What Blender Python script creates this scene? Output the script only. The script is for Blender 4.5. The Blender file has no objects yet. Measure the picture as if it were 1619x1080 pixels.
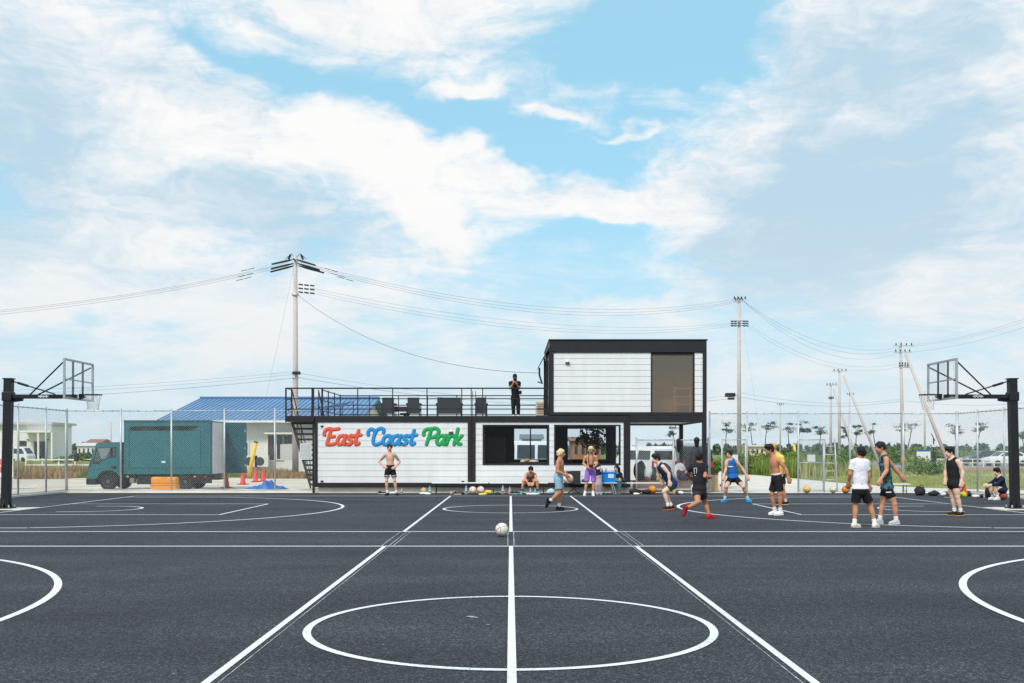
import bpy, bmesh, math, random
import numpy as np
from mathutils import Vector, Matrix
from mathutils.bvhtree import BVHTree

random.seed(7); np.random.seed(7)
scene = bpy.context.scene
COL = scene.collection

# ------------------------------------------------------------------ camera, sky, sun, exposure
H, F = 1.565, 1574.0            # eye height in metres, focal length in photo pixels
cam_d = bpy.data.cameras.new('camera'); cam = bpy.data.objects.new('camera', cam_d); COL.objects.link(cam)
cam.location = (0, 0, H); cam.rotation_euler = (math.radians(90), 0, 0)
cam_d.sensor_width = 36; cam_d.lens = F / 1619 * 36
cam_d.shift_x = 0.0015; cam_d.shift_y = 172 / 1619
cam_d.clip_start = 0.1; cam_d.clip_end = 6000
scene.camera = cam

SUN_EL, SUN_AZ = math.radians(48), math.radians(205)     # azimuth clockwise from +Y: behind the camera, a little to the left
sun_d = bpy.data.lights.new('sun', 'SUN'); sun = bpy.data.objects.new('sun', sun_d); COL.objects.link(sun)
sun_d.energy = 2.5; sun_d.angle = math.radians(10); sun_d.color = (1.0, 0.93, 0.84)
sd = Vector((math.sin(SUN_AZ) * math.cos(SUN_EL), math.cos(SUN_AZ) * math.cos(SUN_EL), math.sin(SUN_EL)))
sun.rotation_euler = sd.to_track_quat('Z', 'Y').to_euler()

scene.view_settings.view_transform = 'Standard'; scene.view_settings.look = 'None'
scene.view_settings.exposure = 0.12; scene.view_settings.gamma = 1.0
scene.view_settings.use_curve_mapping = False
try:
    scene.cycles.use_denoising = True; scene.cycles.denoising_prefilter = 'NONE'; scene.cycles.denoising_input_passes = 'RGB_ALBEDO_NORMAL'
    scene.cycles.denoiser = 'OPENIMAGEDENOISE'
    scene.cycles.max_bounces = 8; scene.cycles.transparent_max_bounces = 24
except Exception:
    pass

def build_world():
    w = bpy.data.worlds.new('World'); scene.world = w; w.use_nodes = True
    nt = w.node_tree; nt.nodes.clear(); N = nt.nodes.new; L = nt.links.new
    def put(sock, v):
        if hasattr(v, 'is_output'): L(v, sock)
        else: sock.default_value = v
    def m(op, a, b=0.0, clamp=False):
        n = N('ShaderNodeMath'); n.operation = op; n.use_clamp = clamp
        put(n.inputs[0], a); put(n.inputs[1], b); return n.outputs[0]
    def mixc(f, a, b, typ='MIX'):
        n = N('ShaderNodeMix'); n.data_type = 'RGBA'; n.blend_type = typ; n.clamp_factor = True
        put(n.inputs[0], f); put(n.inputs[6], a); put(n.inputs[7], b); return n.outputs[2]
    def sstep(x, a, b, lo=0.0, hi=1.0):
        n = N('ShaderNodeMapRange'); n.interpolation_type = 'SMOOTHSTEP'
        put(n.inputs[0], x); n.inputs[1].default_value = a; n.inputs[2].default_value = b
        n.inputs[3].default_value = lo; n.inputs[4].default_value = hi; return n.outputs[0]
    tc = N('ShaderNodeTexCoord').outputs['Generated']
    sep = N('ShaderNodeSeparateXYZ'); L(tc, sep.inputs[0])
    az = m('ARCTAN2', sep.outputs[0], sep.outputs[1]); el = m('ARCSINE', sep.outputs[2])
    cmb = N('ShaderNodeCombineXYZ'); L(az, cmb.inputs[0]); L(el, cmb.inputs[1]); p0 = cmb.outputs[0]
    def noise(vec, scale, detail, rough, sx=1.0, sy=1.0, off=(0, 0, 0), dist=0.0):
        mp = N('ShaderNodeMapping'); L(vec, mp.inputs[0]); mp.inputs['Scale'].default_value = (sx, sy, 1)
        mp.inputs['Location'].default_value = off
        n = N('ShaderNodeTexNoise'); n.noise_dimensions = '2D'; L(mp.outputs[0], n.inputs['Vector'])
        n.inputs['Scale'].default_value = scale; n.inputs['Detail'].default_value = detail
        n.inputs['Roughness'].default_value = rough; n.inputs['Distortion'].default_value = dist
        return n
    wn = noise(p0, 7, 4, 0.55, 1, 1.6)
    vs = N('ShaderNodeVectorMath'); vs.operation = 'SUBTRACT'; L(wn.outputs['Color'], vs.inputs[0]); vs.inputs[1].default_value = (.5, .5, .5)
    vm = N('ShaderNodeVectorMath'); vm.operation = 'MULTIPLY'; L(vs.outputs[0], vm.inputs[0]); vm.inputs[1].default_value = (.16, .09, 0)
    va = N('ShaderNodeVectorMath'); va.operation = 'ADD'; L(p0, va.inputs[0]); L(vm.outputs[0], va.inputs[1]); p = va.outputs[0]
    def blob(px, py, rx, ry, rot=0.0):      # a soft patch of sky, given by where it stands in azimuth and elevation
        a = math.atan((px - 807) / F); e = math.atan2(712 - py, math.hypot(F, px - 807))
        mp = N('ShaderNodeMapping'); mp.vector_type = 'TEXTURE'; L(p, mp.inputs[0])
        mp.inputs['Location'].default_value = (a, e, 0); mp.inputs['Rotation'].default_value = (0, 0, math.radians(rot))
        mp.inputs['Scale'].default_value = (rx / F, ry / F, 1)
        ln = N('ShaderNodeVectorMath'); ln.operation = 'LENGTH'; L(mp.outputs[0], ln.inputs[0])
        return sstep(ln.outputs['Value'], 0.15, 1.0, 1.0, 0.0)
    def add_all(base, items):
        acc = base
        for wgt, *b in items:
            acc = m('ADD', acc, m('MULTIPLY', blob(*b), wgt))
        return acc
    n1 = noise(p, 4.4, 12, 0.60, 1.0, 1.8, (3.1, 1.7, 0), 0.25).outputs['Fac']
    n2 = noise(p0, 10, 11, 0.66, 0.55, 2.4, (8.3, 4.1, 0), 0.35).outputs['Fac']
    n3 = noise(p, 22, 8, 0.62, 0.8, 1.5, (1.3, 6.1, 0), 0.2).outputs['Fac']
    dens = m('ADD', m('ADD', m('MULTIPLY', m('SUBTRACT', n1, 0.5), 1.2), m('MULTIPLY', m('SUBTRACT', n2, 0.5), 1.0)), m('MULTIPLY', m('SUBTRACT', n3, 0.5), 0.45))
    cover = add_all(0.58, [
        (0.50, 190, 230, 470, 190, -28), (0.50, 560, 250, 420, 110, -22), (0.55, 560, 0, 470, 100, -4), (0.45, 60, 120, 260, 280, 0),
        (0.45, 860, 290, 260, 55, -20), (0.70, 1500, 220, 480, 360, 0), (0.5, 1230, 330, 270, 190, 0), (0.35, 1380, 90, 220, 120, 0), (0.5, 730, 130, 120, 26, 4),
        (0.45, 840, 178, 130, 15, -3), (0.45, 960, 205, 150, 13, 2), (0.45, 1010, 305, 200, 24, 5), (0.35, 960, 345, 120, 16, 2), (0.3, 330, 470, 500, 60, 0), (0.4, 0, 420, 320, 100, 0),
        (-0.55, 1080, 70, 260, 150, -8), (-0.50, 740, 185, 290, 42, -14), (-0.45, 420, 92, 190, 32, -8), (-0.40, 960, 235, 190, 60, 8),
        (-0.30, 1000, 420, 330, 60, 0), (-0.3, 880, 375, 170, 30, 0), (-0.3, 1570, 35, 90, 30, 0),
    ])
    c = sstep(m('ADD', dens, cover), 0.26, 0.98)
    greym = add_all(m('ADD', m('MULTIPLY', m('SUBTRACT', n1, 0.5), -1.2), m('ADD', m('MULTIPLY', m('SUBTRACT', n2, 0.5), -1.5), m('MULTIPLY', m('SUBTRACT', n3, 0.5), -1.3))), [
        (0.85, 20, 190, 210, 230, 0), (0.85, 430, 345, 340, 70, -6), (0.45, 90, 400, 330, 90, 0), (0.55, 1500, 350, 470, 240, 0), (0.55, 1270, 370, 280, 180, 0),
        (0.45, 1420, 70, 300, 110, 0), (0.55, 1330, 170, 330, 230, 0), (0.45, 290, 130, 200, 50, -20), (-0.5, 600, 230, 330, 80, -25), (-0.4, 1500, 150, 190, 40, 14), (-0.35, 1190, 250, 120, 60, 60),
    ])
    g = sstep(greym, -0.3, 1.1)
    S = 10.0
    K = lambda r, g_, b: (r * S, g_ * S, b * S, 1)
    sky = N('ShaderNodeTexSky'); sky.sky_type = 'NISHITA'; sky.sun_disc = False
    sky.sun_elevation = SUN_EL; sky.sun_rotation = SUN_AZ; sky.air_density = 1.0; sky.dust_density = 0.6; sky.ozone_density = 2.0
    blue = mixc(1.0, sky.outputs[0], (1.05, 1.5, 1.42, 1), 'MULTIPLY')
    blue = mixc(0.7, blue, K(.40, .725, .905))
    cloud = mixc(g, K(.90, .895, .89), K(.465, .635, .76))
    col = mixc(c, blue, cloud)
    haze = sstep(m('ABSOLUTE', el), 0.0, 0.27, 0.9, 0.0)
    col = mixc(haze, col, mixc(sstep(n2, .35, .65), K(.60, .72, .805), K(.72, .77, .805)))
    bg = N('ShaderNodeBackground'); L(col, bg.inputs[0]); bg.inputs[1].default_value = 0.1
    try: w.cycles.sampling_method = 'MANUAL'; w.cycles.sample_map_resolution = 256
    except Exception: pass
    out = N('ShaderNodeOutputWorld'); L(bg.outputs[0], out.inputs[0])
build_world()

# ------------------------------------------------------------------ helpers
def P(px, py, d): return Vector(((px - 807) / F * d, d, H + (712 - py) / F * d))
def X(px, d): return (px - 807) / F * d
def Z(py, d): return H + (712 - py) / F * d
def D(py): return F * H / (py - 712)

def s2l(c):
    c = c / 255.0
    return c / 12.92 if c <= 0.04045 else ((c + 0.055) / 1.055) ** 2.4
def rgb(r, g, b): return (s2l(r), s2l(g), s2l(b))

MATS = {}
def mat(name, col, rough=0.6, metal=0.0, var=0.12, scale=6.0, bump=0.0, bscale=40.0, spec=0.4, col2=None, stretch=(1, 1, 1), coat=0.0, trans=0.0):
    if name in MATS: return MATS[name]
    mt = bpy.data.materials.new(name); mt.use_nodes = True; nt = mt.node_tree
    b = nt.nodes['Principled BSDF']; N = nt.nodes.new; L = nt.links.new
    tc = N('ShaderNodeTexCoord'); mp = N('ShaderNodeMapping'); L(tc.outputs['Object'], mp.inputs[0]); mp.inputs['Scale'].default_value = stretch
    nz = N('ShaderNodeTexNoise'); nz.inputs['Scale'].default_value = scale; nz.inputs['Detail'].default_value = 6; nz.inputs['Roughness'].default_value = 0.6
    L(mp.outputs[0], nz.inputs['Vector'])
    rp = N('ShaderNodeValToRGB'); c2 = col2 or tuple(min(1, c * (1 + var)) for c in col); c1 = col if col2 else tuple(c * (1 - var) for c in col)
    rp.color_ramp.elements[0].position = 0.32; rp.color_ramp.elements[1].position = 0.68
    rp.color_ramp.elements[0].color = (*c1, 1); rp.color_ramp.elements[1].color = (*c2, 1)
    L(nz.outputs['Fac'], rp.inputs[0]); L(rp.outputs[0], b.inputs['Base Color'])
    b.inputs['Roughness'].default_value = rough; b.inputs['Metallic'].default_value = metal; b.inputs['Specular IOR Level'].default_value = spec
    if coat: b.inputs['Coat Weight'].default_value = coat
    if trans:
        b.inputs['Transmission Weight'].default_value = trans
    if bump:
        n2 = N('ShaderNodeTexNoise'); n2.inputs['Scale'].default_value = bscale; n2.inputs['Detail'].default_value = 4; L(tc.outputs['Object'], n2.inputs['Vector'])
        bp = N('ShaderNodeBump'); bp.inputs['Strength'].default_value = bump; bp.inputs['Distance'].default_value = 0.02
        L(n2.outputs['Fac'], bp.inputs['Height']); L(bp.outputs[0], b.inputs['Normal'])
    MATS[name] = mt
    return mt

def glass_mat(name, tint, refl=0.12, rough=0.02, fres=True, gcol=(1, 1, 1), blend=.12):
    if name in MATS: return MATS[name]
    mt = bpy.data.materials.new(name); mt.use_nodes = True; nt = mt.node_tree; nt.nodes.clear(); N = nt.nodes.new; L = nt.links.new
    t = N('ShaderNodeBsdfTransparent'); t.inputs[0].default_value = (*tint, 1)
    g = N('ShaderNodeBsdfGlossy'); g.inputs['Roughness'].default_value = rough; g.inputs[0].default_value = (*gcol, 1)
    nz = N('ShaderNodeTexNoise'); nz.inputs['Scale'].default_value = 2.0
    bp = N('ShaderNodeBump'); bp.inputs['Strength'].default_value = 0.02; L(nz.outputs['Fac'], bp.inputs['Height']); L(bp.outputs[0], g.inputs['Normal'])
    lw = N('ShaderNodeLayerWeight'); lw.inputs[0].default_value = blend
    ad = N('ShaderNodeMath'); ad.operation = 'ADD'; ad.use_clamp = True; ad.inputs[0].default_value = 0.0
    if fres: L(lw.outputs['Fresnel'], ad.inputs[0])
    ad.inputs[1].default_value = refl
    mx = N('ShaderNodeMixShader'); L(ad.outputs[0], mx.inputs[0]); L(t.outputs[0], mx.inputs[1]); L(g.outputs[0], mx.inputs[2])
    o = N('ShaderNodeOutputMaterial'); L(mx.outputs[0], o.inputs[0])
    MATS[name] = mt
    return mt

def tag(o, label=None, cat=None, group=None, kind=None):
    if label: o['label'] = label
    if cat: o['category'] = cat
    if group: o['group'] = group
    if kind: o['kind'] = kind
    return o
def thing(name, label, cat, loc=(0, 0, 0), rotz=0.0, group=None):
    o = bpy.data.objects.new(name, None); COL.objects.link(o); o.empty_display_size = 0.2
    o.location = loc; o.rotation_euler = (0, 0, rotz)
    return tag(o, label, cat, group)
def copy_tree(o, parent=None):
    c = o.copy(); COL.objects.link(c); c.parent = parent
    for ch in o.children: copy_tree(ch, c)
    return c
def root_loc(o):
    while o.parent: o = o.parent
    return o.location.copy()

def mesh_obj(name, verts, faces, m, parent=None, smooth=False, world=False):
    me = bpy.data.meshes.new(name)
    if world and parent is not None:
        off = root_loc(parent); verts = [(v[0] - off[0], v[1] - off[1], v[2] - off[2]) for v in verts]
    me.from_pydata(verts, [], faces)
    if smooth: me.polygons.foreach_set('use_smooth', [True] * len(me.polygons))
    for mm in (m if isinstance(m, (list, tuple)) else [m]): me.materials.append(mm)
    me.update()
    o = bpy.data.objects.new(name, me); COL.objects.link(o)
    if parent is not None: o.parent = parent
    return o

class MB:
    def __init__(s): s.v = []; s.f = []
    def add(s, vs, fs):
        n = len(s.v); s.v += [tuple(v) for v in vs]; s.f += [tuple(i + n for i in f) for f in fs]; return s
    def box(s, x0, x1, y0, y1, z0, z1, bev=0.0):
        if bev <= 0:
            return s.add([(x0, y0, z0), (x1, y0, z0), (x1, y1, z0), (x0, y1, z0), (x0, y0, z1), (x1, y0, z1), (x1, y1, z1), (x0, y1, z1)],
                         [(0, 3, 2, 1), (4, 5, 6, 7), (0, 1, 5, 4), (1, 2, 6, 5), (2, 3, 7, 6), (3, 0, 4, 7)])
        bm = bmesh.new(); bmesh.ops.create_cube(bm, size=1.0)
        for v in bm.verts:
            v.co = ((x0 + x1) / 2 + v.co.x * (x1 - x0), (y0 + y1) / 2 + v.co.y * (y1 - y0), (z0 + z1) / 2 + v.co.z * (z1 - z0))
        bmesh.ops.bevel(bm, geom=bm.edges[:], offset=bev, segments=2, affect='EDGES', profile=0.5)
        return s.bm(bm)
    def bm(s, bm):
        bm.verts.index_update(); s.add([v.co[:] for v in bm.verts], [[v.index for v in f.verts] for f in bm.faces]); bm.free(); return s
    def obox(s, c, size, ax=None, rot=None):
        R = rot if rot is not None else Matrix.Identity(3)
        c = Vector(c); sx, sy, sz = [q / 2 for q in size]
        vs = [c + R @ Vector((a * sx, b * sy, e * sz)) for a, b, e in ((-1, -1, -1), (1, -1, -1), (1, 1, -1), (-1, 1, -1), (-1, -1, 1), (1, -1, 1), (1, 1, 1), (-1, 1, 1))]
        return s.add(vs, [(0, 3, 2, 1), (4, 5, 6, 7), (0, 1, 5, 4), (1, 2, 6, 5), (2, 3, 7, 6), (3, 0, 4, 7)])
    def tube(s, a, b, r0, r1=None, n=8, caps=True):
        a = Vector(a); b = Vector(b); r1 = r0 if r1 is None else r1
        d = (b - a).normalized(); u = d.orthogonal().normalized(); w = d.cross(u)
        vs = []
        for c, r in ((a, r0), (b, r1)):
            for i in range(n):
                t = 2 * math.pi * (i + .5) / n; vs.append(c + u * (r * math.cos(t)) + w * (r * math.sin(t)))
        fs = [(i, (i + 1) % n, n + (i + 1) % n, n + i) for i in range(n)]
        if caps: fs += [tuple(range(n - 1, -1, -1)), tuple(range(n, 2 * n))]
        return s.add(vs, fs)
    def path(s, pts, r, n=6, caps=True):
        pts = [Vector(p) for p in pts]; rs = r if isinstance(r, (list, tuple)) else [r] * len(pts)
        base = len(s.v); vs = []; u = None
        for i, p in enumerate(pts):
            d = (pts[min(i + 1, len(pts) - 1)] - pts[max(i - 1, 0)]).normalized()
            if u is None: u = d.orthogonal().normalized()
            u = (u - d * u.dot(d)).normalized(); w = d.cross(u)
            for k in range(n):
                t = 2 * math.pi * k / n; vs.append(p + u * (rs[i] * math.cos(t)) + w * (rs[i] * math.sin(t)))
        fs = []
        for i in range(len(pts) - 1):
            for k in range(n): fs.append((i * n + k, i * n + (k + 1) % n, (i + 1) * n + (k + 1) % n, (i + 1) * n + k))
        if caps: fs += [tuple(range(n - 1, -1, -1)), tuple((len(pts) - 1) * n + k for k in range(n))]
        return s.add(vs, fs)
    def lathe(s, prof, n=16, c=(0, 0, 0)):
        vs = []; fs = []
        for r, z in prof:
            for k in range(n):
                t = 2 * math.pi * k / n; vs.append((c[0] + r * math.cos(t), c[1] + r * math.sin(t), c[2] + z))
        for i in range(len(prof) - 1):
            for k in range(n): fs.append((i * n + k, i * n + (k + 1) % n, (i + 1) * n + (k + 1) % n, (i + 1) * n + k))
        fs += [tuple(range(n - 1, -1, -1)), tuple((len(prof) - 1) * n + k for k in range(n))]
        return s.add(vs, fs)
    def prism(s, prof, a, b, axis='y'):
        # prof: list of (u, w); axis y: u = x, w = z
        n = len(prof)
        def mk(t):
            if axis == 'y': return [(u, t, w) for u, w in prof]
            if axis == 'x': return [(t, u, w) for u, w in prof]
            return [(u, w, t) for u, w in prof]
        return s.add(mk(a) + mk(b), [(i, (i + 1) % n, n + (i + 1) % n, n + i) for i in range(n)] + [tuple(range(n - 1, -1, -1)), tuple(range(n, 2 * n))])
    def ball(s, c, r, seg=16, ring=10, sc=(1, 1, 1)):
        bm = bmesh.new(); bmesh.ops.create_uvsphere(bm, u_segments=seg, v_segments=ring, radius=r)
        for v in bm.verts: v.co = (c[0] + v.co.x * sc[0], c[1] + v.co.y * sc[1], c[2] + v.co.z * sc[2])
        return s.bm(bm)
    def build(s, name, m, parent=None, smooth=False, world=False, bevel=0.0):
        o = mesh_obj(name, s.v, s.f, m, parent, smooth, world)
        bm = bmesh.new(); bm.from_mesh(o.data)
        if bevel:
            bmesh.ops.bevel(bm, geom=[e for e in bm.edges if e.is_manifold and e.calc_face_angle(0) > 0.5], offset=bevel, segments=2, affect='EDGES', profile=0.6, clamp_overlap=True)
        bmesh.ops.recalc_face_normals(bm, faces=bm.faces[:])
        bm.to_mesh(o.data); bm.free()
        return o
def smooth_by_angle(o, ang=0.6):
    o.data.polygons.foreach_set('use_smooth', [True] * len(o.data.polygons))
    bm = bmesh.new(); bm.from_mesh(o.data)
    for e in bm.edges: e.smooth = e.is_manifold and e.calc_face_angle(0) < ang
    bm.to_mesh(o.data); bm.free(); return o
# ------------------------------------------------------------------ ground materials
def asphalt_mat():
    mt = bpy.data.materials.new('court asphalt'); mt.use_nodes = True; nt = mt.node_tree; b = nt.nodes['Principled BSDF']; N = nt.nodes.new; L = nt.links.new
    tc = N('ShaderNodeTexCoord').outputs['Object']
    def nz(scale, detail, rough=.6, st=(1, 1, 1)):
        mp = N('ShaderNodeMapping'); L(tc, mp.inputs[0]); mp.inputs['Scale'].default_value = st
        n = N('ShaderNodeTexNoise'); n.inputs['Scale'].default_value = scale; n.inputs['Detail'].default_value = detail; n.inputs['Roughness'].default_value = rough
        L(mp.outputs[0], n.inputs['Vector']); return n.outputs['Fac']
    vor = N('ShaderNodeTexVoronoi'); vor.inputs['Scale'].default_value = 78; L(tc, vor.inputs['Vector'])
    sp = N('ShaderNodeSeparateColor'); L(vor.outputs['Color'], sp.inputs[0])
    grain = N('ShaderNodeValToRGB'); L(sp.outputs[0], grain.inputs[0]); cr = grain.color_ramp
    cr.elements[0].color = (.009, .010, .014, 1); cr.elements[1].color = (.108, .112, .128, 1)
    e = cr.elements.new(.45); e.color = (.026, .0285, .0355, 1); e = cr.elements.new(.8); e.color = (.044, .0475, .057, 1)
    big = N('ShaderNodeMapRange'); L(nz(0.35, 5, .6, (1, 2.2, 1)), big.inputs[0]); big.inputs[1].default_value = .3; big.inputs[2].default_value = .7; big.inputs[3].default_value = .72; big.inputs[4].default_value = 1.3
    med = N('ShaderNodeMapRange'); L(nz(26, 8, .75), med.inputs[0]); med.inputs[1].default_value = .3; med.inputs[2].default_value = .7; med.inputs[3].default_value = .55; med.inputs[4].default_value = 1.5
    lane = N('ShaderNodeMapRange'); L(nz(0.55, 3, .5, (.03, 1.0, 1)), lane.inputs[0]); lane.inputs[1].default_value = .35; lane.inputs[2].default_value = .65; lane.inputs[3].default_value = .84; lane.inputs[4].default_value = 1.14
    m1 = N('ShaderNodeMath'); m1.operation = 'MULTIPLY'; L(big.outputs[0], m1.inputs[0]); L(med.outputs[0], m1.inputs[1])
    m2 = N('ShaderNodeMath'); m2.operation = 'MULTIPLY'; L(m1.outputs[0], m2.inputs[0]); L(lane.outputs[0], m2.inputs[1])
    sc = N('ShaderNodeMapRange'); L(nz(1.6, 9, .7, (.5, 1.6, 1)), sc.inputs[0]); sc.inputs[1].default_value = .58; sc.inputs[2].default_value = .74; sc.inputs[3].default_value = 1.0; sc.inputs[4].default_value = 1.45
    m3 = N('ShaderNodeMath'); m3.operation = 'MULTIPLY'; L(m2.outputs[0], m3.inputs[0]); L(sc.outputs[0], m3.inputs[1]); m2 = m3
    mx = N('ShaderNodeMix'); mx.data_type = 'RGBA'; mx.blend_type = 'MULTIPLY'; mx.inputs[0].default_value = 1
    L(grain.outputs[0], mx.inputs[6]); L(m2.outputs[0], mx.inputs[7]); L(mx.outputs[2], b.inputs['Base Color'])
    b.inputs['Roughness'].default_value = .82; b.inputs['Specular IOR Level'].default_value = .35
    bp = N('ShaderNodeBump'); bp.inputs['Strength'].default_value = .55; bp.inputs['Distance'].default_value = .006; L(vor.outputs['Distance'], bp.inputs['Height']); L(bp.outputs[0], b.inputs['Normal'])
    return mt
def line_mat(name='line paint', wear=.45):
    mt = bpy.data.materials.new(name); mt.use_nodes = True; nt = mt.node_tree; b = nt.nodes['Principled BSDF']; N = nt.nodes.new; L = nt.links.new
    tc = N('ShaderNodeTexCoord').outputs['Object']
    a = N('ShaderNodeTexNoise'); a.inputs['Scale'].default_value = 70; a.inputs['Detail'].default_value = 3; L(tc, a.inputs['Vector'])
    c = N('ShaderNodeTexNoise'); c.inputs['Scale'].default_value = .8; c.inputs['Detail'].default_value = 3; L(tc, c.inputs['Vector'])
    ad = N('ShaderNodeMath'); ad.operation = 'MULTIPLY_ADD'; L(c.outputs['Fac'], ad.inputs[0]); ad.inputs[1].default_value = .35; L(a.outputs['Fac'], ad.inputs[2])
    r = N('ShaderNodeValToRGB'); L(ad.outputs[0], r.inputs[0]); r.color_ramp.elements[0].position = wear; r.color_ramp.elements[1].position = wear + .13
    r.color_ramp.elements[0].color = (.2, .21, .23, 1); r.color_ramp.elements[1].color = (.80, .81, .82, 1)
    L(r.outputs[0], b.inputs['Base Color']); b.inputs['Roughness'].default_value = .7
    return mt
def blend_ground(name, cols, scale=.3, rough=.95, bump=.3):
    mt = bpy.data.materials.new(name); mt.use_nodes = True; nt = mt.node_tree; b = nt.nodes['Principled BSDF']; N = nt.nodes.new; L = nt.links.new
    tc = N('ShaderNodeTexCoord').outputs['Object']
    n = N('ShaderNodeTexNoise'); n.inputs['Scale'].default_value = scale; n.inputs['Detail'].default_value = 12; n.inputs['Roughness'].default_value = .68; L(tc, n.inputs['Vector'])
    r = N('ShaderNodeValToRGB'); L(n.outputs['Fac'], r.inputs[0]); cr = r.color_ramp
    cr.elements[0].position = .3; cr.elements[0].color = (*cols[0], 1); cr.elements[1].position = .7; cr.elements[1].color = (*cols[-1], 1)
    for i, c in enumerate(cols[1:-1]):
        e = cr.elements.new(.3 + .4 * (i + 1) / (len(cols) - 1)); e.color = (*c, 1)
    L(r.outputs[0], b.inputs['Base Color']); b.inputs['Roughness'].default_value = rough; b.inputs['Specular IOR Level'].default_value = .2
    n2 = N('ShaderNodeTexNoise'); n2.inputs['Scale'].default_value = 40; n2.inputs['Detail'].default_value = 5; L(tc, n2.inputs['Vector'])
    bp = N('ShaderNodeBump'); bp.inputs['Strength'].default_value = bump; bp.inputs['Distance'].default_value = .02; L(n2.outputs['Fac'], bp.inputs['Height']); L(bp.outputs[0], b.inputs['Normal'])
    return mt
M_ASPH = asphalt_mat(); M_LINE = line_mat(); M_CHALK = line_mat('chalk', .66)
M_GRASSG = blend_ground('meadow ground', [rgb(120, 118, 72), rgb(108, 124, 62), rgb(142, 142, 84), rgb(176, 164, 122)], .12)
M_GRAVEL = blend_ground('gravel', [rgb(178, 165, 148), rgb(205, 194, 178), rgb(222, 213, 200)], .5)
M_CONC = blend_ground('concrete', [rgb(190, 184, 174), rgb(214, 208, 198), rgb(228, 222, 214)], .8, .85, .12)

def sheet(name, pts, z, m, label=None):
    o = mesh_obj(name, [(x, y, z) for x, y in pts], [tuple(range(len(pts)))], m); o['kind'] = 'structure'; return o
sheet('ground', [(-1500, -60), (1500, -60), (1500, 3000), (-1500, 3000)], -0.012, M_GRASSG)
sheet('gravel_yard', [(-70, 36.0), (15.3, 36.0), (15.3, 47), (15.0, 60), (14.4, 73), (6, 78), (-9, 56), (-24, 57), (-40, 60), (-70, 62)], -0.006, M_GRAVEL)
sheet('concrete_path', [(8.2, 36.1), (60, 36.1), (60, 37.9), (24, 38.5), (19.5, 39.2), (17.2, 41.5), (15.9, 46.5), (15.7, 56), (15.4, 66), (14.6, 72), (8.2, 72)], -0.002, M_CONC)
court = sheet('court', [(-30, -20), (30, -20), (30, 33.0), (16.52, 33.0), (16.52, 36.45), (-16.45, 36.45), (-16.45, 33.0), (-30, 33.0)], 0.002, M_ASPH)
# the world behind and beside the court goes on as tarmac
sheet('road', [(60, 79), (300, 79), (300, 90), (60, 90), (25, 90), (25, 79)], -0.004, blend_ground('brick path', [rgb(150, 92, 86), rgb(172, 112, 104), rgb(186, 130, 120)], 1.0))
sheet('parking_lot', [(36, 94), (300, 94), (300, 150), (44, 150)], -0.004, blend_ground('parking tarmac', [rgb(120, 120, 124), rgb(140, 140, 144), rgb(158, 158, 160)], .4))
sheet('pavement', [(24, 92.4), (300, 92.4), (300, 93.6), (24, 93.6)], -0.003, M_CONC)
sheet('road', [(-200, 78), (-26, 76), (-24, 84), (-200, 92)], -0.004, M_GRAVEL)

# ------------------------------------------------------------------ court markings (each painted line a marking of the court)
LZ = 0.006
def mark(pts_quads, name='line_marking', z=LZ, m=None):
    v = []; f = []
    for q in pts_quads:
        n = len(v); v += [(x, y, z) for x, y in q]; f.append(tuple(range(n, n + len(q))))
    o = mesh_obj(name, v, f, m or M_LINE, court); return o
def seg(x0, y0, x1, y1, w, **k):
    d = Vector((x1 - x0, y1 - y0)).normalized() * (w / 2); nx, ny = -d.y, d.x
    return mark([[(x0 + nx, y0 + ny), (x0 - nx, y0 - ny), (x1 - nx, y1 - ny), (x1 + nx, y1 + ny)]], **k)
def arc(cx, cy, r, a0, a1, w, n=72, **k):
    q = []
    for i in range(n):
        t0 = math.radians(a0 + (a1 - a0) * i / n); t1 = math.radians(a0 + (a1 - a0) * (i + 1) / n)
        ri, ro = r - w, r
        q.append([(cx + ri * math.cos(t0), cy + ri * math.sin(t0)), (cx + ro * math.cos(t0), cy + ro * math.sin(t0)),
                  (cx + ro * math.cos(t1), cy + ro * math.sin(t1)), (cx + ri * math.cos(t1), cy + ri * math.sin(t1))])
    return mark(q, **k)
HX, BX = 11.15, 12.8            # hoop centre and baseline distance from the half-way line
W = .065
for c0, c1 in ((1.5, 16.2), (19.1, 34.0)):
    cy = (c0 + c1) / 2
    seg(-BX, c1, BX, c1, .095, z=LZ); seg(-BX, c0, BX, c0, .095, z=LZ)
    seg(0.01, c0 + .058, 0.01, c1 - .058, .065, z=LZ + .0005)
    arc(0, cy, 1.81, 0, 360, .07, 120, z=LZ + .001)
    for s in (-1, 1):
        seg(s * 2.045, c0 + .058, s * 2.045, c1 - .058, .062, z=LZ + .0005)
        seg(s * BX, c0 + .058, s * BX, c1 - .058, W, z=LZ + .0005)
        fx = BX - 5.75
        seg(s * fx, cy - 2.45, s * fx, cy + 2.45, W, z=LZ)
        for q in (-1, 1):
            seg(s * (BX - .04), cy + q * 2.45, s * (fx + .034), cy + q * 2.45, .085, z=LZ)
            seg(s * (BX - .04), cy + q * 6.55, s * (HX + .15 - 1.60), cy + q * 6.55, .085, z=LZ)
            seg(s * (HX + .4), cy + q * 1.25, s * HX, cy + q * 1.25, .08, z=LZ)
        a = math.degrees(math.asin(6.55 / 6.75))
        arc(s * (HX + (.27 if c0 < 5 else .15)), cy, 6.78, (180 - a if s > 0 else -a), (180 + a if s > 0 else a), .085, 90, z=LZ + .0015)
        arc(s * HX, cy, 1.29, (90 if s > 0 else -90), (270 if s > 0 else 90), .08, 40, z=LZ)
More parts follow.
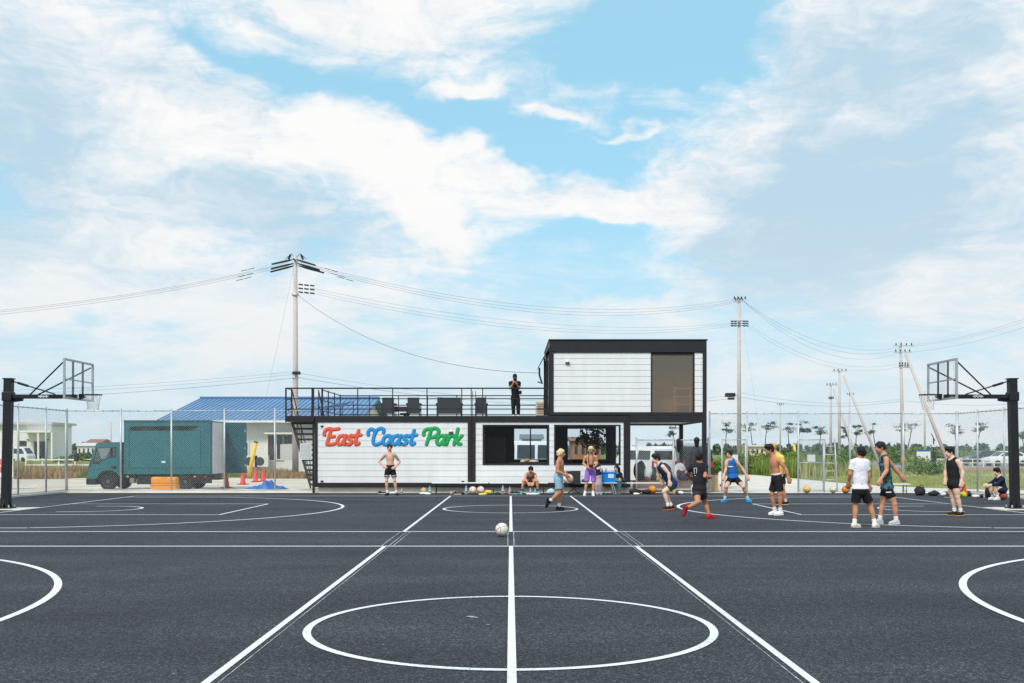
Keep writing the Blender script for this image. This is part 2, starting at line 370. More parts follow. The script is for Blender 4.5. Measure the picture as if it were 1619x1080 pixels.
# chalk setting-out lines
for x in (-.045, .06): seg(x, 16.3, x, 19.0, .016, m=M_CHALK)
for s in (-1, 1):
    for o_ in (-.06, .06, .13): seg(s * 2.045 + o_, 16.3, s * 2.045 + o_, 19.0, .014, m=M_CHALK)
    seg(s * 2.045 + (.09 if s < 0 else -.09), 3, s * 2.045 + (.07 if s < 0 else -.07), 16.1, .009, m=M_CHALK)
mb = MB()
for (x, y, w) in ((-.38, 9.35, .07), (-.33, 9.3, .05), (-1.02, 8.0, .018), (-.2, 8.9, .03), (-2.35, 6.95, .02), (2.6, 9.8, .02), (4.0, 7.6, .02)):
    n = 7; pts = [(x + w * random.uniform(.5, 1) * math.cos(2 * math.pi * i / n), y + .5 * w * random.uniform(.5, 1) * math.sin(2 * math.pi * i / n)) for i in range(n)]
    mb.add([(a, b_, LZ) for a, b_ in pts], [tuple(range(n))])
mb.build('paint_spot', M_CHALK, court)
# concrete pads under the hoop posts and the kerb along the fence
for s in (-1, 1):
    o = MB().box(s * 13.45 - .55, s * 13.45 + .6, 26.0, 27.2, 0.0, 0.012).build('concrete_pad', M_CONC); o['kind'] = 'structure'
kerb = MB().box(-16.66, -7.3, 36.85, 37.1, -.02, .07, .012).build('kerb', M_CONC); kerb['kind'] = 'structure'
k2 = MB().box(-16.66, -16.4, 20.0, 36.845, -.02, .07, .012).build('kerb', M_CONC); k2['kind'] = 'structure'
k3 = MB().box(15.75, 16.72, 36.85, 37.1, -.02, .07, .012).build('kerb', M_CONC); k3['kind'] = 'structure'
k4 = MB().box(16.46, 16.72, 20.0, 36.845, -.02, .07, .012).build('kerb', M_CONC); k4['kind'] = 'structure'

sheet('gravel_patch', [(21, 58), (34, 56), (44, 60), (40, 66), (26, 67)], -0.0045, blend_ground('pale gravel', [rgb(196, 188, 172), rgb(214, 206, 192), rgb(176, 172, 140)], .7))
# ------------------------------------------------------------------ smooth organic meshes: distance field + surface nets
def prim_d(pr, Px, Py, Pz):
    if pr[0] == 'c':
        _, a, b, ra, rb = pr[:5]
        ax, ay, az = a; dx, dy, dz = b[0] - ax, b[1] - ay, b[2] - az
        L2 = dx * dx + dy * dy + dz * dz + 1e-9
        t = np.clip(((Px - ax) * dx + (Py - ay) * dy + (Pz - az) * dz) / L2, 0, 1)
        d = np.sqrt((Px - ax - t * dx) ** 2 + (Py - ay - t * dy) ** 2 + (Pz - az - t * dz) ** 2) - (ra + (rb - ra) * t)
        pl = pr[5] if len(pr) > 5 else None
    else:
        _, c, R, r = pr[:4]
        q = [(Px - c[0]) * R[i][0] + (Py - c[1]) * R[i][1] + (Pz - c[2]) * R[i][2] for i in range(3)]
        k0 = np.sqrt(sum((q[i] / r[i]) ** 2 for i in range(3))) + 1e-6
        k1 = np.sqrt(sum((q[i] / r[i] ** 2) ** 2 for i in range(3))) + 1e-6
        d = k0 * (k0 - 1) / k1
        pl = pr[4] if len(pr) > 4 else None
    if pl:
        for p, n in pl: d = np.maximum(d, (Px - p[0]) * n[0] + (Py - p[1]) * n[1] + (Pz - p[2]) * n[2])
    return d
def prim_box(pr):
    if pr[0] == 'c':
        a, b, r = np.array(pr[1]), np.array(pr[2]), max(pr[3], pr[4]); return np.minimum(a, b) - r, np.maximum(a, b) + r
    c = np.array(pr[1]); r = max(pr[3]); return c - r, c + r
def field(prims, h, k=.03, planes=(), sub=(), pad=3):
    lo = np.min([prim_box(p)[0] for p in prims], 0) - pad * h; hi = np.max([prim_box(p)[1] for p in prims], 0) + pad * h
    n = np.ceil((hi - lo) / h).astype(int) + 1
    ax = [lo[i] + h * np.arange(n[i]) for i in range(3)]
    Fd = np.full(tuple(n), 0.3, dtype=np.float32)
    for pr in prims:
        a, b = prim_box(pr); mg = k + 3 * h
        i0 = np.maximum(np.floor((a - mg - lo) / h).astype(int), 0); i1 = np.minimum(np.ceil((b + mg - lo) / h).astype(int) + 1, n)
        sl = tuple(slice(i0[i], i1[i]) for i in range(3))
        d = prim_d(pr, ax[0][sl[0]][:, None, None], ax[1][sl[1]][None, :, None], ax[2][sl[2]][None, None, :])
        f = Fd[sl]; hh = np.maximum(k - np.abs(f - d), 0) / k
        Fd[sl] = np.minimum(f, d) - hh * hh * k * .25
    A, B, C = ax[0][:, None, None], ax[1][None, :, None], ax[2][None, None, :]
    for p, nn in planes: Fd = np.maximum(Fd, (A - p[0]) * nn[0] + (B - p[1]) * nn[1] + (C - p[2]) * nn[2])
    for pr in sub: Fd = np.maximum(Fd, -prim_d(pr, A, B, C))
    return Fd, lo, h
def surface_nets(Fd, lo, h):
    Fd = np.asarray(Fd, dtype=np.float32)
    S = Fd < 0; nx, ny, nz = Fd.shape
    cnt = np.zeros((nx - 1, ny - 1, nz - 1), np.int8)
    for a in (0, 1):
        for b in (0, 1):
            for c in (0, 1): cnt += S[a:nx - 1 + a, b:ny - 1 + b, c:nz - 1 + c]
    act = (cnt > 0) & (cnt < 8); idx = np.argwhere(act)
    if len(idx) == 0: return [], []
    ids = np.full(cnt.shape, -1, np.int64); ids[act] = np.arange(len(idx))
    corn = [(a, b, c) for a in (0, 1) for b in (0, 1) for c in (0, 1)]
    val = {cc: Fd[idx[:, 0] + cc[0], idx[:, 1] + cc[1], idx[:, 2] + cc[2]] for cc in corn}
    acc = np.zeros((len(idx), 3)); num = np.zeros(len(idx))
    for c0 in corn:
        for axn in range(3):
            if c0[axn]: continue
            c1 = list(c0); c1[axn] = 1; c1 = tuple(c1)
            v0, v1 = val[c0], val[c1]; cr = (v0 < 0) != (v1 < 0)
            t = np.where(cr, v0 / np.where(cr, v0 - v1, 1), 0)
            q = np.array(c0, float)[None, :].repeat(len(idx), 0); q[:, axn] += t
            acc += q * cr[:, None]; num += cr
    V = lo + h * (idx + acc / num[:, None])
    faces = []
    for axn in range(3):
        sl0 = [slice(None)] * 3; sl1 = [slice(None)] * 3
        sl0[axn] = slice(0, -1); sl1[axn] = slice(1, None)
        e = S[tuple(sl0)] != S[tuple(sl1)]
        o1, o2 = [(1, 2), (2, 0), (0, 1)][axn]
        w = np.argwhere(e)
        ok = (w[:, o1] > 0) & (w[:, o2] > 0) & (w[:, o1] < Fd.shape[o1] - 1) & (w[:, o2] < Fd.shape[o2] - 1); w = w[ok]
        inside = S[w[:, 0], w[:, 1], w[:, 2]]
        def cell(d1, d2):
            q = w.copy(); q[:, o1] += d1; q[:, o2] += d2; return ids[q[:, 0], q[:, 1], q[:, 2]]
        Q = np.stack([cell(-1, -1), cell(0, -1), cell(0, 0), cell(-1, 0)], 1)
        Q[~inside] = Q[~inside][:, ::-1]
        faces.append(Q)
    return V, np.concatenate(faces)
def sdf_obj(name, prims, h, m, parent, k=.03, planes=(), sub=(), matfn=None):
    Fd, lo, hh = field(prims, h, k, planes, sub)
    V, Q = surface_nets(Fd, lo, hh)
    me = bpy.data.meshes.new(name)
    if len(V):
        me.vertices.add(len(V)); me.vertices.foreach_set('co', np.asarray(V, np.float32).ravel())
        me.loops.add(len(Q) * 4); me.loops.foreach_set('vertex_index', Q.astype(np.int32).ravel())
        me.polygons.add(len(Q)); me.polygons.foreach_set('loop_start', np.arange(len(Q), dtype=np.int32) * 4)
        try: me.polygons.foreach_set('loop_total', np.full(len(Q), 4, np.int32))
        except Exception: pass
        me.polygons.foreach_set('use_smooth', np.ones(len(Q), bool))
    for mm in (m if isinstance(m, (list, tuple)) else [m]): me.materials.append(mm)
    if matfn is not None and len(V):
        ctr = V[Q].mean(1); me.polygons.foreach_set('material_index', matfn(ctr).astype(np.int32))
    me.update(calc_edges=True); me.validate()
    o = bpy.data.objects.new(name, me); COL.objects.link(o); o.parent = parent
    return o
# ------------------------------------------------------------------ container building
D0, D1 = 36.6, 41.7
bx = lambda px: (px - 807) / 43.0
bz = lambda py: H + (712 - py) / 43.0
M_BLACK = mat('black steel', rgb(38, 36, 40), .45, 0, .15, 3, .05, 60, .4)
M_WHITE = mat('white siding', rgb(236, 236, 237), .45, 0, .05, 1.3, .015, 6, .4, stretch=(2.2, 1, .35))
M_SEAM = mat('siding backing', rgb(172, 172, 176), .7)
M_FOOT = mat('concrete footing', rgb(205, 200, 190), .9, 0, .1, 4, .2, 40)
M_DARKIN = mat('dark interior', rgb(52, 45, 40), .8, 0, .2, 1.5)
M_CEIL = mat('soffit board', rgb(205, 203, 200), .7, 0, .04, 2)
M_GLASS = glass_mat('window glass', (.86, .9, .92), .015, blend=.05)
M_BRONZE = glass_mat('bronze glass', (.66, .57, .46), .24, fres=False, gcol=(.80, .66, .52))
M_WOODIN = mat('room wood', rgb(120, 84, 58), .6, 0, .2, 3, stretch=(1, 1, 6))

bld = thing('container_building', 'black framed white sided container building, two storeys at one end, beside the court', 'building', (0, D0, 0))
def part(mb, name, m, parent=bld, **k): return mb.build(name, m, parent, world=True, **k)
XL, XM, XR = bx(498), bx(746), bx(996.5)
UX0, UX1 = bx(868.5), bx(1117)
# footing, bottom beams, deck beams
part(MB().box(XL + .1, XR - .05, D0 + .12, D1, -.02, .2), 'footing', M_FOOT)
def frame(name, x0, x1, zb0, zb1, zt0, zt1, posts, y0=D0 - .03, yd=D1):
    fr = MB()
    fr.box(x0, x1, y0, y0 + .14, zb0, zb1).box(x0, x1, y0, y0 + .14, zt0, zt1)
    fr.box(x0, x1, yd - .14, yd, zb0, zb1).box(x0, x1, yd - .14, yd, zt0, zt1)
    for q0, q1 in posts:
        fr.box(q0, q1, y0 - .006, y0 + .146, zb1 + .001, zt0 - .001).box(q0, q1, yd - .146, yd + .006, zb1 + .001, zt0 - .001)
    for xx in (x0 + .001, x1 - .121):
        fr.box(xx, xx + .12, y0 + .141, yd - .141, zb0 + .002, zb1 - .002).box(xx, xx + .12, y0 + .141, yd - .141, zt0 + .002, zt1 - .002)
    o = part(fr, name, M_BLACK, bevel=.008)
    return o
ZB0, ZB1, ZT0, ZT1 = .205, .365, 2.60, 2.83
frame('steel_frame', XL, XM - .004, ZB0, ZB1, ZT0, ZT1, ((XL, XL + .09), (XM - .15, XM - .004)))
frame('steel_frame', XM + .004, XR, ZB0, ZB1, ZT0, ZT1, ((XM + .004, XM + .13), (bx(986), XR)))
ups = frame('steel_frame', UX0, UX1, 2.60 + .25, 2.60 + .36, 5.16, 5.60, ((UX0, UX0 + .15), (bx(1111), UX1)), y0=D0 - .034)
# overhang: lower beam, soffit and its columns
ov = MB().box(XR + .004, UX1, D0 - .03, D0 + .12, 2.60, 2.845).box(XR + .004, UX1, D1 - .15, D1, 2.60, 2.845).box(UX1 - .14, UX1 - .002, D0 + .122, D1 - .152, 2.605, 2.843)
part(ov, 'overhang_beam', M_BLACK, bevel=.008)
part(MB().box(XR + .004, UX1 - .15, D0 + .125, D1 - .155, 2.66, 2.84), 'soffit', M_CEIL)
for yy in (D0 - .03, D1 - .16):
    part(MB().box(UX1 - .155, UX1 + .002, yy, yy + .15, 0, 2.598), 'column', M_BLACK, bevel=.008)
part(MB().box(UX0 - .03, UX1 + .03, D0 - .07, D1 + .03, 5.603, 5.645), 'roof_cap', M_BLACK)
for px in (873, 1109, 987):
    part(MB().box(bx(px) - .17, bx(px) + .17, D0 - .045, D0 - .032, 5.2 if px != 987 else 2.64, 5.32 if px != 987 else 2.80), 'corner_casting', M_BLACK)
part(MB().box(UX0 - .17, UX0 + .17, D0 - .045, D0 - .036, 2.64, 2.80), 'corner_casting', M_BLACK)
# roof and deck plates
part(MB().box(XL, XR, D0 + .115, D1 - .14, 2.72, 2.826), 'deck_floor', mat('deck board', rgb(120, 118, 116), .8, 0, .1, 5))
part(MB().box(UX0 + .1, UX1 - .1, D0 + .11, D1 - .14, 5.45, 5.58), 'roof', M_BLACK)

def wall(x0, x1, z0, z1, holes, n, name='wall'):
    """white boarded wall: grey backing, one board per course, courses cut at the openings"""
    bk = MB(); xs = sorted({x0, x1, *[h[0] for h in holes], *[h[1] for h in holes]})
    pitch = (z1 - z0) / n; planks = []
    hz0 = max([h[2] for h in holes], default=0); hz1 = max([h[3] for h in holes], default=0)
    def solid(z):
        if not holes or z <= hz0 or z >= hz1: return [(x0, x1)]
        out = []; c = x0
        for h in sorted(holes): out.append((c, h[0])); c = h[1]
        return out + [(c, x1)]
    zz = sorted({z0, z1, hz0 or z0, hz1 or z1})
    for a, b in zip(zz[:-1], zz[1:]):
        if b - a < .002: continue
        for u, v in solid((a + b) / 2): bk.box(u, v, D0 + .045, D0 + .10, a, b)
    w = part(bk, name, M_SEAM)
    for i in range(n):
        a = z0 + i * pitch + .0055; b = z0 + (i + 1) * pitch - .0055
        cuts = [a] + [c for c in (hz0, hz1) if holes and a + .004 < c < b - .004] + [b]
        for e, (za, zb) in enumerate(zip(cuts[:-1], cuts[1:])):
            for u, v in solid((za + zb) / 2):
                if v - u < .02: continue
                part(MB().box(u, v, D0 + .012 + random.uniform(-.002, .002), D0 + .044, za, zb), 'siding_board', M_WHITE, w, bevel=.004)
    return w
def window(x0, x1, z0, z1, glass, mull=(), name='window', y=D0 + .0):
    fr = MB(); t = .055
    fr.box(x0, x1, y - .012, y + .09, z0, z0 + t).box(x0, x1, y - .012, y + .09, z1 - t, z1).box(x0, x0 + t, y - .011, y + .089, z0 + t, z1 - t).box(x1 - t, x1, y - .011, y + .089, z0 + t, z1 - t)
    w = part(fr, name, M_BLACK)
    part(MB().add([(x0 + t, y + .034, z0 + t), (x1 - t, y + .034, z0 + t), (x1 - t, y + .034, z1 - t), (x0 + t, y + .034, z1 - t)], [(0, 1, 2, 3)]), 'pane', glass, w)
    for q in mull: part(MB().box(q - .02, q + .02, y, y + .07, z0 + t, z1 - t), 'mullion', M_BLACK, w)
    return w
ZW0, ZW1 = .367, 2.572
wall(XL + .092, XM - .152, ZW0, ZW1, (), 10)
W1 = (bx(763), bx(868), bz(735), bz(671.5)); W2 = (bx(876), bx(981), bz(735), bz(671.5))
wall(XM + .132, bx(986) - .002, ZW0, ZW1, (W1, W2), 10)
part(MB().box(XL + .092, XM - .152, D0 + .0, D0 + .1, 2.574, 2.599), 'white_trim', M_WHITE)
part(MB().box(XM + .132, bx(986) - .002, D0 + .0, D0 + .1, 2.574, 2.599), 'white_trim', M_WHITE)
window(*W1, M_GLASS); window(*W2, M_GLASS)
UW = (bx(1029), bx(1098), bz(655.5), bz(559.5))
wall(UX0 + .152, UW[0] - .002, 2.963, 5.158, (), 10); wall(UW[1] + .002, bx(1111) - .002, 2.963, 5.158, (), 10)
window(*UW, M_BRONZE)
part(MB().box(UX0 + .152, bx(1111) - .002, D0 + .002, D0 + .11, 2.961 - .05, 2.9625), 'white_trim', M_BLACK)
# side and back walls, rooms
sw = MB().box(XL + .02, XL + .08, D0 + .12, D1 - .12, ZB1, ZT0); part(sw, 'end_wall', M_WHITE)
part(MB().box(UX0 + .02, UX0 + .08, D0 + .12, D1 - .12, 2.96, 5.16), 'end_wall', M_WHITE)
part(MB().box(UX1 - .08, UX1 - .02, D0 + .12, D1 - .12, 2.96, 5.16), 'end_wall', M_WHITE)
part(MB().box(UX0 + .1, UX1 - .1, D1 - .12, D1 - .06, 2.96, 5.16), 'back_wall', M_WHITE)
part(MB().box(UX0 + .09, UX1 - .09, D0 + .12, D1 - .13, 2.86, 2.95), 'room_floor', M_WOODIN)
part(MB().box(UW[0] - .25, UW[0] - .2, D0 + .12, D1 - .13, 2.952, 5.44), 'partition', M_WOODIN)
part(MB().box(UW[0] - .19, UX1 - .085, D0 + 1.3, D0 + 1.36, 2.952, 5.39), 'partition', mat('tan blind', rgb(160, 130, 102), .8, 0, .12, 2, stretch=(1, 1, .4)))
part(MB().box(UX0 + .09, UX1 - .09, D0 + .12, D1 - .13, 5.40, 5.44), 'ceiling', M_WOODIN)
sh = MB()
for q in range(4): sh.box(UW[1] - .62, UW[1] - .08, D0 + .5, D0 + .8, 2.955 + q * .3, 2.985 + q * .3)
sh.box(UW[1] - .66, UW[1] - .62, D0 + .5, D0 + .8, 2.955, 3.95).box(UW[1] - .08, UW[1] - .04, D0 + .5, D0 + .8, 2.955, 3.95)
part(sh, 'shelf', mat('pine shelf', rgb(190, 140, 85), .6))
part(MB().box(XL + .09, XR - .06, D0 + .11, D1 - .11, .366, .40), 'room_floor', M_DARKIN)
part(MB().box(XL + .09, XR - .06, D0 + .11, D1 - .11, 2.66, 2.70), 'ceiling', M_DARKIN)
B1, B2 = (.12, 1.55), (2.35, 4.02); BZ0, BZ1 = 1.15, 2.50
bw = MB()
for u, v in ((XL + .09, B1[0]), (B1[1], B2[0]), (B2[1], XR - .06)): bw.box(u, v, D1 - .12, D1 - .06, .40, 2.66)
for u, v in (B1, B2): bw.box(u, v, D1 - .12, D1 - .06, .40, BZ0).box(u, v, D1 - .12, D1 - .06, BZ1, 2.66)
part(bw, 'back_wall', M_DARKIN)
for (u, v) in (B1, B2):
    fr = MB(); t = .04; y = D1 - .1
    fr.box(u, v, y - .05, y, BZ0, BZ0 + t).box(u, v, y - .05, y, BZ1 - t, BZ1).box(u, u + t, y - .05, y, BZ0 + t, BZ1 - t).box(v - t, v, y - .05, y, BZ0 + t, BZ1 - t)
    fr.box((u + v) / 2 - .025, (u + v) / 2 + .025, y - .05, y, BZ0 + t, BZ1 - t)
    w = part(fr, 'window', M_BLACK); part(MB().add([(u + t, y - .03, BZ0 + t), (v - t, y - .03, BZ0 + t), (v - t, y - .03, BZ1 - t), (u + t, y - .03, BZ1 - t)], [(0, 1, 2, 3)]), 'pane', M_GLASS, w)
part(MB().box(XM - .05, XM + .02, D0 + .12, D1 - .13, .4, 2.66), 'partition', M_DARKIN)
part(MB().box(XM + .5, XM + 1.2, D0 + 2.2, D0 + 2.9, .4, 2.1, .02), 'cupboard', mat('dark cupboard', rgb(40, 38, 36), .5))
part(MB().box(XM + .03, XM + .45, D0 + .5, D0 + 3.2, .4, 2.2), 'wood_panel', M_WOODIN)
part(MB().box(bx(800), bx(866), D0 + .35, D0 + 1.0, 1.06, 1.10), 'counter', mat('dark counter', rgb(60, 52, 46), .4))
part(MB().box(bx(880), bx(978), D0 + 1.6, D0 + 2.3, .98, 1.03), 'counter', mat('dark counter', rgb(60, 52, 46), .4))
# fittings on the front
def lamp(px, py):
    x, z = bx(px), bz(py)
    part(MB().ball((x, D0 - .03, z), .07, 12, 8, (1, .8, .7)), 'wall_lamp', mat('lamp housing', rgb(226, 226, 228), .4), smooth=True)
    part(MB().box(x - .08, x + .08, D0 - .07, D0 + .012, z - .07, z - .035), 'wall_bracket', M_BLACK)
lamp(713, 682); lamp(897, 572)
for px, py in ((509, 674), (509, 761), (732, 761.5)):
    part(MB().box(bx(px) - .05, bx(px) + .05, D0 - .02, D0 + .012, bz(py) - .03, bz(py) + .03, .008), 'vent_cap', M_BLACK)
# awning, down-pipe and ladder on the left end of the upper box
aw = MB().prism([(UX0 - .42, 4.62), (UX0 - .40, 4.66), (UX0 + .0, 5.40), (UX0 + .0, 5.34)], D0 + .15, D0 + 1.9)
part(aw, 'awning', mat('grey metal sheet', rgb(70, 72, 78), .4))
part(MB().path([(UX0 - .36, D0 + .2, 4.62), (UX0 - .36, D0 + .2, 4.35), (UX0 - .26, D0 + .2, 4.02), (UX0 - .42, D0 + .2, 4.1)], .035, 8), 'conduit', M_BLACK)
part(MB().tube((UX0 - .08, D0 + .3, 2.85), (UX0 - .08, D0 + .3, 5.2), .04), 'down_pipe', M_BLACK)
part(MB().tube((UX0 - .16, D0 + .6, 2.85), (UX0 - .16, D0 + .6, 5.0), .03), 'down_pipe', M_BLACK)
part(MB().box(UX0 - .14, UX0 - .02, D0 + .5, D0 + 1.4, 2.9, 4.9), 'door', M_BLACK)

# ---- railing round the deck
RT = 3.87
rail = part(MB().box(bx(451), UX0 + .02, D0 - .02, D0 + .03, RT - .05, RT), 'railing', M_BLACK)
def rpart(mb, name): return mb.build(name, M_BLACK, rail, world=True)
for z in (3.46, 3.08): rpart(MB().box(bx(451) + .05, UX0 - .02, D0 - .004, D0 + .018, z - .018, z + .018), 'rail')
for px in (452, 494.5, 510, 565.5, 620.7, 675, 730, 745, 763, 866): 
    w = .055 if px in (452,) else (.1 if px == 494.5 else .035)
    x = bx(px); rpart(MB().box(x - w / 2, x + w / 2, D0 - .015, D0 + .026, 2.60 if px == 452 else 2.832, RT - .051), 'post')
YB = D1 - .06
for z in (3.85, 3.45, 3.05): rpart(MB().box(XL + .05, UX0 - .02, YB - .02, YB + .02, z - .02, z + .02), 'rail')
for i in range(8):
    x = XL + .07 + i * (UX0 - .1 - XL) / 7; rpart(MB().box(x - .018, x + .018, YB - .018, YB + .018, 2.83, 3.829), 'post')
for z in (3.85, 3.45, 3.05): rpart(MB().box(XL + .05, XL + .085, D0 + .95, YB - .022, z - .018, z + .018), 'rail')
for i in range(4):
    y = D0 + .97 + i * (YB - D0 - 1.0) / 3; rpart(MB().box(XL + .048, XL + .087, y - .018, y + .018, 2.83, 3.90), 'post')
# inner wind-break bars by the sofa corner
for px in (744, 749): rpart(MB().box(bx(px) - .012, bx(px) + .012, D0 + 2.0, D0 + 2.03, 2.83, 3.86), 'post')

# ---- outside stair on the left end, going down away from the court
SX0, SX1 = bx(451), bx(496.5)
stair = part(MB().box(SX0, SX1, D0 - .02, D0 + .95, 2.62, 2.83), 'stair', M_BLACK)
def spart(mb, name, m=None): return mb.build(name, m or M_BLACK, stair, world=True)
NT = 13; y0s, y1s = D0 + 1.0, D0 + 4.4
for i in range(NT):
    t = (i + 1) / (NT + 1); y = y0s + (y1s - y0s) * t; z = 2.83 * (1 - t)
    spart(MB().box(SX0 + .06, SX1 - .06, y - .14, y + .14, z - .075, z), 'tread')
for x in (SX0 + .03, SX1 - .03):
    spart(MB().add([(x - .028, y0s - .06, 2.83), (x + .028, y0s - .06, 2.83), (x + .028, y0s - .06, 2.60), (x - .028, y0s - .06, 2.60),
                    (x - .028, y1s + .1, .18), (x + .028, y1s + .1, .18), (x + .028, y1s + .1, -.02), (x - .028, y1s + .1, -.02)],
                   [(0, 1, 2, 3), (7, 6, 5, 4), (0, 4, 5, 1), (1, 5, 6, 2), (2, 6, 7, 3), (3, 7, 4, 0)]), 'stringer')
    spart(MB().path([(x, y0s, 3.84), (x, y1s, 1.05)], .022), 'handrail')
    spart(MB().path([(x, y0s, 3.36), (x, y1s, .57)], .014), 'handrail')
    for q in range(5):
        t = q / 4; yy = y0s + .02 + (y1s - y0s - .04) * t; spart(MB().tube((x, yy, 2.83 * (1 - t) - .02), (x, yy, 3.84 - 2.79 * t), .018), 'baluster')
for z in (3.85, 3.46, 3.08): spart(MB().box(SX0 + .002, SX0 + .04, D0 + .03, D0 + .98, z - .018, z + .018), 'side_rail')
spart(MB().box(SX0 + .0, SX0 + .05, D0 + .94, D0 + .99, 2.62, 3.87), 'newel')
spart(MB().box(SX1 - .07, SX1 - .0, D0 + .04, D0 + .11, 0, 2.62), 'landing_post')

# ------------------------------------------------------------------ lettering on the wall
LET = {
 'E': ([[(.04, .60), (.0, .76), (.1, .92), (.3, .97), (.55, .93), (.9, .97)], [(.42, .92), (.36, .5), (.32, .06)], [(.36, .5), (.7, .51)], [(.32, .06), (.55, .05), (.82, .09)]], .92),
 'C': ([[(.98, .74), (.95, .92), (.74, .98), (.52, .86), (.42, .5), (.46, .15), (.64, .04), (.92, .12)], [(.05, .60), (.0, .78), (.12, .93), (.3, .9), (.46, .72)]], 1.0),
 'P': ([[(.04, .60), (.0, .76), (.12, .92), (.4, .96), (.72, .98), (.93, .80), (.82, .55), (.58, .45), (.42, .47)], [(.44, .92), (.38, .5), (.32, .05)]], .86),
 'a': ([[(.50, .46), (.34, .57), (.14, .50), (.05, .27), (.14, .08), (.32, .07), (.48, .30)], [(.54, .57), (.48, .25), (.52, .07), (.66, .10)]], .62),
 's': ([[(.42, .50), (.28, .57), (.12, .48), (.18, .36), (.34, .28), (.38, .14), (.24, .05), (.04, .10)]], .46),
 't': ([[(.24, .86), (.19, .4), (.2, .1), (.32, .06), (.42, .12)], [(.02, .56), (.44, .60)]], .42),
 'o': ([[(.30, .57), (.12, .48), (.05, .27), (.14, .08), (.30, .05), (.46, .18), (.5, .4), (.40, .55), (.30, .57)], [(.46, .52), (.6, .5)]], .58),
 'r': ([[(.08, .57), (.10, .3), (.08, .05)], [(.10, .3), (.22, .52), (.38, .56), (.44, .50)]], .46),
 'k': ([[(.14, .95), (.12, .5), (.08, .05)], [(.46, .56), (.3, .36), (.12, .28)], [(.2, .32), (.32, .10), (.50, .07)]], .52),
}
def catmull(pts, n=5):
    p = [pts[0]] + list(pts) + [pts[-1]]; out = []
    for i in range(1, len(p) - 2):
        for k in range(n):
            t = k / n; out.append(tuple(.5 * (2 * p[i][q] + (p[i + 1][q] - p[i - 1][q]) * t + (2 * p[i - 1][q] - 5 * p[i][q] + 4 * p[i + 1][q] - p[i + 2][q]) * t * t + (3 * p[i][q] - p[i - 1][q] - 3 * p[i + 1][q] + p[i + 2][q]) * t ** 3) for q in (0, 1)))
    return out + [pts[-1]]
sign = thing('wall_sign', 'large script letters East Coast Park in orange, blue and green on the white wall', 'sign', (bx(508), D0 - .03, bz(704)))
def word(txt, px0, px1, m, mo):
    x0, x1 = bx(px0) - bx(508), bx(px1) - bx(508); hgt = .63; tot = sum(LET[c][1] for c in txt)
    sx = (x1 - x0 - .12) / (tot + .04); cur = x0 + .02
    for ch in txt:
        strokes, adv = LET[ch]; segs = []
        for st in strokes:
            q = [(cur + a * sx + .2 * b * hgt, b * hgt) for a, b in catmull(st)]
            segs += list(zip(q[:-1], q[1:]))
        r = .053
        for nm, rr, t, yo, mm in (('letter', r, .012, .022, m), ('letter_edge', r + .016, .009, .036, mo)):
            prims = [('c', (a[0], yo, a[1]), (b[0], yo, b[1]), rr, rr) for a, b in segs]
            o = sdf_obj(nm, prims, .0125, mm, sign if nm == 'letter' else last, .004, [((0, yo + t, 0), (0, 1, 0)), ((0, yo - t, 0), (0, -1, 0))])
            if nm == 'letter': last = o
        cur += adv * sx
word('East', 508, 572, mat('orange letter paint', rgb(232, 96, 66), .45, 0, .04), mat('orange letter edge', rgb(196, 84, 62), .5, 0, .04))
word('Coast', 577, 660, mat('blue letter paint', rgb(34, 146, 214), .45, 0, .04), mat('blue letter edge', rgb(40, 112, 168), .5, 0, .04))
word('Park', 665, 734, mat('green letter paint', rgb(24, 170, 84), .45, 0, .04), mat('green letter edge', rgb(28, 124, 68), .5, 0, .04))
# ------------------------------------------------------------------ chain-link fences
M_GALV = mat('galvanised steel', rgb(196, 200, 204), .45, .35, .1, 8)
M_WIRE = mat('fence wire', rgb(186, 190, 192), .5, .3, .1, 4)
def link_mesh(a, b, z0, z1, step=.08, r=.002):
    """woven diagonal wires filling the upright rectangle from a to b"""
    a = Vector((a[0], a[1], 0)); b = Vector((b[0], b[1], 0)); L_ = (b - a).length; u = (b - a) / L_; nrm = Vector((-u.y, u.x, 0)); hh = z1 - z0
    mb = MB()
    for fam in (1, -1):
        c = -hh if fam > 0 else 0.0
        end = L_ if fam > 0 else L_ + hh
        c += step / 2
        while c < end:
            t0 = max(0, c) if fam > 0 else max(0, c - hh); t1 = min(L_, c + hh) if fam > 0 else min(L_, c)
            if t1 - t0 > .01:
                v0 = (t0 - c) if fam > 0 else (c - t0); v1 = (t1 - c) if fam > 0 else (c - t1)
                p = a + u * t0 + Vector((0, 0, z0 + v0)) + nrm * (.003 * fam); q = a + u * t1 + Vector((0, 0, z0 + v1)) + nrm * (.003 * fam)
                mb.tube(p, q, r, n=3, caps=False)
            c += step
    return mb
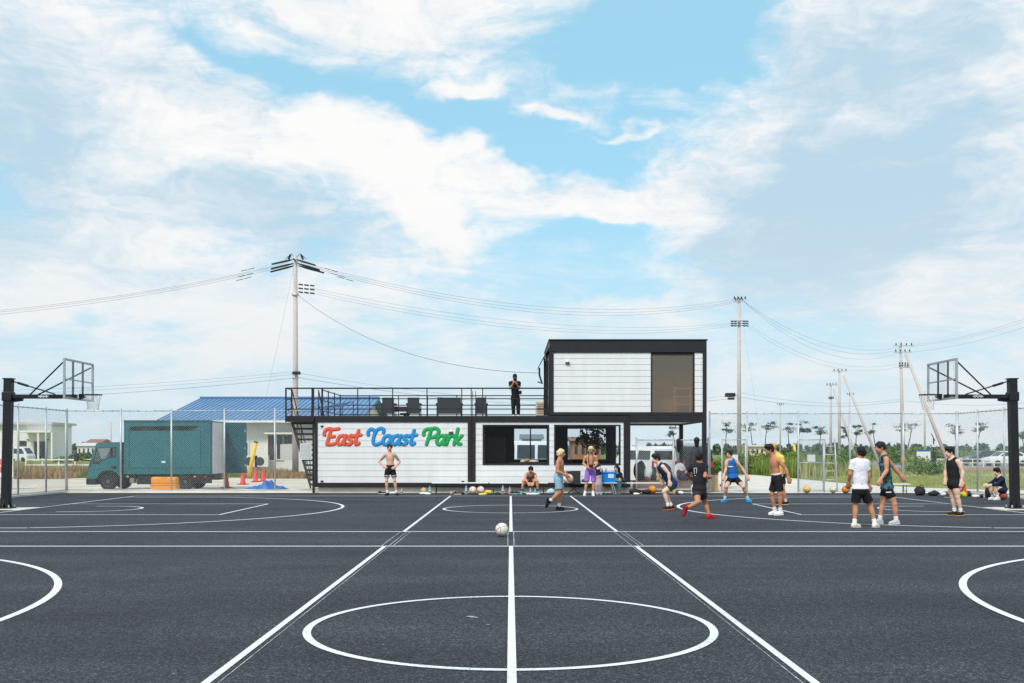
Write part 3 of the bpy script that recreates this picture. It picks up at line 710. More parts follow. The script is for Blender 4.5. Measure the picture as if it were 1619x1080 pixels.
def fence(label, posts, h, rails, z0=.06, group=None, skip=(), pr=.032, cat='fence', name='chain_link_fence', zmesh=None):
    t = thing(name, label, cat, (posts[0][0], posts[0][1], 0), 0, group)
    for i, p in enumerate(posts):
        MB().tube((p[0], p[1], -.02), (p[0], p[1], h + .06), pr, n=10).ball((p[0], p[1], h + .06), pr * 1.15, 8, 6).build('post', M_GALV, t, True, True)
    for i, (p, q) in enumerate(zip(posts[:-1], posts[1:])):
        for z in rails:
            MB().tube((p[0], p[1], z), (q[0], q[1], z), .02, n=8).build('rail', M_GALV, t, True, True)
        lo = z0 if i not in skip else skip[i]
        link_mesh(p, q, lo, h - .01).build('wire_mesh', M_WIRE, t, False, True)
        n = 6
        cl = MB()
        for k in range(1, n):
            f = k / n; x = p[0] + (q[0] - p[0]) * f; y = p[1] + (q[1] - p[1]) * f; cl.box(x - .02, x + .02, y - .028, y + .028, h - .03, h + .03)
        cl.build('wire_tie', M_GALV, t, False, True)
    return t
FY = 36.98; FH = 3.03
XF = [X(p, FY) for p in (106, 191, 271, 354.8, 434.6, 497)]
fence('tall chain link fence in front of the teal truck, left of the building', [(x, FY) for x in XF], FH, (FH, .1))
sx_l = XF[0]
fence('tall chain link fence along the court edge behind the left hoop', [(sx_l, FY - .1), (sx_l, 35.3), (sx_l, 33.3), (sx_l, 31.3), (sx_l, 29.3), (sx_l, 27.3)], FH, (FH, .1))
XG = [X(p, FY) for p in (1122, 1181, 1262, 1344, 1428, 1512)]
fence('tall chain link fence with a gateway, in front of the weeds', [(x, FY) for x in XG], 2.93, (2.93,), skip={0: 2.02, 1: 2.02, 2: .06})
sx_r = XG[-1]
fence('tall chain link fence along the court edge behind the right hoop', [(sx_r, FY - .1), (sx_r, 35.3), (sx_r, 33.4), (sx_r, 31.4), (sx_r, 29.4), (sx_r, 27.4)], 2.93, (2.93, .1))
fence('low chain link fence under the overhang in front of the piled bags', [(X(1007, 36.75), 36.9), (X(1065.5, 36.75), 36.9), (X(1121, 36.75), 36.9)], 1.95, (1.95, .12))
def gate_leaf(label, x0, x1, y0, y1, mid=False):
    t = thing('gate_leaf', label, 'gate', (x0, y0, 0), 0, 'open gate leaves of the court fence')
    fr = MB()
    for x, y in ((x0, y0), (x1, y1)): fr.tube((x, y, .04), (x, y, 1.98), .024, n=8)
    for z in ((.08, 1.96, 1.1) if mid else (.08, 1.96)): fr.tube((x0, y0, z), (x1, y1, z), .02, n=8)
    fr.build('frame', M_GALV, t, True, True)
    link_mesh((x0, y0), (x1, y1), .09, 1.95).build('wire_mesh', M_WIRE, t, False, True)
    xc, yc = x0 + (x1 - x0) * .5, y0 + (y1 - y0) * .5
    MB().box(xc - .15, xc + .15, yc - .04, yc - .03, 1.14, 1.40, .002).build('notice', mat('notice plate', rgb(228, 230, 228), .6, 0, .04), t, False, True)
    return t
gate_leaf('open gate leaf with a white notice behind the player in blue', XG[1] - .92, XG[1] - .04, FY + .06, FY + .06)
gate_leaf('open gate leaf with middle bar and white notice, beside the empty gateway', XG[2] + .04, XG[2] + .96, FY + .08, FY + .08, True)
# folded steel stand behind the fence
t = thing('steel_rack', 'galvanised ladder-like steel rack standing behind the fence near a ball', 'rack', (X(1313, 37.6), 37.6, 0))
fr = MB(); xa, xb = X(1303, 37.6), X(1324, 37.6)
for x in (xa, xb): fr.tube((x, 37.6, 0), (x + (.06 if x == xa else -.06), 37.75, 2.0), .028, n=8)
fr.build('upright', M_GALV, t, True, True)
for z in (.45, .78, 1.08, 1.4, 1.72): MB().tube((xa + .03 * z, 37.6 + .075 * z, z), (xb - .03 * z, 37.6 + .075 * z, z), .02, n=8).build('rung', M_GALV, t, True, True)
# notice on the fence by the stair
t = thing('notice_board', 'pale notice sheet with small print tied to the fence by the stair', 'notice', (X(483, 36.9), 36.9, 0))
xa, xb = X(474, 36.9), X(492.5, 36.9); za, zb = Z(727, 36.9), Z(701, 36.9)
MB().box(xa, xb, 36.9, 36.908, za, zb).build('sheet', mat('notice sheet', rgb(214, 216, 218), .6, 0, .05, 3), t, False, True)
tx = MB()
for i in range(11):
    z = zb - .05 - i * .05; x = xa + .04
    while x < xb - .07:
        w = random.uniform(.02, .06); tx.box(x, min(x + w, xb - .03), 36.896, 36.8985, z - .012, z); x += w + .015
tx.build('print', mat('notice ink', rgb(150, 152, 156), .7), t, False, True)

# ------------------------------------------------------------------ basketball hoops
M_HOOP = mat('hoop black steel', rgb(30, 30, 34), .4, 0, .12, 4, .04)
M_ALU = mat('aluminium', rgb(176, 180, 184), .4, .4, .08, 5)
M_ACRY = glass_mat('clear acrylic', (.94, .95, .97), .12, fres=False)
M_NET = mat('white net', rgb(226, 226, 226), .8)
M_BOLT = mat('bolt', rgb(190, 190, 190), .4, .5)
def hoop(s, label):
    xp = s * 13.43; y = 26.6
    t = thing('basketball_hoop', label, 'basketball hoop', (xp, y, 0), 0, 'basketball hoops facing each other')
    B = lambda mb, n, m, p=None, sm=False, bev=0: mb.build(n, m, p or t, sm, True, bev)
    pole = B(MB().add([(xp + s * .05 + a * .1, y + b * .1, 0.03) for a, b in ((-1, -1), (1, -1), (1, 1), (-1, 1))] + [(xp - s * .03 + a * .1, y + b * .1, 3.46) for a, b in ((-1, -1), (1, -1), (1, 1), (-1, 1))],
             [(0, 3, 2, 1), (4, 5, 6, 7), (0, 1, 5, 4), (1, 2, 6, 5), (2, 3, 7, 6), (3, 0, 4, 7)]), 'pole', M_HOOP, bev=.012)
    B(MB().box(xp - s * .03 - .125, xp - s * .03 + .125, y - .115, y + .115, 3.461, 3.49), 'pole_cap', M_HOOP, pole)
    B(MB().box(xp + s * .05 - .19, xp + s * .05 + .19, y - .19, y + .19, .012, .04), 'base_plate', M_HOOP)
    gs = MB()
    for a, b in ((-1, 0), (1, 0), (0, -1), (0, 1)):
        c = Vector((xp + s * .05 + a * .1, y + b * .1, .04)); gs.add([c, c + Vector((a * .08, b * .08, 0)), c + Vector((0, 0, .2)), c + Vector((.012 * b, .012 * a, 0)), c + Vector((a * .08 + .012 * b, b * .08 + .012 * a, 0)), c + Vector((.012 * b, .012 * a, .2))],
               [(0, 1, 2), (5, 4, 3), (0, 3, 4, 1), (1, 4, 5, 2), (2, 5, 3, 0)])
    B(gs, 'gusset', M_HOOP)
    for a in (-1, 1):
        for b in (-1, 1): B(MB().tube((xp + s * .05 + a * .15, y + b * .15, .04), (xp + s * .05 + a * .15, y + b * .15, .11), .022, n=6), 'anchor_bolt', M_BOLT)
    xb_ = s * 11.53
    B(MB().box(min(xp - s * .06, xb_ + s * .06), max(xp - s * .06, xb_ + s * .06), y - .065, y + .065, 2.945, 3.055), 'arm', M_HOOP, bev=.01)
    B(MB().box(xp - s * .02 - .13, xp - s * .02 + .13, y - .12, y + .12, 2.88, 3.12, .01), 'arm_bracket', M_HOOP)
    B(MB().path([(xp - s * .16, y, 2.90), (xp - s * .4, y, 2.93)], .05, 6), 'arm_gusset', M_HOOP)
    xd = xp - s * .98
    lab = MB()
    for k in range(7): lab.box(xd - .13 + k * .04, xd - .13 + k * .04 + .03, y - .082, y - .0765, 2.985 - .018 * (k % 2), 3.02 + .012 * (k % 3))
    B(lab, 'maker_plate', mat('white print', rgb(232, 232, 232), .6))
    # struts and turnbuckle
    B(MB().path([(xp - s * .1, y - .02, 3.42), (xp - s * 1.28, y - .02, 3.06)], .018, 6), 'tie_rod', M_HOOP)
    B(MB().tube((xp - s * .28, y - .02, 3.365), (xp - s * .55, y - .02, 3.283), .034, n=8), 'turnbuckle', M_HOOP)
    for q in (-1, 1):
        B(MB().path([(xp - s * (.62 if q < 0 else .78), y + q * .05, 3.05), (xb_ + s * .04, y + q * .86, 3.84)], .02, 6), 'strut', M_HOOP)
    # backboard
    y0, y1, z0, z1 = y - .9, y + .9, 2.90, 3.95; fw = .05
    bb = B(MB().box(xb_ - .025, xb_ + .025, y0, y1, z0, z0 + fw).box(xb_ - .025, xb_ + .025, y0, y1, z1 - fw, z1).box(xb_ - .025, xb_ + .025, y0, y0 + fw, z0 + fw, z1 - fw).box(xb_ - .025, xb_ + .025, y1 - fw, y1, z0 + fw, z1 - fw), 'backboard', M_ALU)
    B(MB().add([(xb_, y0 + fw, z0 + fw), (xb_, y1 - fw, z0 + fw), (xb_, y1 - fw, z1 - fw), (xb_, y0 + fw, z1 - fw)], [(0, 1, 2, 3)]), 'pane', M_ACRY, bb)
    br = MB()
    for yy in (y - .3, y + .3): br.box(xb_ + s * .012 - .005 if s > 0 else xb_ - .045, xb_ + .045 if s > 0 else xb_ - .007, yy - .022, yy + .022, z0 + fw, z1 - fw)
    B(br, 'back_bar', M_HOOP, bb)
    zc = 3.42
    B(MB().box(xb_ + s * .03 - .012, xb_ + s * .03 + .012, y0 + fw, y1 - fw, zc - .018, zc + .018), 'back_bar', M_ALU, bb)
    # rim and net
    xr = s * 11.15; pts = [(xr + .228 * math.cos(2 * math.pi * k / 32), y + .228 * math.sin(2 * math.pi * k / 32), 3.05) for k in range(33)]
    rim = B(MB().path(pts, .012, 6), 'rim', M_HOOP, sm=True)
    B(MB().box(min(xb_ - s * .026, xr + s * .22), max(xb_ - s * .026, xr + s * .22), y - .09, y + .09, 2.96, 3.07), 'rim_mount', M_HOOP, rim, bev=.01)
    B(MB().prism([(xb_ - s * .026, 2.92), (xb_ - s * .026, 2.98), (xr + s * .2, 3.03)], y - .05, y + .05), 'rim_bracket', M_HOOP, rim)
    nt = MB(); NN = 12
    rad = [.222, .20, .175, .155, .145, .15]; zs = [3.045, 2.97, 2.89, 2.81, 2.73, 2.65]
    for k in range(NN):
        for lv in range(5):
            for dr in (-.5, .5):
                a0 = 2 * math.pi * (k + (lv % 2) * .5) / NN; a1 = 2 * math.pi * (k + (lv % 2) * .5 + dr) / NN
                nt.tube((xr + rad[lv] * math.cos(a0), y + rad[lv] * math.sin(a0), zs[lv]), (xr + rad[lv + 1] * math.cos(a1), y + rad[lv + 1] * math.sin(a1), zs[lv + 1]), .0045, n=4, caps=False)
    B(nt, 'net', M_NET, rim)
hoop(-1, 'black cantilever basketball hoop with clear backboard at the left end of the far court')
hoop(1, 'black cantilever basketball hoop with clear backboard at the right end of the far court')

# ------------------------------------------------------------------ balls
def ball_mat(name, c, seam):
    if name in MATS: return MATS[name]
    mt = bpy.data.materials.new(name); mt.use_nodes = True; nt = mt.node_tree; b = nt.nodes['Principled BSDF']; N = nt.nodes.new; L = nt.links.new
    nz = N('ShaderNodeTexNoise'); nz.inputs['Scale'].default_value = 14; tc = N('ShaderNodeTexCoord'); L(tc.outputs['Object'], nz.inputs['Vector'])
    r = N('ShaderNodeValToRGB'); L(nz.outputs['Fac'], r.inputs[0]); r.color_ramp.elements[0].color = (*[x * .85 for x in c], 1); r.color_ramp.elements[1].color = (*c, 1)
    L(r.outputs[0], b.inputs['Base Color']); b.inputs['Roughness'].default_value = .55
    MATS[name] = mt; return mt
M_SEAMB = mat('ball seam', rgb(70, 64, 58), .7); M_SEAMG = mat('gold seam', rgb(116, 94, 58), .6)
def ball(name, label, c, r, col, seam=M_SEAMB, group=None, cat='ball', rot=(0.4, .3, .2), panel=None, z0=0.0):
    t = thing(name, label, cat, (c[0], c[1], z0 + .006), 0, group)
    o = MB().ball((0, 0, r), r, 24, 16).build('cover', ball_mat('ball ' + str(col), col, None), t, True)
    R = Matrix.Rotation(rot[0], 3, 'X') @ Matrix.Rotation(rot[1], 3, 'Y') @ Matrix.Rotation(rot[2], 3, 'Z')
    sm = MB(); cc = Vector((0, 0, r)); n = 36
    def curve(fn): sm.path([cc + R @ (Vector(fn(2 * math.pi * k / n)).normalized() * (r * 1.0)) for k in range(n + 1)], r * .032, 5, False)
    curve(lambda a: (math.cos(a), math.sin(a), 0)); curve(lambda a: (math.cos(a), 0, math.sin(a)))
    for q in (-1, 1): curve(lambda a: (q * .62 + .0 * a, .78 * math.cos(a), .78 * math.sin(a)))
    sm.build('seam', seam, t, True)
    if panel: MB().ball((0, 0, r), r * 1.004, 24, 16, (1, .55, 1)).build('colour_panel', ball_mat('ball ' + str(panel), panel, None), t, True)
    return t
d = D(848.5); ball('basketball', 'white basketball lying alone on the open court beside the centre line', (X(793.5, d), d), .122, rgb(236, 230, 218), M_SEAMG, rot=(.9, .35, .4))

# ------------------------------------------------------------------ truck behind the fence
TD = 39.0; ts = F / TD
tx_ = lambda px: (px - 807) / ts
tz_ = lambda py: H + (712 - py) / ts
M_TEAL = mat('teal truck paint', rgb(40, 108, 114), .35, 0, .05, 1.5, 0, 40, .5, coat=.3)
M_TEALD = mat('dark teal panel', rgb(30, 84, 94), .45, 0, .06)
M_RUB = mat('tyre rubber', rgb(34, 34, 36), .85, 0, .15, 20, .2, 80)
M_UNDER = mat('chassis black', rgb(30, 30, 32), .6, 0, .2, 6)
M_CARGLASS = glass_mat('car glass', (.45, .55, .55), .14)
M_LAMP = mat('headlamp lens', rgb(220, 224, 226), .15, 0, .05)
trk = thing('delivery_truck', 'teal box truck parked behind the fence with its rear door open', 'truck', (tx_(240), TD, 0))
def tp(mb, name, m, parent=None, **k): return mb.build(name, m, parent or trk, world=True, **k)
TW = 1.72
cab = [(tx_(138.5), tz_(756)), (tx_(138.5), tz_(745)), (tx_(141), tz_(733)), (tx_(152), tz_(701.5)), (tx_(157), tz_(699.5)), (tx_(191), tz_(699)), (tx_(191.5), tz_(752)), (tx_(187), tz_(752)),
       (tx_(183.5), tz_(747)), (tx_(177), tz_(744)), (tx_(168), tz_(743.5)), (tx_(160), tz_(746)), (tx_(155), tz_(752)), (tx_(153), tz_(757))]
sw_ = [(tx_(146.5), tz_(732)), (tx_(153), tz_(708.5)), (tx_(183.5), tz_(707.5)), (tx_(183), tz_(722)), (tx_(169), tz_(724)), (tx_(160), tz_(729)), (tx_(155), tz_(733))]
def cab_shell():
    # side skins with window holes, joined by a lofted outer strip
    bm = bmesh.new()
    for yy in (TD, TD + TW):
        vo = [bm.verts.new((x, yy, z)) for x, z in cab]; vi = [bm.verts.new((x, yy, z)) for x, z in sw_]
        eo = [bm.edges.new((vo[i], vo[(i + 1) % len(vo)])) for i in range(len(vo))]; ei = [bm.edges.new((vi[i], vi[(i + 1) % len(vi)])) for i in range(len(vi))]
        bmesh.ops.triangle_fill(bm, edges=eo + ei, use_beauty=True)
    mb = MB().bm(bm)
    n = len(cab)
    for i in range(n):
        a, b = cab[i], cab[(i + 1) % n]
        if i == 2:      # windscreen opening
            a2 = (a[0] + (b[0] - a[0]) * .06, a[1] + (b[1] - a[1]) * .06); b2 = (a[0] + (b[0] - a[0]) * .92, a[1] + (b[1] - a[1]) * .92)
            mb.add([(a[0], TD, a[1]), (a[0], TD + TW, a[1]), (a2[0], TD + TW, a2[1]), (a2[0], TD, a2[1])], [(0, 1, 2, 3)])
            mb.add([(b2[0], TD, b2[1]), (b2[0], TD + TW, b2[1]), (b[0], TD + TW, b[1]), (b[0], TD, b[1])], [(0, 1, 2, 3)])
            for u, v in ((TD, TD + .09), (TD + TW - .09, TD + TW)): mb.add([(a2[0], u, a2[1]), (a2[0], v, a2[1]), (b2[0], v, b2[1]), (b2[0], u, b2[1])], [(0, 1, 2, 3)])
            continue
        mb.add([(a[0], TD, a[1]), (a[0], TD + TW, a[1]), (b[0], TD + TW, b[1]), (b[0], TD, b[1])], [(0, 1, 2, 3)])
    return mb
cabo = tp(cab_shell(), 'cab', M_TEAL)
tp(MB().add([(cab[2][0] + .012, TD + .09, cab[2][1] + .04), (cab[2][0] + .012, TD + TW - .09, cab[2][1] + .04), (cab[3][0] - .01, TD + TW - .09, cab[3][1] - .05), (cab[3][0] - .01, TD + .09, cab[3][1] - .05)], [(0, 1, 2, 3)]), 'windscreen', M_CARGLASS, cabo)
for yy in (TD + .008, TD + TW - .008): tp(MB().add([(x, yy, z) for x, z in sw_], [tuple(range(len(sw_)))]), 'side_window', M_CARGLASS, cabo)
sl = MB()
for a, b in zip(sw_, sw_[1:] + sw_[:1]): sl.path([(a[0], TD - .004, a[1]), (b[0], TD - .004, b[1])], .012, 4)
tp(sl, 'window_seal', M_UNDER, cabo)
tp(MB().path([(tx_(144), TD - .001, tz_(742)), (tx_(160), TD - .001, tz_(741)), (tx_(186), TD - .001, tz_(738))], .008, 4), 'door_crease', M_TEALD, cabo)
tp(MB().path([(tx_(186.5), TD - .001, tz_(706)), (tx_(186.5), TD - .001, tz_(745))], .006, 4), 'door_gap', M_UNDER, cabo)
tp(MB().box(tx_(176), tx_(183.5), TD - .03, TD + .01, tz_(740.5), tz_(737), .008), 'door_handle', M_UNDER, cabo)
tp(MB().box(tx_(170), tx_(181), TD + .35, TD + .75, tz_(735), tz_(713), .05).box(tx_(170), tx_(181), TD + 1.0, TD + 1.4, tz_(735), tz_(713), .05), 'seat', M_UNDER, cabo)
tp(MB().box(tx_(143), tx_(150), TD + .1, TD + TW - .1, tz_(738), tz_(732), .03), 'dashboard', M_UNDER, cabo)
sw2 = [(tx_(156) + .17 * math.cos(a) * .5, TD + .55 + .19 * math.sin(a), tz_(727) + .17 * math.cos(a)) for a in [2 * math.pi * k / 16 for k in range(17)]]
tp(MB().path(sw2, .014, 5), 'steering_wheel', M_UNDER, cabo)
tp(MB().box(tx_(136), tx_(153), TD - .02, TD + TW + .02, tz_(766.5), tz_(756), .03), 'bumper', M_UNDER)
tp(MB().box(tx_(137.8), tx_(140), TD + .05, TD + .4, tz_(754.5), tz_(748), .01), 'headlight', M_LAMP)
tp(MB().box(tx_(137.8), tx_(140), TD + TW - .4, TD + TW - .05, tz_(754.5), tz_(748), .01), 'headlight', M_LAMP)
tp(MB().box(tx_(137.9), tx_(139.5), TD + .5, TD + 1.2, tz_(752), tz_(743), .01), 'grille', M_UNDER)
tp(MB().path([(tx_(144), TD - .02, tz_(728.5)), (tx_(136), TD - .28, tz_(727)), (tx_(127), TD - .34, tz_(726))], .028, 5), 'mirror_arm', M_UNDER)
tp(MB().box(tx_(124.5), tx_(129), TD - .44, TD - .24, tz_(729.5), tz_(716.5), .02), 'mirror', M_UNDER)
# black arch liner
ar = MB(); n = 10
for k in range(n):
    a0 = math.radians(10 + 160 * k / n); a1 = math.radians(10 + 160 * (k + 1) / n); c0 = (tx_(170.4), tz_(761.5))
    ar.add([(c0[0] + r * math.cos(a), y, c0[1] + r * math.sin(a)) for y in (TD - .012, TD + .25) for r, a in ((.37, a0), (.45, a0), (.45, a1), (.37, a1))], [(0, 1, 2, 3), (7, 6, 5, 4), (0, 4, 5, 1), (1, 5, 6, 2), (2, 6, 7, 3), (3, 7, 4, 0)])
tp(ar, 'wheel_arch', M_UNDER)
def wheel(x, y, z, r, w, parent, B, rimm):
    R = Matrix.Rotation(math.pi / 2, 3, 'X')
    def lat(prof): 
        mb = MB().lathe(prof, 20); mb.v = [tuple(R @ Vector(v) + Vector((x, y, z))) for v in mb.v]; return mb
    tyre = B(lat([(r * .6, -w / 2), (r * .92, -w / 2), (r, -w / 2 + .03), (r, w / 2 - .03), (r * .92, w / 2), (r * .6, w / 2)]), 'wheel', M_RUB, parent, smooth=False)
    B(lat([(r * .12, w / 2 + .004), (r * .5, w / 2 - .01), (r * .6, w / 2 + .006), (r * .62, w / 2 - .03), (r * .3, -w / 2 + .02)]), 'rim', rimm, tyre)
    return tyre
M_RIM = mat('steel rim', rgb(90, 92, 96), .5, .3, .2, 10)
for px in (170.4, 292.5):
    for yy in (TD + .11, TD + TW - .11): wheel(tx_(px), yy, .335, .335, .2, trk, tp, M_RIM)
bxo = tp(MB().box(tx_(196), tx_(335), TD - .02, TD + TW + .02, tz_(750), tz_(665), .012), 'cargo_box', M_TEAL)
fr = MB(); a, b, c_, d_ = tx_(204), tx_(318), tz_(740), tz_(680)
for q in ((a, b, c_, c_ + .02), (a, b, d_ - .02, d_), (a, a + .02, c_, d_), (b - .02, b, c_, d_)): fr.box(q[0], q[1], TD - .034, TD - .019, q[2], q[3])
tp(fr, 'panel_frame', M_TEALD, bxo)
tp(MB().box(tx_(205), tx_(317), TD - .028, TD - .0195, tz_(739.4), tz_(680.6)), 'side_panel', M_TEAL, bxo)
tp(MB().prism([(tx_(206), tz_(676)), (tx_(206), tz_(679.5)), (tx_(209), tz_(680)), (tx_(302), tz_(679)), (tx_(314), tz_(674)), (tx_(309), tz_(673.4)), (tx_(210), tz_(674.5))], TD - .05, TD - .036), 'awning_slot', M_UNDER, bxo)
tp(MB().box(tx_(256), tx_(262), TD - .036, TD - .0285, tz_(732), tz_(729), .002), 'sticker', mat('sticker', rgb(220, 226, 228), .5), bxo)
for px in (197.2, 322, 327, 333.4): tp(MB().box(tx_(px) - .02, tx_(px) + .02, TD - .032, TD - .0185, tz_(749.5), tz_(666)), 'corner_rail', M_TEAL if px != 333.4 else M_TEALD, bxo)
tp(MB().box(tx_(196), tx_(335.5), TD - .036, TD + .02, tz_(667.5), tz_(664.5)), 'roof_rail', M_TEALD, bxo)
tp(MB().box(tx_(335.1), tx_(336.4), TD + .04, TD + TW - .04, tz_(749), tz_(668)), 'inner_lining', mat('pale lining', rgb(226, 220, 218), .6), bxo)
dr_ = tp(MB().box(tx_(336.6), tx_(336.6) + .86, TD + TW - .03, TD + TW + .02, tz_(749.5), tz_(666), .006), 'rear_door', M_TEALD)
for z in (.9, 1.6, 2.3): tp(MB().box(tx_(336.6) + .80, tx_(336.6) + .83, TD + TW - .06, TD + TW - .031, z, z + .1), 'latch', M_BOLT, dr_)
dr2 = tp(MB().box(tx_(335.4), tx_(335.4) + .04, TD - .84, TD - .03, tz_(748), tz_(667), .006), 'rear_door', mat('pale lining', rgb(226, 220, 218), .6)) if False else None
tp(MB().box(tx_(196), tx_(334), TD + .35, TD + TW - .35, .42, tz_(750) - .002), 'chassis', M_UNDER)
tp(MB().box(tx_(192), tx_(196) - .005, TD + .1, TD + TW - .1, .55, tz_(705)), 'air_duct', M_UNDER)
tp(MB().box(tx_(205), tx_(211.5), TD + .0, TD + .3, tz_(764), tz_(756), .01), 'battery_box', mat('grey box', rgb(130, 132, 134), .5))
tp(MB().box(tx_(215), tx_(276), TD + .06, TD + .34, tz_(766), tz_(753), .02), 'side_guard', M_UNDER)
tp(MB().box(tx_(305), tx_(335), TD - .01, TD + .02, tz_(764), tz_(751.5)), 'mud_flap', M_UNDER)
tp(MB().add([(tx_(318), TD + .1, .42), (tx_(343), TD + .1, .40), (tx_(343), TD + TW - .1, .40), (tx_(318), TD + TW - .1, .42), (tx_(318), TD + .1, .47), (tx_(343), TD + .1, .43), (tx_(343), TD + TW - .1, .43), (tx_(318), TD + TW - .1, .47)],
            [(0, 3, 2, 1), (4, 5, 6, 7), (0, 1, 5, 4), (1, 2, 6, 5), (2, 3, 7, 6), (3, 0, 4, 7)]), 'tail_step', M_UNDER)
for px, c in ((202, rgb(230, 190, 60)), (308, rgb(230, 190, 60)), (325, rgb(200, 40, 40))): tp(MB().box(tx_(px) - .04, tx_(px) + .04, TD - .026, TD - .011, tz_(754.6), tz_(752.4)), 'side_marker', mat('marker' + str(px), c, .3))

# ------------------------------------------------------------------ cones, barrier, tarp
M_CONE = mat('cone red', rgb(232, 62, 42), .5, 0, .08, 5)
M_CONEB = mat('cone base', rgb(160, 50, 40), .7, 0, .1)
cone0 = None
for px, py, lab in ((358, 771.5, 'leftmost and nearest red traffic cone on the gravel behind the fence'), (384, 766, 'red traffic cone at the foot of the leaning yellow guard'),
                    (404, 762, 'red traffic cone, second from the right in the row behind the fence'), (416, 761, 'rightmost red traffic cone, farthest back on the gravel')):
    d = D(py)
    if cone0 is None:
        cone0 = thing('traffic_cone', lab, 'traffic cone', (0, 0, 0), 0, 'red traffic cones behind the fence')
        MB().lathe([(.15, .03), (.125, .06), (.03, .66), (.028, .7), (.012, .7)], 16).build('cone', M_CONE, cone0, True)
        MB().box(-.2, .2, -.2, .2, 0, .032, .01).build('base', M_CONEB, cone0)
        c = cone0
    else: c = copy_tree(cone0)
    c['label'] = lab; c.location = (X(px, d), d, 0); c.rotation_euler = (0, 0, random.uniform(0, 1.5))
d = 37.55; s_ = F / d
t = thing('water_barrier', 'orange plastic water-filled barrier on the gravel in front of the truck', 'barrier', (X(261, d), d, 0))
w = (282 - 241) / s_ / 2
M_ORG = mat('orange plastic', rgb(252, 164, 52), .45, 0, .05, 3)
MB().box(-w, w, -.22, .22, 0, .30, .05).build('lower_half', M_ORG, t, True)
MB().box(-w + .01, w - .01, -.2, .2, .285, .56, .06).build('upper_half', M_ORG, t, True)
MB().box(-w - .01, w - .03, -.235, -.1, .245, .275, .01).box(-.1, .14, -.2, -.16, .5, .55, .01).build('moulded_rib', mat('orange shade', rgb(226, 140, 44), .5), t)
smooth_by_angle(t.children[0], .8); smooth_by_angle(t.children[1], .8)
t = thing('blue_tarp', 'crumpled blue tarpaulin lying on the gravel behind the fence', 'tarpaulin', (X(418, 38.2), 38.2, 0))
M_TARP = mat('blue tarp', rgb(40, 112, 190), .4, 0, .12, 5, .3, 14)
nx, ny = 46, 20; vs = []; fs = []
for j in range(ny + 1):
    for i in range(nx + 1):
        u = i / nx; v = j / ny; e = math.sin(math.pi * u) ** .6 * math.sin(math.pi * v) ** .6
        prof = .10 + .26 * math.exp(-((u - .58) / .17) ** 2) + .08 * math.exp(-((u - .2) / .15) ** 2) + .2 * math.exp(-((u - .9) / .08) ** 2)
        z = e * prof * (1 + .35 * math.sin(23 * u + 5 * v) * math.sin(15 * v + 7 * u)) + .01 + .035 * e * random.random()
        vs.append((-.85 + 1.75 * u + .06 * math.sin(11 * v + 3), -.55 + 1.1 * v + .12 * math.sin(7 * u), max(.004, z)))
for j in range(ny):
    for i in range(nx): a = j * (nx + 1) + i; fs.append((a, a + 1, a + nx + 2, a + nx + 1))
o = mesh_obj('sheet', vs, fs, M_TARP, t, True)
# ------------------------------------------------------------------ utility poles and wires
M_POLE = mat('concrete pole', rgb(196, 186, 180), .8, 0, .08, 3, .05)
M_INS = mat('insulator black', rgb(34, 36, 40), .5)
M_GUARD = mat('yellow guard', rgb(236, 196, 40), .5, 0, .06)
M_CABLE = mat('power cable', rgb(118, 126, 138), .6)
def pole(label, px, top, d, arms=(), r0=.11, r1=.19, guard=None, group='concrete utility poles', lean=0):
    x = X(px, d); zt = Z(top, d)
    t = thing('utility_pole', label, 'utility pole', (x, d, 0), 0, group)
    MB().tube((0, 0, -.05), (lean, 0, zt), r1, r0, 12).build('shaft', M_POLE, t, True)
    for (py, w0, w1, ins) in arms:      # crossarms: picture height, extents in metres, insulators
        z = Z(py, d)
        MB().box(w0, w1, -.16, -.1, z - .05, z + .05).build('crossarm', M_INS if ins == 'k' else M_GALV, t)
        n = 4
        for k in range(n):
            xx = w0 + (w1 - w0) * (k + .5) / n if ins != 'e' else (w0 if k % 2 else w1)
            MB().lathe([(.03, 0), (.07, .04), (.04, .08), (.07, .13), (.03, .2)], 8, (xx, -.13, z + .05)).build('insulator', M_INS, t, True)
    if guard: MB().tube((0, 0, guard[0]), (0, 0, guard[1]), r1 + .012, n=12).build('marker_band', mat('orange band', rgb(206, 130, 30), .5, 0, .1, 9), t, True)
    return t
DA, DB, DC = 57, 80, 92
pa = pole('tall concrete utility pole behind the blue roofed building, left of the deck', 467, 404, DA, guard=None)
# strain insulators at the top of that pole
zt = Z(412, DA)
for side in (-1, 1):
    for k, (dy, dz) in enumerate(((-.25, .05), (0, -.12), (.25, -.2))):
        a = Vector((side * .12, dy, zt - .05 + dz)); b = Vector((side * (1.25 + .15 * k), dy * 2, zt - .30 + dz - (.06 if side < 0 else .12)))
        MB().path([a, a + (b - a) * .3, b], [.03, .06, .045], 6).build('insulator', M_INS, pa, True)
        for q in (.5, .85):
            c = b + (b - a) * (q + .3 * (side < 0)); MB().tube(c, c + (b - a) * .3, .018, n=5).build('cable_sleeve', M_INS, pa)
    MB().path([(0, 0, zt + .1), (side * .25, .1, zt + .42), (side * .6, .1, zt + .1)], .018, 5).build('jumper', M_INS, pa)
    MB().tube((side * .3, .1, zt + .36), (side * .42, .1, zt + .08), .06, n=6).build('arrester', M_INS, pa)
MB().tube((0, -.5, zt), (0, .5, zt), .05, n=6).build('crossarm', M_INS, pa)
for py in (450, 456, 462):
    for q in range(3): MB().tube((.2 + q * .33, -.1, Z(py, DA) - .03 * q), (.45 + q * .33, -.1, Z(py + 1, DA) - .03 * q), .045, n=6).build('insulator', M_INS, pa, True)
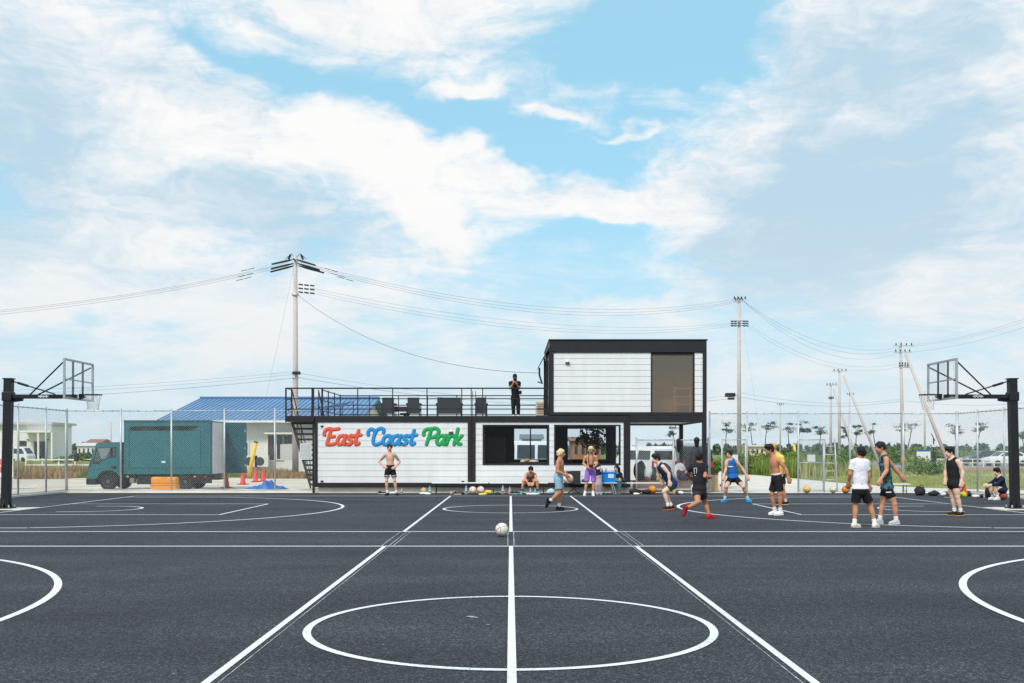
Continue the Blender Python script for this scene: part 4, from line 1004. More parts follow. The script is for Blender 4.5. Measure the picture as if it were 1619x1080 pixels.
for py in (466, 590, 597): MB().tube((0, 0, Z(py + 1.5, DA)), (0, 0, Z(py - 1.5, DA)), .2, n=12).build('collar', M_INS if py == 590 else M_GALV, pa, True)
MB().box(-.05, .35, -.45, -.2, Z(593, DA), Z(588, DA), .03).build('junction_box', M_INS, pa)
pb = pole('tall concrete utility pole standing in the weeds just right of the building', 1168.5, 470, DB, arms=((474, -.55, .6, 'g'), (476.5, -.4, .3, 'g')))
for py in (508, 511.5, 515):
    MB().box(-.72, .6, -.2, -.15, Z(py, DB) - .02, Z(py, DB) + .02).build('bracket', M_INS, pb)
    for xx in (-.7, -.45, .25, .5): MB().tube((xx, -.18, Z(py, DB)), (xx + .2, -.18, Z(py, DB) - .06), .055, n=6).build('insulator', M_INS, pb, True)
MB().box(-1.1, -.35, -.3, .3, Z(627.5, DB), Z(621.5, DB), .05).build('transformer', M_INS, pb); MB().box(-.9, -.4, -.2, .2, Z(632, DB), Z(628.5, DB), .03).build('switch_box', M_INS, pb)
MB().box(-.4, .15, -.03, .03, Z(626, DB), Z(624, DB)).build('bracket', M_GALV, pb)
pc = pole('leaning-strutted utility pole with two crossarms near the right hoop', 1428, 541, DC, arms=((547, -.95, .95, 'g'), (557, -.95, .75, 'g'), (577, -.5, .5, 'g'), (581, -.5, .5, 'g')), guard=(.3, .95), lean=-.25)
pd = pole('utility pole with long strut in the middle of the right-hand group', 1327, 583, 112, arms=((587, -.85, .9, 'g'),), guard=(.6, 1.1))
pe = pole('utility pole left of the strutted one in the right-hand group', 1313.5, 605, 125, arms=((609, -.7, .8, 'g'), (630, -.35, .35, 'k')), guard=(.6, 1.2))
pole('thin distant utility pole right of the gateway', 1233.5, 637, 160, arms=((640, -.6, .6, 'g'),), r0=.09, r1=.15)
pole('thin distant utility pole between the strutted poles', 1343, 622, 150, arms=((624, -.5, .7, 'g'),), r0=.09, r1=.15)
pole('plain distant pole beside the info board', 1462, 618, 120, r0=.08, r1=.13)
pole('thin distant pole left of the truck roof', 175.5, 668, 160, r0=.08, r1=.12)
def strut(label, p0, p1, r=.15):
    t = thing('pole_strut', label, 'strut', (p1.x, p1.y, 0), 0, 'slanting struts of the utility poles')
    MB().tube(p0, p1, r * .75, r, 10).build('shaft', M_POLE, t, True, True); return t
strut('slanting concrete strut leaning on the pole beside the right hoop', P(1432, 559, DC - .6), Vector((X(1502, DC - 4), DC - 4, 0)), .17)
strut('slanting concrete strut rising between the player in white and the player in camouflage', P(1334, 594, 111.6), Vector((X(1391, 108), 108, 0)), .16)
strut('slanting strut of the farther pole, left of the longer strut', P(1318, 616, 124.5), Vector((X(1356, 121), 121, 0)), .14)
t = thing('guy_guard', 'leaning yellow guard tube of a guy wire behind the red cones', 'guard', (X(393, 50), 50, 0))
MB().tube(P(393.5, 752, 50), P(404.5, 699, 50), .1, .1, 10).build('tube', M_GUARD, t, True, True); MB().tube(P(404.5, 700, 50), P(404.8, 698, 50), .11, n=10).build('cap', M_INS, t, True, True)
t = thing('guy_guard', 'small yellow guard tube in the weeds beside the gateway', 'guard', (X(1258, 95), 95, 0))
MB().tube((X(1260, 95), 95, 0), P(1255, 702, 95), .12, .12, 8).build('tube', M_GUARD, t, True, True)
ORD3 = ('uppermost', 'middle', 'lowest'); ORD2 = ('upper', 'lower')
def wire(label, a, b, sag, r=.016, group=None, n=28, name='power_line', m=None):
    r *= .52
    pts = [a + (b - a) * (k / n) - Vector((0, 0, sag * 4 * (k / n) * (1 - k / n))) for k in range(n + 1)]
    o = MB().path(pts, r, 5, False).build(name, m or M_CABLE, None, True); tag(o, label, 'cable', group); return o
for k, (ya, yb) in enumerate(((417, 480), (419, 483), (422, 487))):
    wire(ORD3[k] + ' thin power line leaving the tall left pole to the left edge', P(448, ya, DA), P(-160, yb + 22, 52), .5, .014, 'lines leaving the tall pole to the left')
for k, (ya, yb, sg) in enumerate(((417, 473, 1.6), (419, 475, 1.75), (421, 476, 1.9))):
    wire(ORD3[k] + ' of the upper power lines sagging between the two tall poles', P(486, ya, DA), P(1163 + 5 * k, yb, DB), sg, .015, 'upper lines between the two tall poles')
for k, (ya, yb, sg) in enumerate(((455, 511, 1.1), (459, 513, 1.25), (463, 516, 1.3))):
    wire(ORD3[k] + ' of the lower power lines sagging between the two tall poles', P(490, ya, DA), P(1156, yb, DB), sg, .012, 'lower lines between the two tall poles')
wire('dark telephone cable drooping from the tall left pole to the upper storey', P(470, 466, DA), Vector((UX0 - .38, D0 + .2, 4.42)), 1.05, .022, None, 32, 'telephone_cable')
wire('guy wire slanting from the tall left pole down to the yellow guard', P(464, 424, DA), P(404.6, 699, 50), .15, .01, None, 20, 'guy_wire')
for k, (ya, yb) in enumerate(((588, 607), (592, 614), (598, 622))):
    wire(ORD3[k] + ' of the low cables running left from the tall pole above the truck', P(462, ya, DA), P(-160, yb + 14, 56), .25, .013 + .007 * (k == 2), 'low cables to the left')
for k, (ya, yb) in enumerate(((590, 624), (597, 629))):
    wire(ORD2[k] + ' of the two low cables passing behind the deck railing', P(472, ya, DA), P(1165, yb, DB), 1.1, .014 + .006 * k, 'low cables behind the deck')
for k, (ya, yb, sg) in enumerate(((474, 549, 1.6), (475, 552, 1.9), (476, 557, 2.2))):
    wire(ORD3[k] + ' of the upper power lines falling right towards the strutted pole', P(1173 + k, ya, DB), P(1424, yb, DC), sg, .015, 'upper lines towards the right')
for k, (ya, yb, sg) in enumerate(((510, 575, 1.5), (514, 580, 1.6))):
    wire(ORD2[k] + ' of the two thinner lines falling right towards the strutted pole', P(1178, ya, DB), P(1420, yb, DC), sg, .012, 'lower lines towards the right')
for k, (ya, yb) in enumerate(((621, 631), (628, 634))):
    wire(ORD2[k] + ' of the two low cables from the transformer to the strutted pole', P(1172, ya, DB), P(1424, yb, DC), .6, .016 + .006 * k, 'low cables to the right')
for k, (ya, yb) in enumerate(((546, 478), (548, 484), (557, 492))):
    wire(ORD3[k] + ' power line rising from the strutted pole to the right edge', P(1440, ya, DC), P(1760, yb - 34, 84), .9, .015, 'lines leaving to the right')
wire('low cable running to the right behind the right backboard', P(1432, 634, DC), P(1760, 616, 84), .8, .018, None)
wire('thin stay wire beside the pole right of the building', P(1170, 480, DB), P(1205, 705, DB - 6), .1, .009, None, 12, 'guy_wire')

# ------------------------------------------------------------------ houses
M_CREAM = mat('cream render', rgb(228, 224, 216), .8, 0, .04, 1.0, .05, 30)
M_BLUEROOF = mat('blue roof sheet', rgb(104, 142, 180), .6, 0, .14, .6)
M_BLUERIB = mat('blue roof rib', rgb(84, 122, 164), .6, 0, .06)
M_WINDARK = mat('dark glazing', rgb(52, 56, 60), .15, 0, .2, 2, spec=.6)
hb = thing('blue_roofed_house', 'low cream building with a ribbed blue metal roof behind the truck', 'building', (X(400, 60), 60, 0))
hx0, hx1 = X(248, 60), X(570, 60); ez = Z(664.5, 60); rz = Z(630, 68.5)
def hp(mb, n, m, p=None, **k): return mb.build(n, m, p or hb, world=True, **k)
hp(MB().box(hx0 + .6, hx1 - .5, 60.8, 76.2, -.02, ez - .02), 'wall', M_CREAM)
hp(MB().prism([(60.81, ez - .03), (76.19, ez - .03), (68.5, rz - .12)], hx0 + .62, hx1 - .52, 'x'), 'gable', M_CREAM)
rf = hp(MB().add([(hx0, 60, ez), (hx1, 60, ez), (hx1, 68.5, rz), (hx0, 68.5, rz), (hx0, 77, ez), (hx1, 77, ez), (hx0, 60, ez - .12), (hx1, 60, ez - .12), (hx1, 68.5, rz - .12), (hx0, 68.5, rz - .12), (hx0, 77, ez - .12), (hx1, 77, ez - .12)],
                 [(0, 1, 2, 3), (3, 2, 5, 4), (6, 9, 8, 7), (9, 10, 11, 8), (0, 6, 7, 1), (4, 5, 11, 10), (0, 3, 9, 6), (3, 4, 10, 9), (1, 7, 8, 2), (2, 8, 11, 5)]), 'roof', M_BLUEROOF)
nr = 40
for k in range(nr + 1):
    x = hx0 + .02 + (hx1 - hx0 - .04) * k / nr
    hp(MB().add([(x - .03, 59.98, ez + .004), (x + .03, 59.98, ez + .004), (x + .03, 68.45, rz - .0), (x - .03, 68.45, rz - .0), (x - .015, 59.98, ez + .034), (x + .015, 59.98, ez + .034), (x + .015, 68.45, rz + .03), (x - .015, 68.45, rz + .03)],
                [(0, 3, 2, 1), (4, 5, 6, 7), (0, 1, 5, 4), (1, 2, 6, 5), (2, 3, 7, 6), (3, 0, 4, 7)]), 'roof_rib', M_BLUERIB, rf)
hp(MB().box(hx0 - .02, hx1 + .02, 68.35, 68.65, rz - .02, rz + .12), 'ridge_cap', M_BLUERIB, rf)
hp(MB().box(hx0, hx1, 59.85, 59.98, ez - .14, ez - .01), 'gutter', mat('white gutter', rgb(226, 228, 230), .4), rf)
def hwin(px0, px1, py0, py1, n=2):
    x0, x1, z0, z1 = X(px0, 60.8), X(px1, 60.8), Z(py1, 60.8), Z(py0, 60.8)
    w = hp(MB().box(x0 - .06, x1 + .06, 60.72, 60.79, z0 - .06, z0).box(x0 - .06, x1 + .06, 60.72, 60.79, z1, z1 + .06).box(x0 - .06, x0, 60.72, 60.79, z0, z1).box(x1, x1 + .06, 60.72, 60.79, z0, z1), 'window', M_CREAM)
    for k in range(n):
        a = x0 + (x1 - x0) * k / n + .02; b = x0 + (x1 - x0) * (k + 1) / n - .02
        hp(MB().box(a, b, 60.75, 60.785, z0 + .01, z1 - .01), 'pane', M_WINDARK, w)
hwin(424, 434, 688, 728, 1); hwin(438, 447, 688, 726, 1); hwin(449, 462, 688, 702, 2); hwin(385, 392, 700, 725, 1)
hp(MB().box(X(420, 60.6), X(470, 60.6), 60.2, 60.7, Z(686.5, 60.6), Z(684, 60.6)), 'canopy', M_CREAM)
sc = MB()
for k in range(13): 
    xa = X(443 + k * 2, 57.5); sc.box(xa, xa + .062, 57.5, 57.53, Z(728, 57.5), Z(702.5, 57.5) + random.uniform(-.01, .01))
o = sc.build('board_screen', mat('weathered board', rgb(206, 204, 202), .8, 0, .1, 3, stretch=(6, 1, .5))); tag(o, 'pale upright board screen in front of the cream building beside the stair', 'screen')
for px in (397.5, 414):
    t = thing('outdoor_unit', 'white air conditioner unit with round fan by the cream wall, ' + ('left one of two' if px < 400 else 'right one of two'), 'air conditioner', (X(px, 60.3), 60.3, 0), 0, 'air conditioner units by the cream building')
    MB().box(-.42, .42, -.15, .15, .55, 1.25, .02).build('casing', M_CREAM, t); 
    R = Matrix.Rotation(math.pi / 2, 3, 'X'); mb = MB().lathe([(.26, 0), (.26, .02), (.05, .03)], 16); mb.v = [tuple(R @ Vector(v) + Vector((-.08, -.15, .9))) for v in mb.v]; mb.build('fan_grille', M_WINDARK, t)
    MB().box(-.35, -.3, -.12, .12, 0, .55).box(.3, .35, -.12, .12, 0, .55).build('stand', M_GALV, t)
t = thing('white_house', 'white flat-roofed building far off at the left edge behind the dry weeds', 'building', (X(60, 150), 150, 0))
x0, x1 = X(-60, 150), X(81, 150); zr = Z(671.5, 150)
b_ = lambda mb, n, m, p=None: mb.build(n, m, p or t, world=True)
M_OFFW = mat('off-white wall', rgb(240, 238, 234), .8, 0, .03)
b_(MB().box(x0, x1, 150, 157, -.02, zr), 'wall', M_OFFW); b_(MB().box(x0 - .5, x1 + .5, 149.2, 157.6, zr, zr + .35), 'roof', mat('roof edge', rgb(190, 192, 196), .6))
b_(MB().box(X(27, 147), X(84, 147), 146, 149.98, Z(684, 147), Z(681, 147)), 'porch_roof', M_OFFW)
for px in (56.5, 63, 69, 71.5): b_(MB().box(X(px, 149.9) - .25, X(px, 149.9) + .25, 149.9, 149.99, 0.2, Z(698, 149.9)), 'window', M_WINDARK)
for px in (31, 35, 39): b_(MB().box(X(px, 149.9) - .22, X(px, 149.9) + .22, 149.9, 149.99, Z(705, 150), Z(697, 149.9)), 'window', M_WINDARK)
for px in (44, 76): b_(MB().box(X(px, 149.9) - .15, X(px, 149.9) + .15, 149.8, 149.99, Z(696, 150), Z(694.5, 150)), 'wall_lamp', M_WINDARK)
for px in (29, 60.5, 82): b_(MB().box(X(px, 146.2) - .12, X(px, 146.2) + .12, 146.1, 146.3, 0, Z(684, 147)), 'porch_post', M_OFFW)
def far_house(label, px0, px1, top, eave, d, wallc, roofc, n=4):
    x0, x1 = X(px0, d), X(px1, d); ze, zr = Z(eave, d), Z(top, d)
    t = thing('far_house', label, 'house', ((x0 + x1) / 2, d, 0)); dp = 8
    f = lambda mb, nm, m: mb.build(nm, m, t, world=True)
    f(MB().box(x0, x1, d, d + dp, -.02, ze), 'wall', mat('fw' + label[:9], wallc, .8))
    f(MB().prism([(d - .5, ze + .002), (d + dp + .5, ze + .002), (d + dp / 2, zr)], x0 - .4, x1 + .4, 'x'), 'roof', mat('fr' + label[:9], roofc, .7))
    for k in range(n):
        a = x0 + (x1 - x0) * (k + .3) / n; f(MB().box(a, a + (x1 - x0) / n * .4, d - .05, d - .01, ze * .35, ze * .75), 'window', M_WINDARK)
far_house('distant house with a reddish roof above the truck cab', 136, 159, 694, 700, 290, rgb(170, 120, 100), rgb(150, 104, 92))
far_house('distant pale low house just left of the truck cab', 122, 150, 700, 705, 240, rgb(222, 222, 220), rgb(206, 206, 206))
far_house('distant tan low house on the horizon beyond the gateway', 1186, 1216, 703, 706, 220, rgb(214, 204, 186), rgb(200, 190, 172))
far_house('distant grey roofed house seen through the back of the building', 826, 856, 686, 694, 150, rgb(210, 210, 206), rgb(120, 130, 140))
far_house('distant dark roofed house behind the far house in the back window', 905, 950, 690, 697, 140, rgb(166, 120, 96), rgb(150, 108, 88))

# ------------------------------------------------------------------ vehicles
M_CARW = mat('white car paint', rgb(228, 230, 232), .3, 0, .02, 1, coat=.4); M_CARD = mat('dark car paint', rgb(52, 58, 68), .3, 0, .05, 1, coat=.4)
M_TAIL = mat('tail lamp', rgb(180, 40, 40), .3)
def vehicle(name, label, cat, loc, rz, L_, Wd, prof, wins, paint, wheels, r=.32, sc=1.0):
    """prof: side outline (x forward = -), wins: list of side window outlines; ends of the greenhouse glazed separately"""
    t = thing(name, label, cat, loc, rz)
    hw = Wd / 2
    zmax = max(p[1] for p in prof); zb = zmax * .52
    n = len(prof); mb = MB()
    inset = lambda z: hw - max(0, (z - zb)) / (zmax - zb) * .16
    vs = [(x, -inset(z), z) for x, z in prof] + [(x, inset(z), z) for x, z in prof]
    mb.add(vs, [(i, (i + 1) % n, n + (i + 1) % n, n + i) for i in range(n)] + [tuple(range(n - 1, -1, -1)), tuple(range(n, 2 * n))])
    body = mb.build('body', paint, t, bevel=.03); smooth_by_angle(body, .5)
    for w in wins:
        for s in (-1, 1): MB().add([(x, s * (inset(z) + .006), z) for x, z in w] + [(x, s * (inset(z) - .02), z) for x, z in w], [tuple(range(len(w))), tuple(range(2 * len(w) - 1, len(w) - 1, -1))] + [(i, (i + 1) % len(w), len(w) + (i + 1) % len(w), len(w) + i) for i in range(len(w))]).build('side_window', M_WINDARK, t)
    for x in wheels:
        for s in (-1, 1):
            wheel(x, s * (hw - .09), r, r, .19, t, lambda m_, nm, mt, pr, **k: m_.build(nm, mt, pr, **k), M_RIM)
    return t, hw, inset
def van(label, loc, rz, paint, Hh=1.9, L_=4.2, Wd=1.66, rack=False):
    h = L_ / 2
    prof = [(-h, .35), (-h - .02, .8), (-h + .12, 1.05), (-h + .75, Hh - .08), (-h + 1.0, Hh), (h - .15, Hh), (h - .02, Hh - .12), (h, .9), (h, .35)]
    wins = [[(-h + .5, 1.1), (-h + .95, Hh - .2), (-h + 1.35, Hh - .2), (-h + 1.35, 1.1)], [(-h + 1.5, 1.12), (-h + 1.5, Hh - .2), (.35, Hh - .2), (.35, 1.12)], [(.5, 1.12), (.5, Hh - .2), (h - .25, Hh - .22), (h - .22, 1.12)]]
    t, hw, ins = vehicle('parked_van', label, 'van', loc, rz, L_, Wd, prof, wins, paint, (-h + .7, h - .75))
    B = lambda mb, n, m: mb.build(n, m, t)
    B(MB().box(h - .03, h + .012, -hw + .2, hw - .2, 1.12, Hh - .22, .01), 'rear_window', M_WINDARK)
    B(MB().box(-h + .2, -h + .24, -hw + .2, hw - .2, 1.12, 1.2), 'wiper', M_UNDER)
    B(MB().add([(-h + .15, -hw + .2, 1.1), (-h + .15, hw - .2, 1.1), (-h + .72, hw - .28, Hh - .12), (-h + .72, -hw + .28, Hh - .12)], [(0, 1, 2, 3)]), 'windscreen', M_WINDARK)
    for s in (-1, 1): B(MB().box(h - .01, h + .02, s * (hw - .1) - .06, s * (hw - .1) + .06, .75, 1.05, .01), 'tail_light', M_TAIL)
    B(MB().box(h - .02, h + .07, -hw + .02, hw - .02, .36, .58, .03), 'bumper', paint)
    B(MB().box(h + .005, h + .02, -.18, .18, .66, .78), 'number_plate', M_CARW)
    if rack:
        B(MB().box(-.9, h - .2, -hw + .2, hw - .2, Hh + .02, Hh + .06).box(-.7, h - .5, -hw + .3, hw - .3, Hh + .06, Hh + .2, .03), 'roof_rack', M_GALV)
        B(MB().box(h + .0, h + .22, -.35, .35, .8, 1.5, .06), 'spare_wheel', M_RUB)
    return t
def hatch(label, loc, rz, paint):
    prof = [(-2.05, .35), (-2.1, .62), (-1.95, .82), (-1.15, .98), (-.55, 1.42), (-.1, 1.5), (.9, 1.47), (1.45, 1.25), (1.85, 1.0), (2.0, .85), (2.02, .35)]
    wins = [[(-1.0, 1.0), (-.52, 1.36), (-.05, 1.42), (-.02, 1.0)], [(.06, 1.0), (.04, 1.42), (.85, 1.39), (1.3, 1.18), (1.3, 1.02)]]
    t, hw, ins = vehicle('parked_car', label, 'car', loc, rz, 4.1, 1.7, prof, wins, paint, (-1.3, 1.25), .31)
    MB().add([(-1.13, -hw + .2, 1.0), (-1.13, hw - .2, 1.0), (-.56, hw - .26, 1.415), (-.56, -hw + .26, 1.415)], [(0, 1, 2, 3)]).build('windscreen', M_WINDARK, t)
    for s in (-1, 1):
        MB().box(-2.1, -1.9, s * .6 - .18, s * .6 + .18, .68, .8, .02).build('headlight', M_LAMP, t); MB().box(1.85, 2.03, s * .65 - .12, s * .65 + .12, .8, .95, .02).build('tail_light', M_TAIL, t)
    return t
van('white van parked behind the open overhang, seen from behind', (X(1022, 48.5), 49.2, 0), math.radians(-66), M_CARW, 1.76, 3.6, 1.5)
van('dark boxy van with a roof rack parked behind the overhang', (X(1094, 47.5), 49, 0), math.radians(-82), mat('black car paint', rgb(44, 46, 50), .35, 0, .05), 1.74, 3.4, 1.62, True)
van('white van visible through the back window of the building', (X(838, 54), 54, 0), math.radians(-8), M_CARW, 2.05, 4.2, 1.7)
van('white van parked in front of the white building at far left', (X(28, 138), 138, 0), math.radians(168), M_CARW, 2.0, 4.3, 1.7)
hatch('dark hatchback in the car park, left of the white car', (X(1553, 102), 102, 0), math.radians(8), M_CARD)
hatch('white car in the car park behind the right hoop post', (X(1590, 98), 98, 0), math.radians(4), M_CARW)
hatch('small pale car far off at the right edge of the car park', (X(1640, 110), 110, 0), math.radians(4), M_CARW)

# ------------------------------------------------------------------ signs and lamp on the right
t = thing('info_board', 'white information board with blue top and bottom bands beyond the fence', 'sign', (X(1460, 80), 80, 0))
xa, xb = X(1449.5, 80), X(1471, 80); za, zb = Z(735, 80), Z(711, 80)
B = lambda mb, n, m, p=None: mb.build(n, m, p or t, world=True)
B(MB().box(xa, xb, 80, 80.06, za, zb), 'panel', mat('board white', rgb(232, 236, 238), .5))
M_BRDBL = mat('board blue', rgb(40, 98, 170), .5)
B(MB().box(xa - .01, xb + .01, 79.985, 79.998, zb - .14, zb + .01), 'top_band', M_BRDBL); B(MB().box(xa - .01, xb + .01, 79.985, 79.998, za - .01, za + .22), 'bottom_band', M_BRDBL)
mp = MB()
for k in range(9): mp.path([(xa + .2 + .08 * k, 79.995, za + .5 + .15 * math.sin(k)), (xa + .26 + .08 * k, 79.995, za + .55 + .2 * math.cos(2 * k))], .012, 4)
B(mp, 'map_print', mat('map ink', rgb(206, 160, 160), .6))
for x in (xa + .15, xb - .15): B(MB().tube((x, 80.03, 0), (x, 80.03, za), .03, n=6), 'leg', M_GALV)
t = thing('solar_lamp', 'black solar powered lamp post with tilted panel near the info board', 'lamp post', (X(1476, 78), 78, 0))
B(MB().tube((X(1476, 78), 78, 0), (X(1476, 78), 78, Z(692, 78)), .045, n=8), 'post', M_INS)
B(MB().obox(P(1475, 691, 78), (.62, .5, .04), rot=Matrix.Rotation(math.radians(62), 3, 'Y') @ Matrix.Rotation(.3, 3, 'X')), 'solar_panel', mat('solar cell', rgb(24, 28, 36), .2))
B(MB().box(X(1473, 78), X(1479, 78), 77.9, 78.1, Z(707, 78), Z(702.5, 78), .02), 'lamp_head', M_LAMP); B(MB().box(X(1473.5, 78), X(1479, 78), 77.85, 78.15, Z(735, 78), Z(714, 78), .02), 'control_box', M_INS)
t = thing('red_white_sign', 'white sign with red lettering behind the left hoop post', 'sign', (X(4, 40), 40, 0))
xa, xb, za, zb = X(-70, 40), X(20.5, 40), Z(755, 40), Z(706, 40)
B(MB().box(xa, xb, 40, 40.05, za, zb), 'panel', mat('sign white', rgb(234, 234, 234), .6)); M_SRED = mat('sign red', rgb(214, 40, 50), .6)
def sgl(x, z, kind):
    mb = MB().box(x, x + .03, 39.98, 39.996, z, z + .24)
    mb.box(x + .031, x + .13, 39.98, 39.996, z, z + .05)
    if kind == 'E': mb.box(x + .031, x + .13, 39.98, 39.996, z + .19, z + .24).box(x + .031, x + .11, 39.98, 39.996, z + .1, z + .14)
    B(mb, 'letter', M_SRED)
sgl(X(0.5, 40), Z(735, 40), 'L'); sgl(X(0.5, 40), Z(747, 40), 'E')
for x in (xa + .2, xb - .12): B(MB().box(x - .03, x + .03, 40.06, 40.12, 0, zb - .05), 'post', M_GALV)
t = thing('guard_rail', 'low white guard rail along the road left of the truck', 'guard rail', (X(105, 76), 76, 0))
for z in (.45, .85): B(MB().box(X(40, 76), X(250, 76), 76, 76.06, z - .05, z + .05), 'rail', M_OFFW)
for k in range(9): x = X(40, 76) + k * 1.25; B(MB().box(x - .04, x + .04, 76.07, 76.15, 0, .95), 'post', M_OFFW)
t = thing('guard_rail', 'low pale rail beside the car park beyond the grass', 'guard rail', (X(1500, 92), 92, 0))
for z in (.4, .75): B(MB().box(X(1470, 92), X(1700, 92), 92, 92.05, z - .03, z + .03), 'rail', M_OFFW)
for k in range(14): x = X(1470, 92) + k * 1.0; B(MB().box(x - .03, x + .03, 92.06, 92.12, 0, .8), 'post', M_OFFW)

# ------------------------------------------------------------------ vegetation
def leaf_mat(name, c1, c2, scale=.8):
    return mat(name, c1, .75, 0, 0, scale, 0, 40, .2, col2=c2)
def tri_cloud(centres, size, flat=1.0, aspect=.5):
    """small two-triangle leaves, randomly turned, at the given centres"""
    n = len(centres); c = np.asarray(centres, float)
    a = np.random.normal(size=(n, 3)); a[:, 2] *= flat; a /= np.linalg.norm(a, axis=1)[:, None]
    b = np.cross(a, np.random.normal(size=(n, 3))); b /= np.linalg.norm(b, axis=1)[:, None] + 1e-9
    s = size * np.random.uniform(.5, 1.2, (n, 1))
    v = np.stack([c - a * s, c + b * s * aspect, c + a * s, c - b * s * aspect], 1).reshape(-1, 3)
    f = np.arange(n * 4).reshape(-1, 4)
    return v, f
def np_obj(name, v, f, m, parent=None):
    me = bpy.data.meshes.new(name); k = f.shape[1]
    me.vertices.add(len(v)); me.vertices.foreach_set('co', np.asarray(v, np.float32).ravel())
    me.loops.add(f.size); me.loops.foreach_set('vertex_index', f.astype(np.int32).ravel())
    me.polygons.add(len(f)); me.polygons.foreach_set('loop_start', np.arange(len(f), dtype=np.int32) * k)
    me.materials.append(m); me.update(calc_edges=True); me.validate()
    o = bpy.data.objects.new(name, me); COL.objects.link(o); o.parent = parent; return o
M_PINE = leaf_mat('pine needles', rgb(66, 86, 76), rgb(96, 112, 94), .5); M_BARK = mat('pine bark', rgb(92, 80, 72), .9, 0, .2, 3)
def pine(label, px, cy, w, d, seed, lean):
    rs = np.random.RandomState(seed); x = X(px, d); zc = Z(cy, d); wm = w / F * d
    t = thing('pine_tree', label, 'pine tree', (x - lean, d, 0), 0, 'lone tall pines on the horizon')
    pts = [Vector((0, 0, -.1)), Vector((lean * .2 + rs.uniform(-.15, .15), 0, zc * .35)), Vector((lean * .6 + rs.uniform(-.25, .25), 0, zc * .7)), Vector((lean, 0, zc + .6))]
    tr = MB().path(pts, [.16, .13, .1, .04], 6); limbs = []
    cs = []
    np_ = rs.randint(5, 10)
    for k in range(np_):
        ang = rs.uniform(0, 6.28); rr = wm * .5 * rs.uniform(.1, 1.0); zz = zc + rs.uniform(-1.6, 1.0)
        c = np.array([lean + rr * math.cos(ang), rr * .6 * math.sin(ang), zz]); tr.path([pts[2] + (pts[3] - pts[2]) * rs.uniform(.1, .8), Vector(c)], [.05, .02], 4)
        n = rs.randint(30, 110); q = rs.normal(size=(n, 3)) * np.array([wm * .17, wm * .16, .2]) * rs.uniform(.5, 1.1); cs.append(c + q)
    v, f = tri_cloud(np.concatenate(cs), .24, .6, .45); np_obj('crown', v, f, M_PINE, t)
    tr.build('trunk', M_BARK, t, True)
for i, (px, cy, w, where) in enumerate(((1062, 678, 16, 'showing under the overhang'), (1149, 675, 22, 'left of the tall pole by the building'), (1185, 674, 26, 'right of the tall pole by the building'), (1214, 673, 24, 'above the middle of the gateway'),
        (1246, 675, 18, 'above the right side of the gateway'), (1267, 673, 22, 'over the right gate post'), (1296, 677, 18, 'small crown left of the strutted poles'), (1337, 681, 13, 'hidden between the poles'), (1356, 680, 14, 'bent crown over the player in white'),
        (1379, 676, 17, 'over the player in camouflage'), (1441, 677, 38, 'broadest of the row, behind the strutted pole'), (1510, 677, 22, 'over the player in the black vest'), (1551, 675, 22, 'left of the right hoop post'), (1618, 682, 30, 'at the right edge of the picture'))):
    pine('lone flat-crowned pine on the horizon, ' + where, px, cy, w, 235 + (i * 37) % 40, 100 + i, ((i * 53) % 7 - 3) * .45)
# far wood along the horizon
cs = []; rs = np.random.RandomState(5)
for k in range(950):
    d = rs.uniform(300, 380); x = rs.uniform(-420, 420); h = rs.uniform(2.4, 3.9)
    n = 60; z = rs.rand(n) ** .8 * h; r = (1 - z / h * .8) * rs.uniform(1.2, 2.4); a = rs.uniform(0, 6.28, n)
    cs.append(np.stack([x + r * np.cos(a) * rs.rand(n) ** .4, d + r * np.sin(a) * rs.rand(n) ** .4, z], 1))
v, f = tri_cloud(np.concatenate(cs), .7, .8, .55); o = np_obj('treeline', v, f, leaf_mat('far wood', rgb(78, 98, 88), rgb(112, 126, 104), .05)); tag(o, 'dark green far wood along the horizon', 'wood', None, 'stuff')
def blades(name, label, area, n, h0, h1, m, w=.02, seed=1, lean=.35):
    rs = np.random.RandomState(seed); P0 = []
    while len(P0) < n:
        q = area[rs.randint(len(area))]; P0.append((rs.uniform(q[0], q[1]), rs.uniform(q[2], q[3])))
    P0 = np.array(P0); h = rs.uniform(h0, h1, n) * (0.75 + .35 * np.sin(P0[:, 0] * 1.3) * np.sin(P0[:, 1] * .9 + 1)); a = rs.uniform(0, 6.28, n); ln = rs.uniform(0, lean, n) * h; b = rs.uniform(0, 6.28, n)
    ww = w * rs.uniform(.6, 1.6, n); base = np.c_[P0, np.zeros(n)]; dx = np.c_[np.cos(a), np.sin(a), np.zeros(n)] * ww[:, None]; le = np.c_[np.cos(b) * ln, np.sin(b) * ln, np.zeros(n)]
    mid = base + le * .35 + np.c_[np.zeros((n, 2)), h * .55]; top = base + le + np.c_[np.zeros((n, 2)), h]
    v = np.stack([base - dx, base + dx, mid + dx * .9, mid - dx * .9, top], 1).reshape(-1, 3); i = np.arange(n)[:, None] * 5
    f = np.concatenate([np.concatenate([i, i + 1, i + 2], 1), np.concatenate([i, i + 2, i + 3], 1), np.concatenate([i + 3, i + 2, i + 4], 1)])
    o = np_obj(name, v, f, m); tag(o, label, 'grass' if 'grass' in name else 'weeds', None, 'stuff'); return o
G1 = leaf_mat('weed green', rgb(88, 116, 54), rgb(132, 152, 76), .6); G2 = leaf_mat('weed yellow', rgb(170, 160, 84), rgb(198, 184, 120), .6); G3 = leaf_mat('weed brown', rgb(150, 120, 84), rgb(184, 152, 108), .8); G4 = leaf_mat('shrub green', rgb(64, 100, 44), rgb(112, 140, 60), .5)
blades('weeds', 'tall green weeds beyond the gateway', [(14.6, 22.5, 66, 76), (15.9, 20.5, 56, 68)], 9000, .5, 1.35, G1, .028, 2)
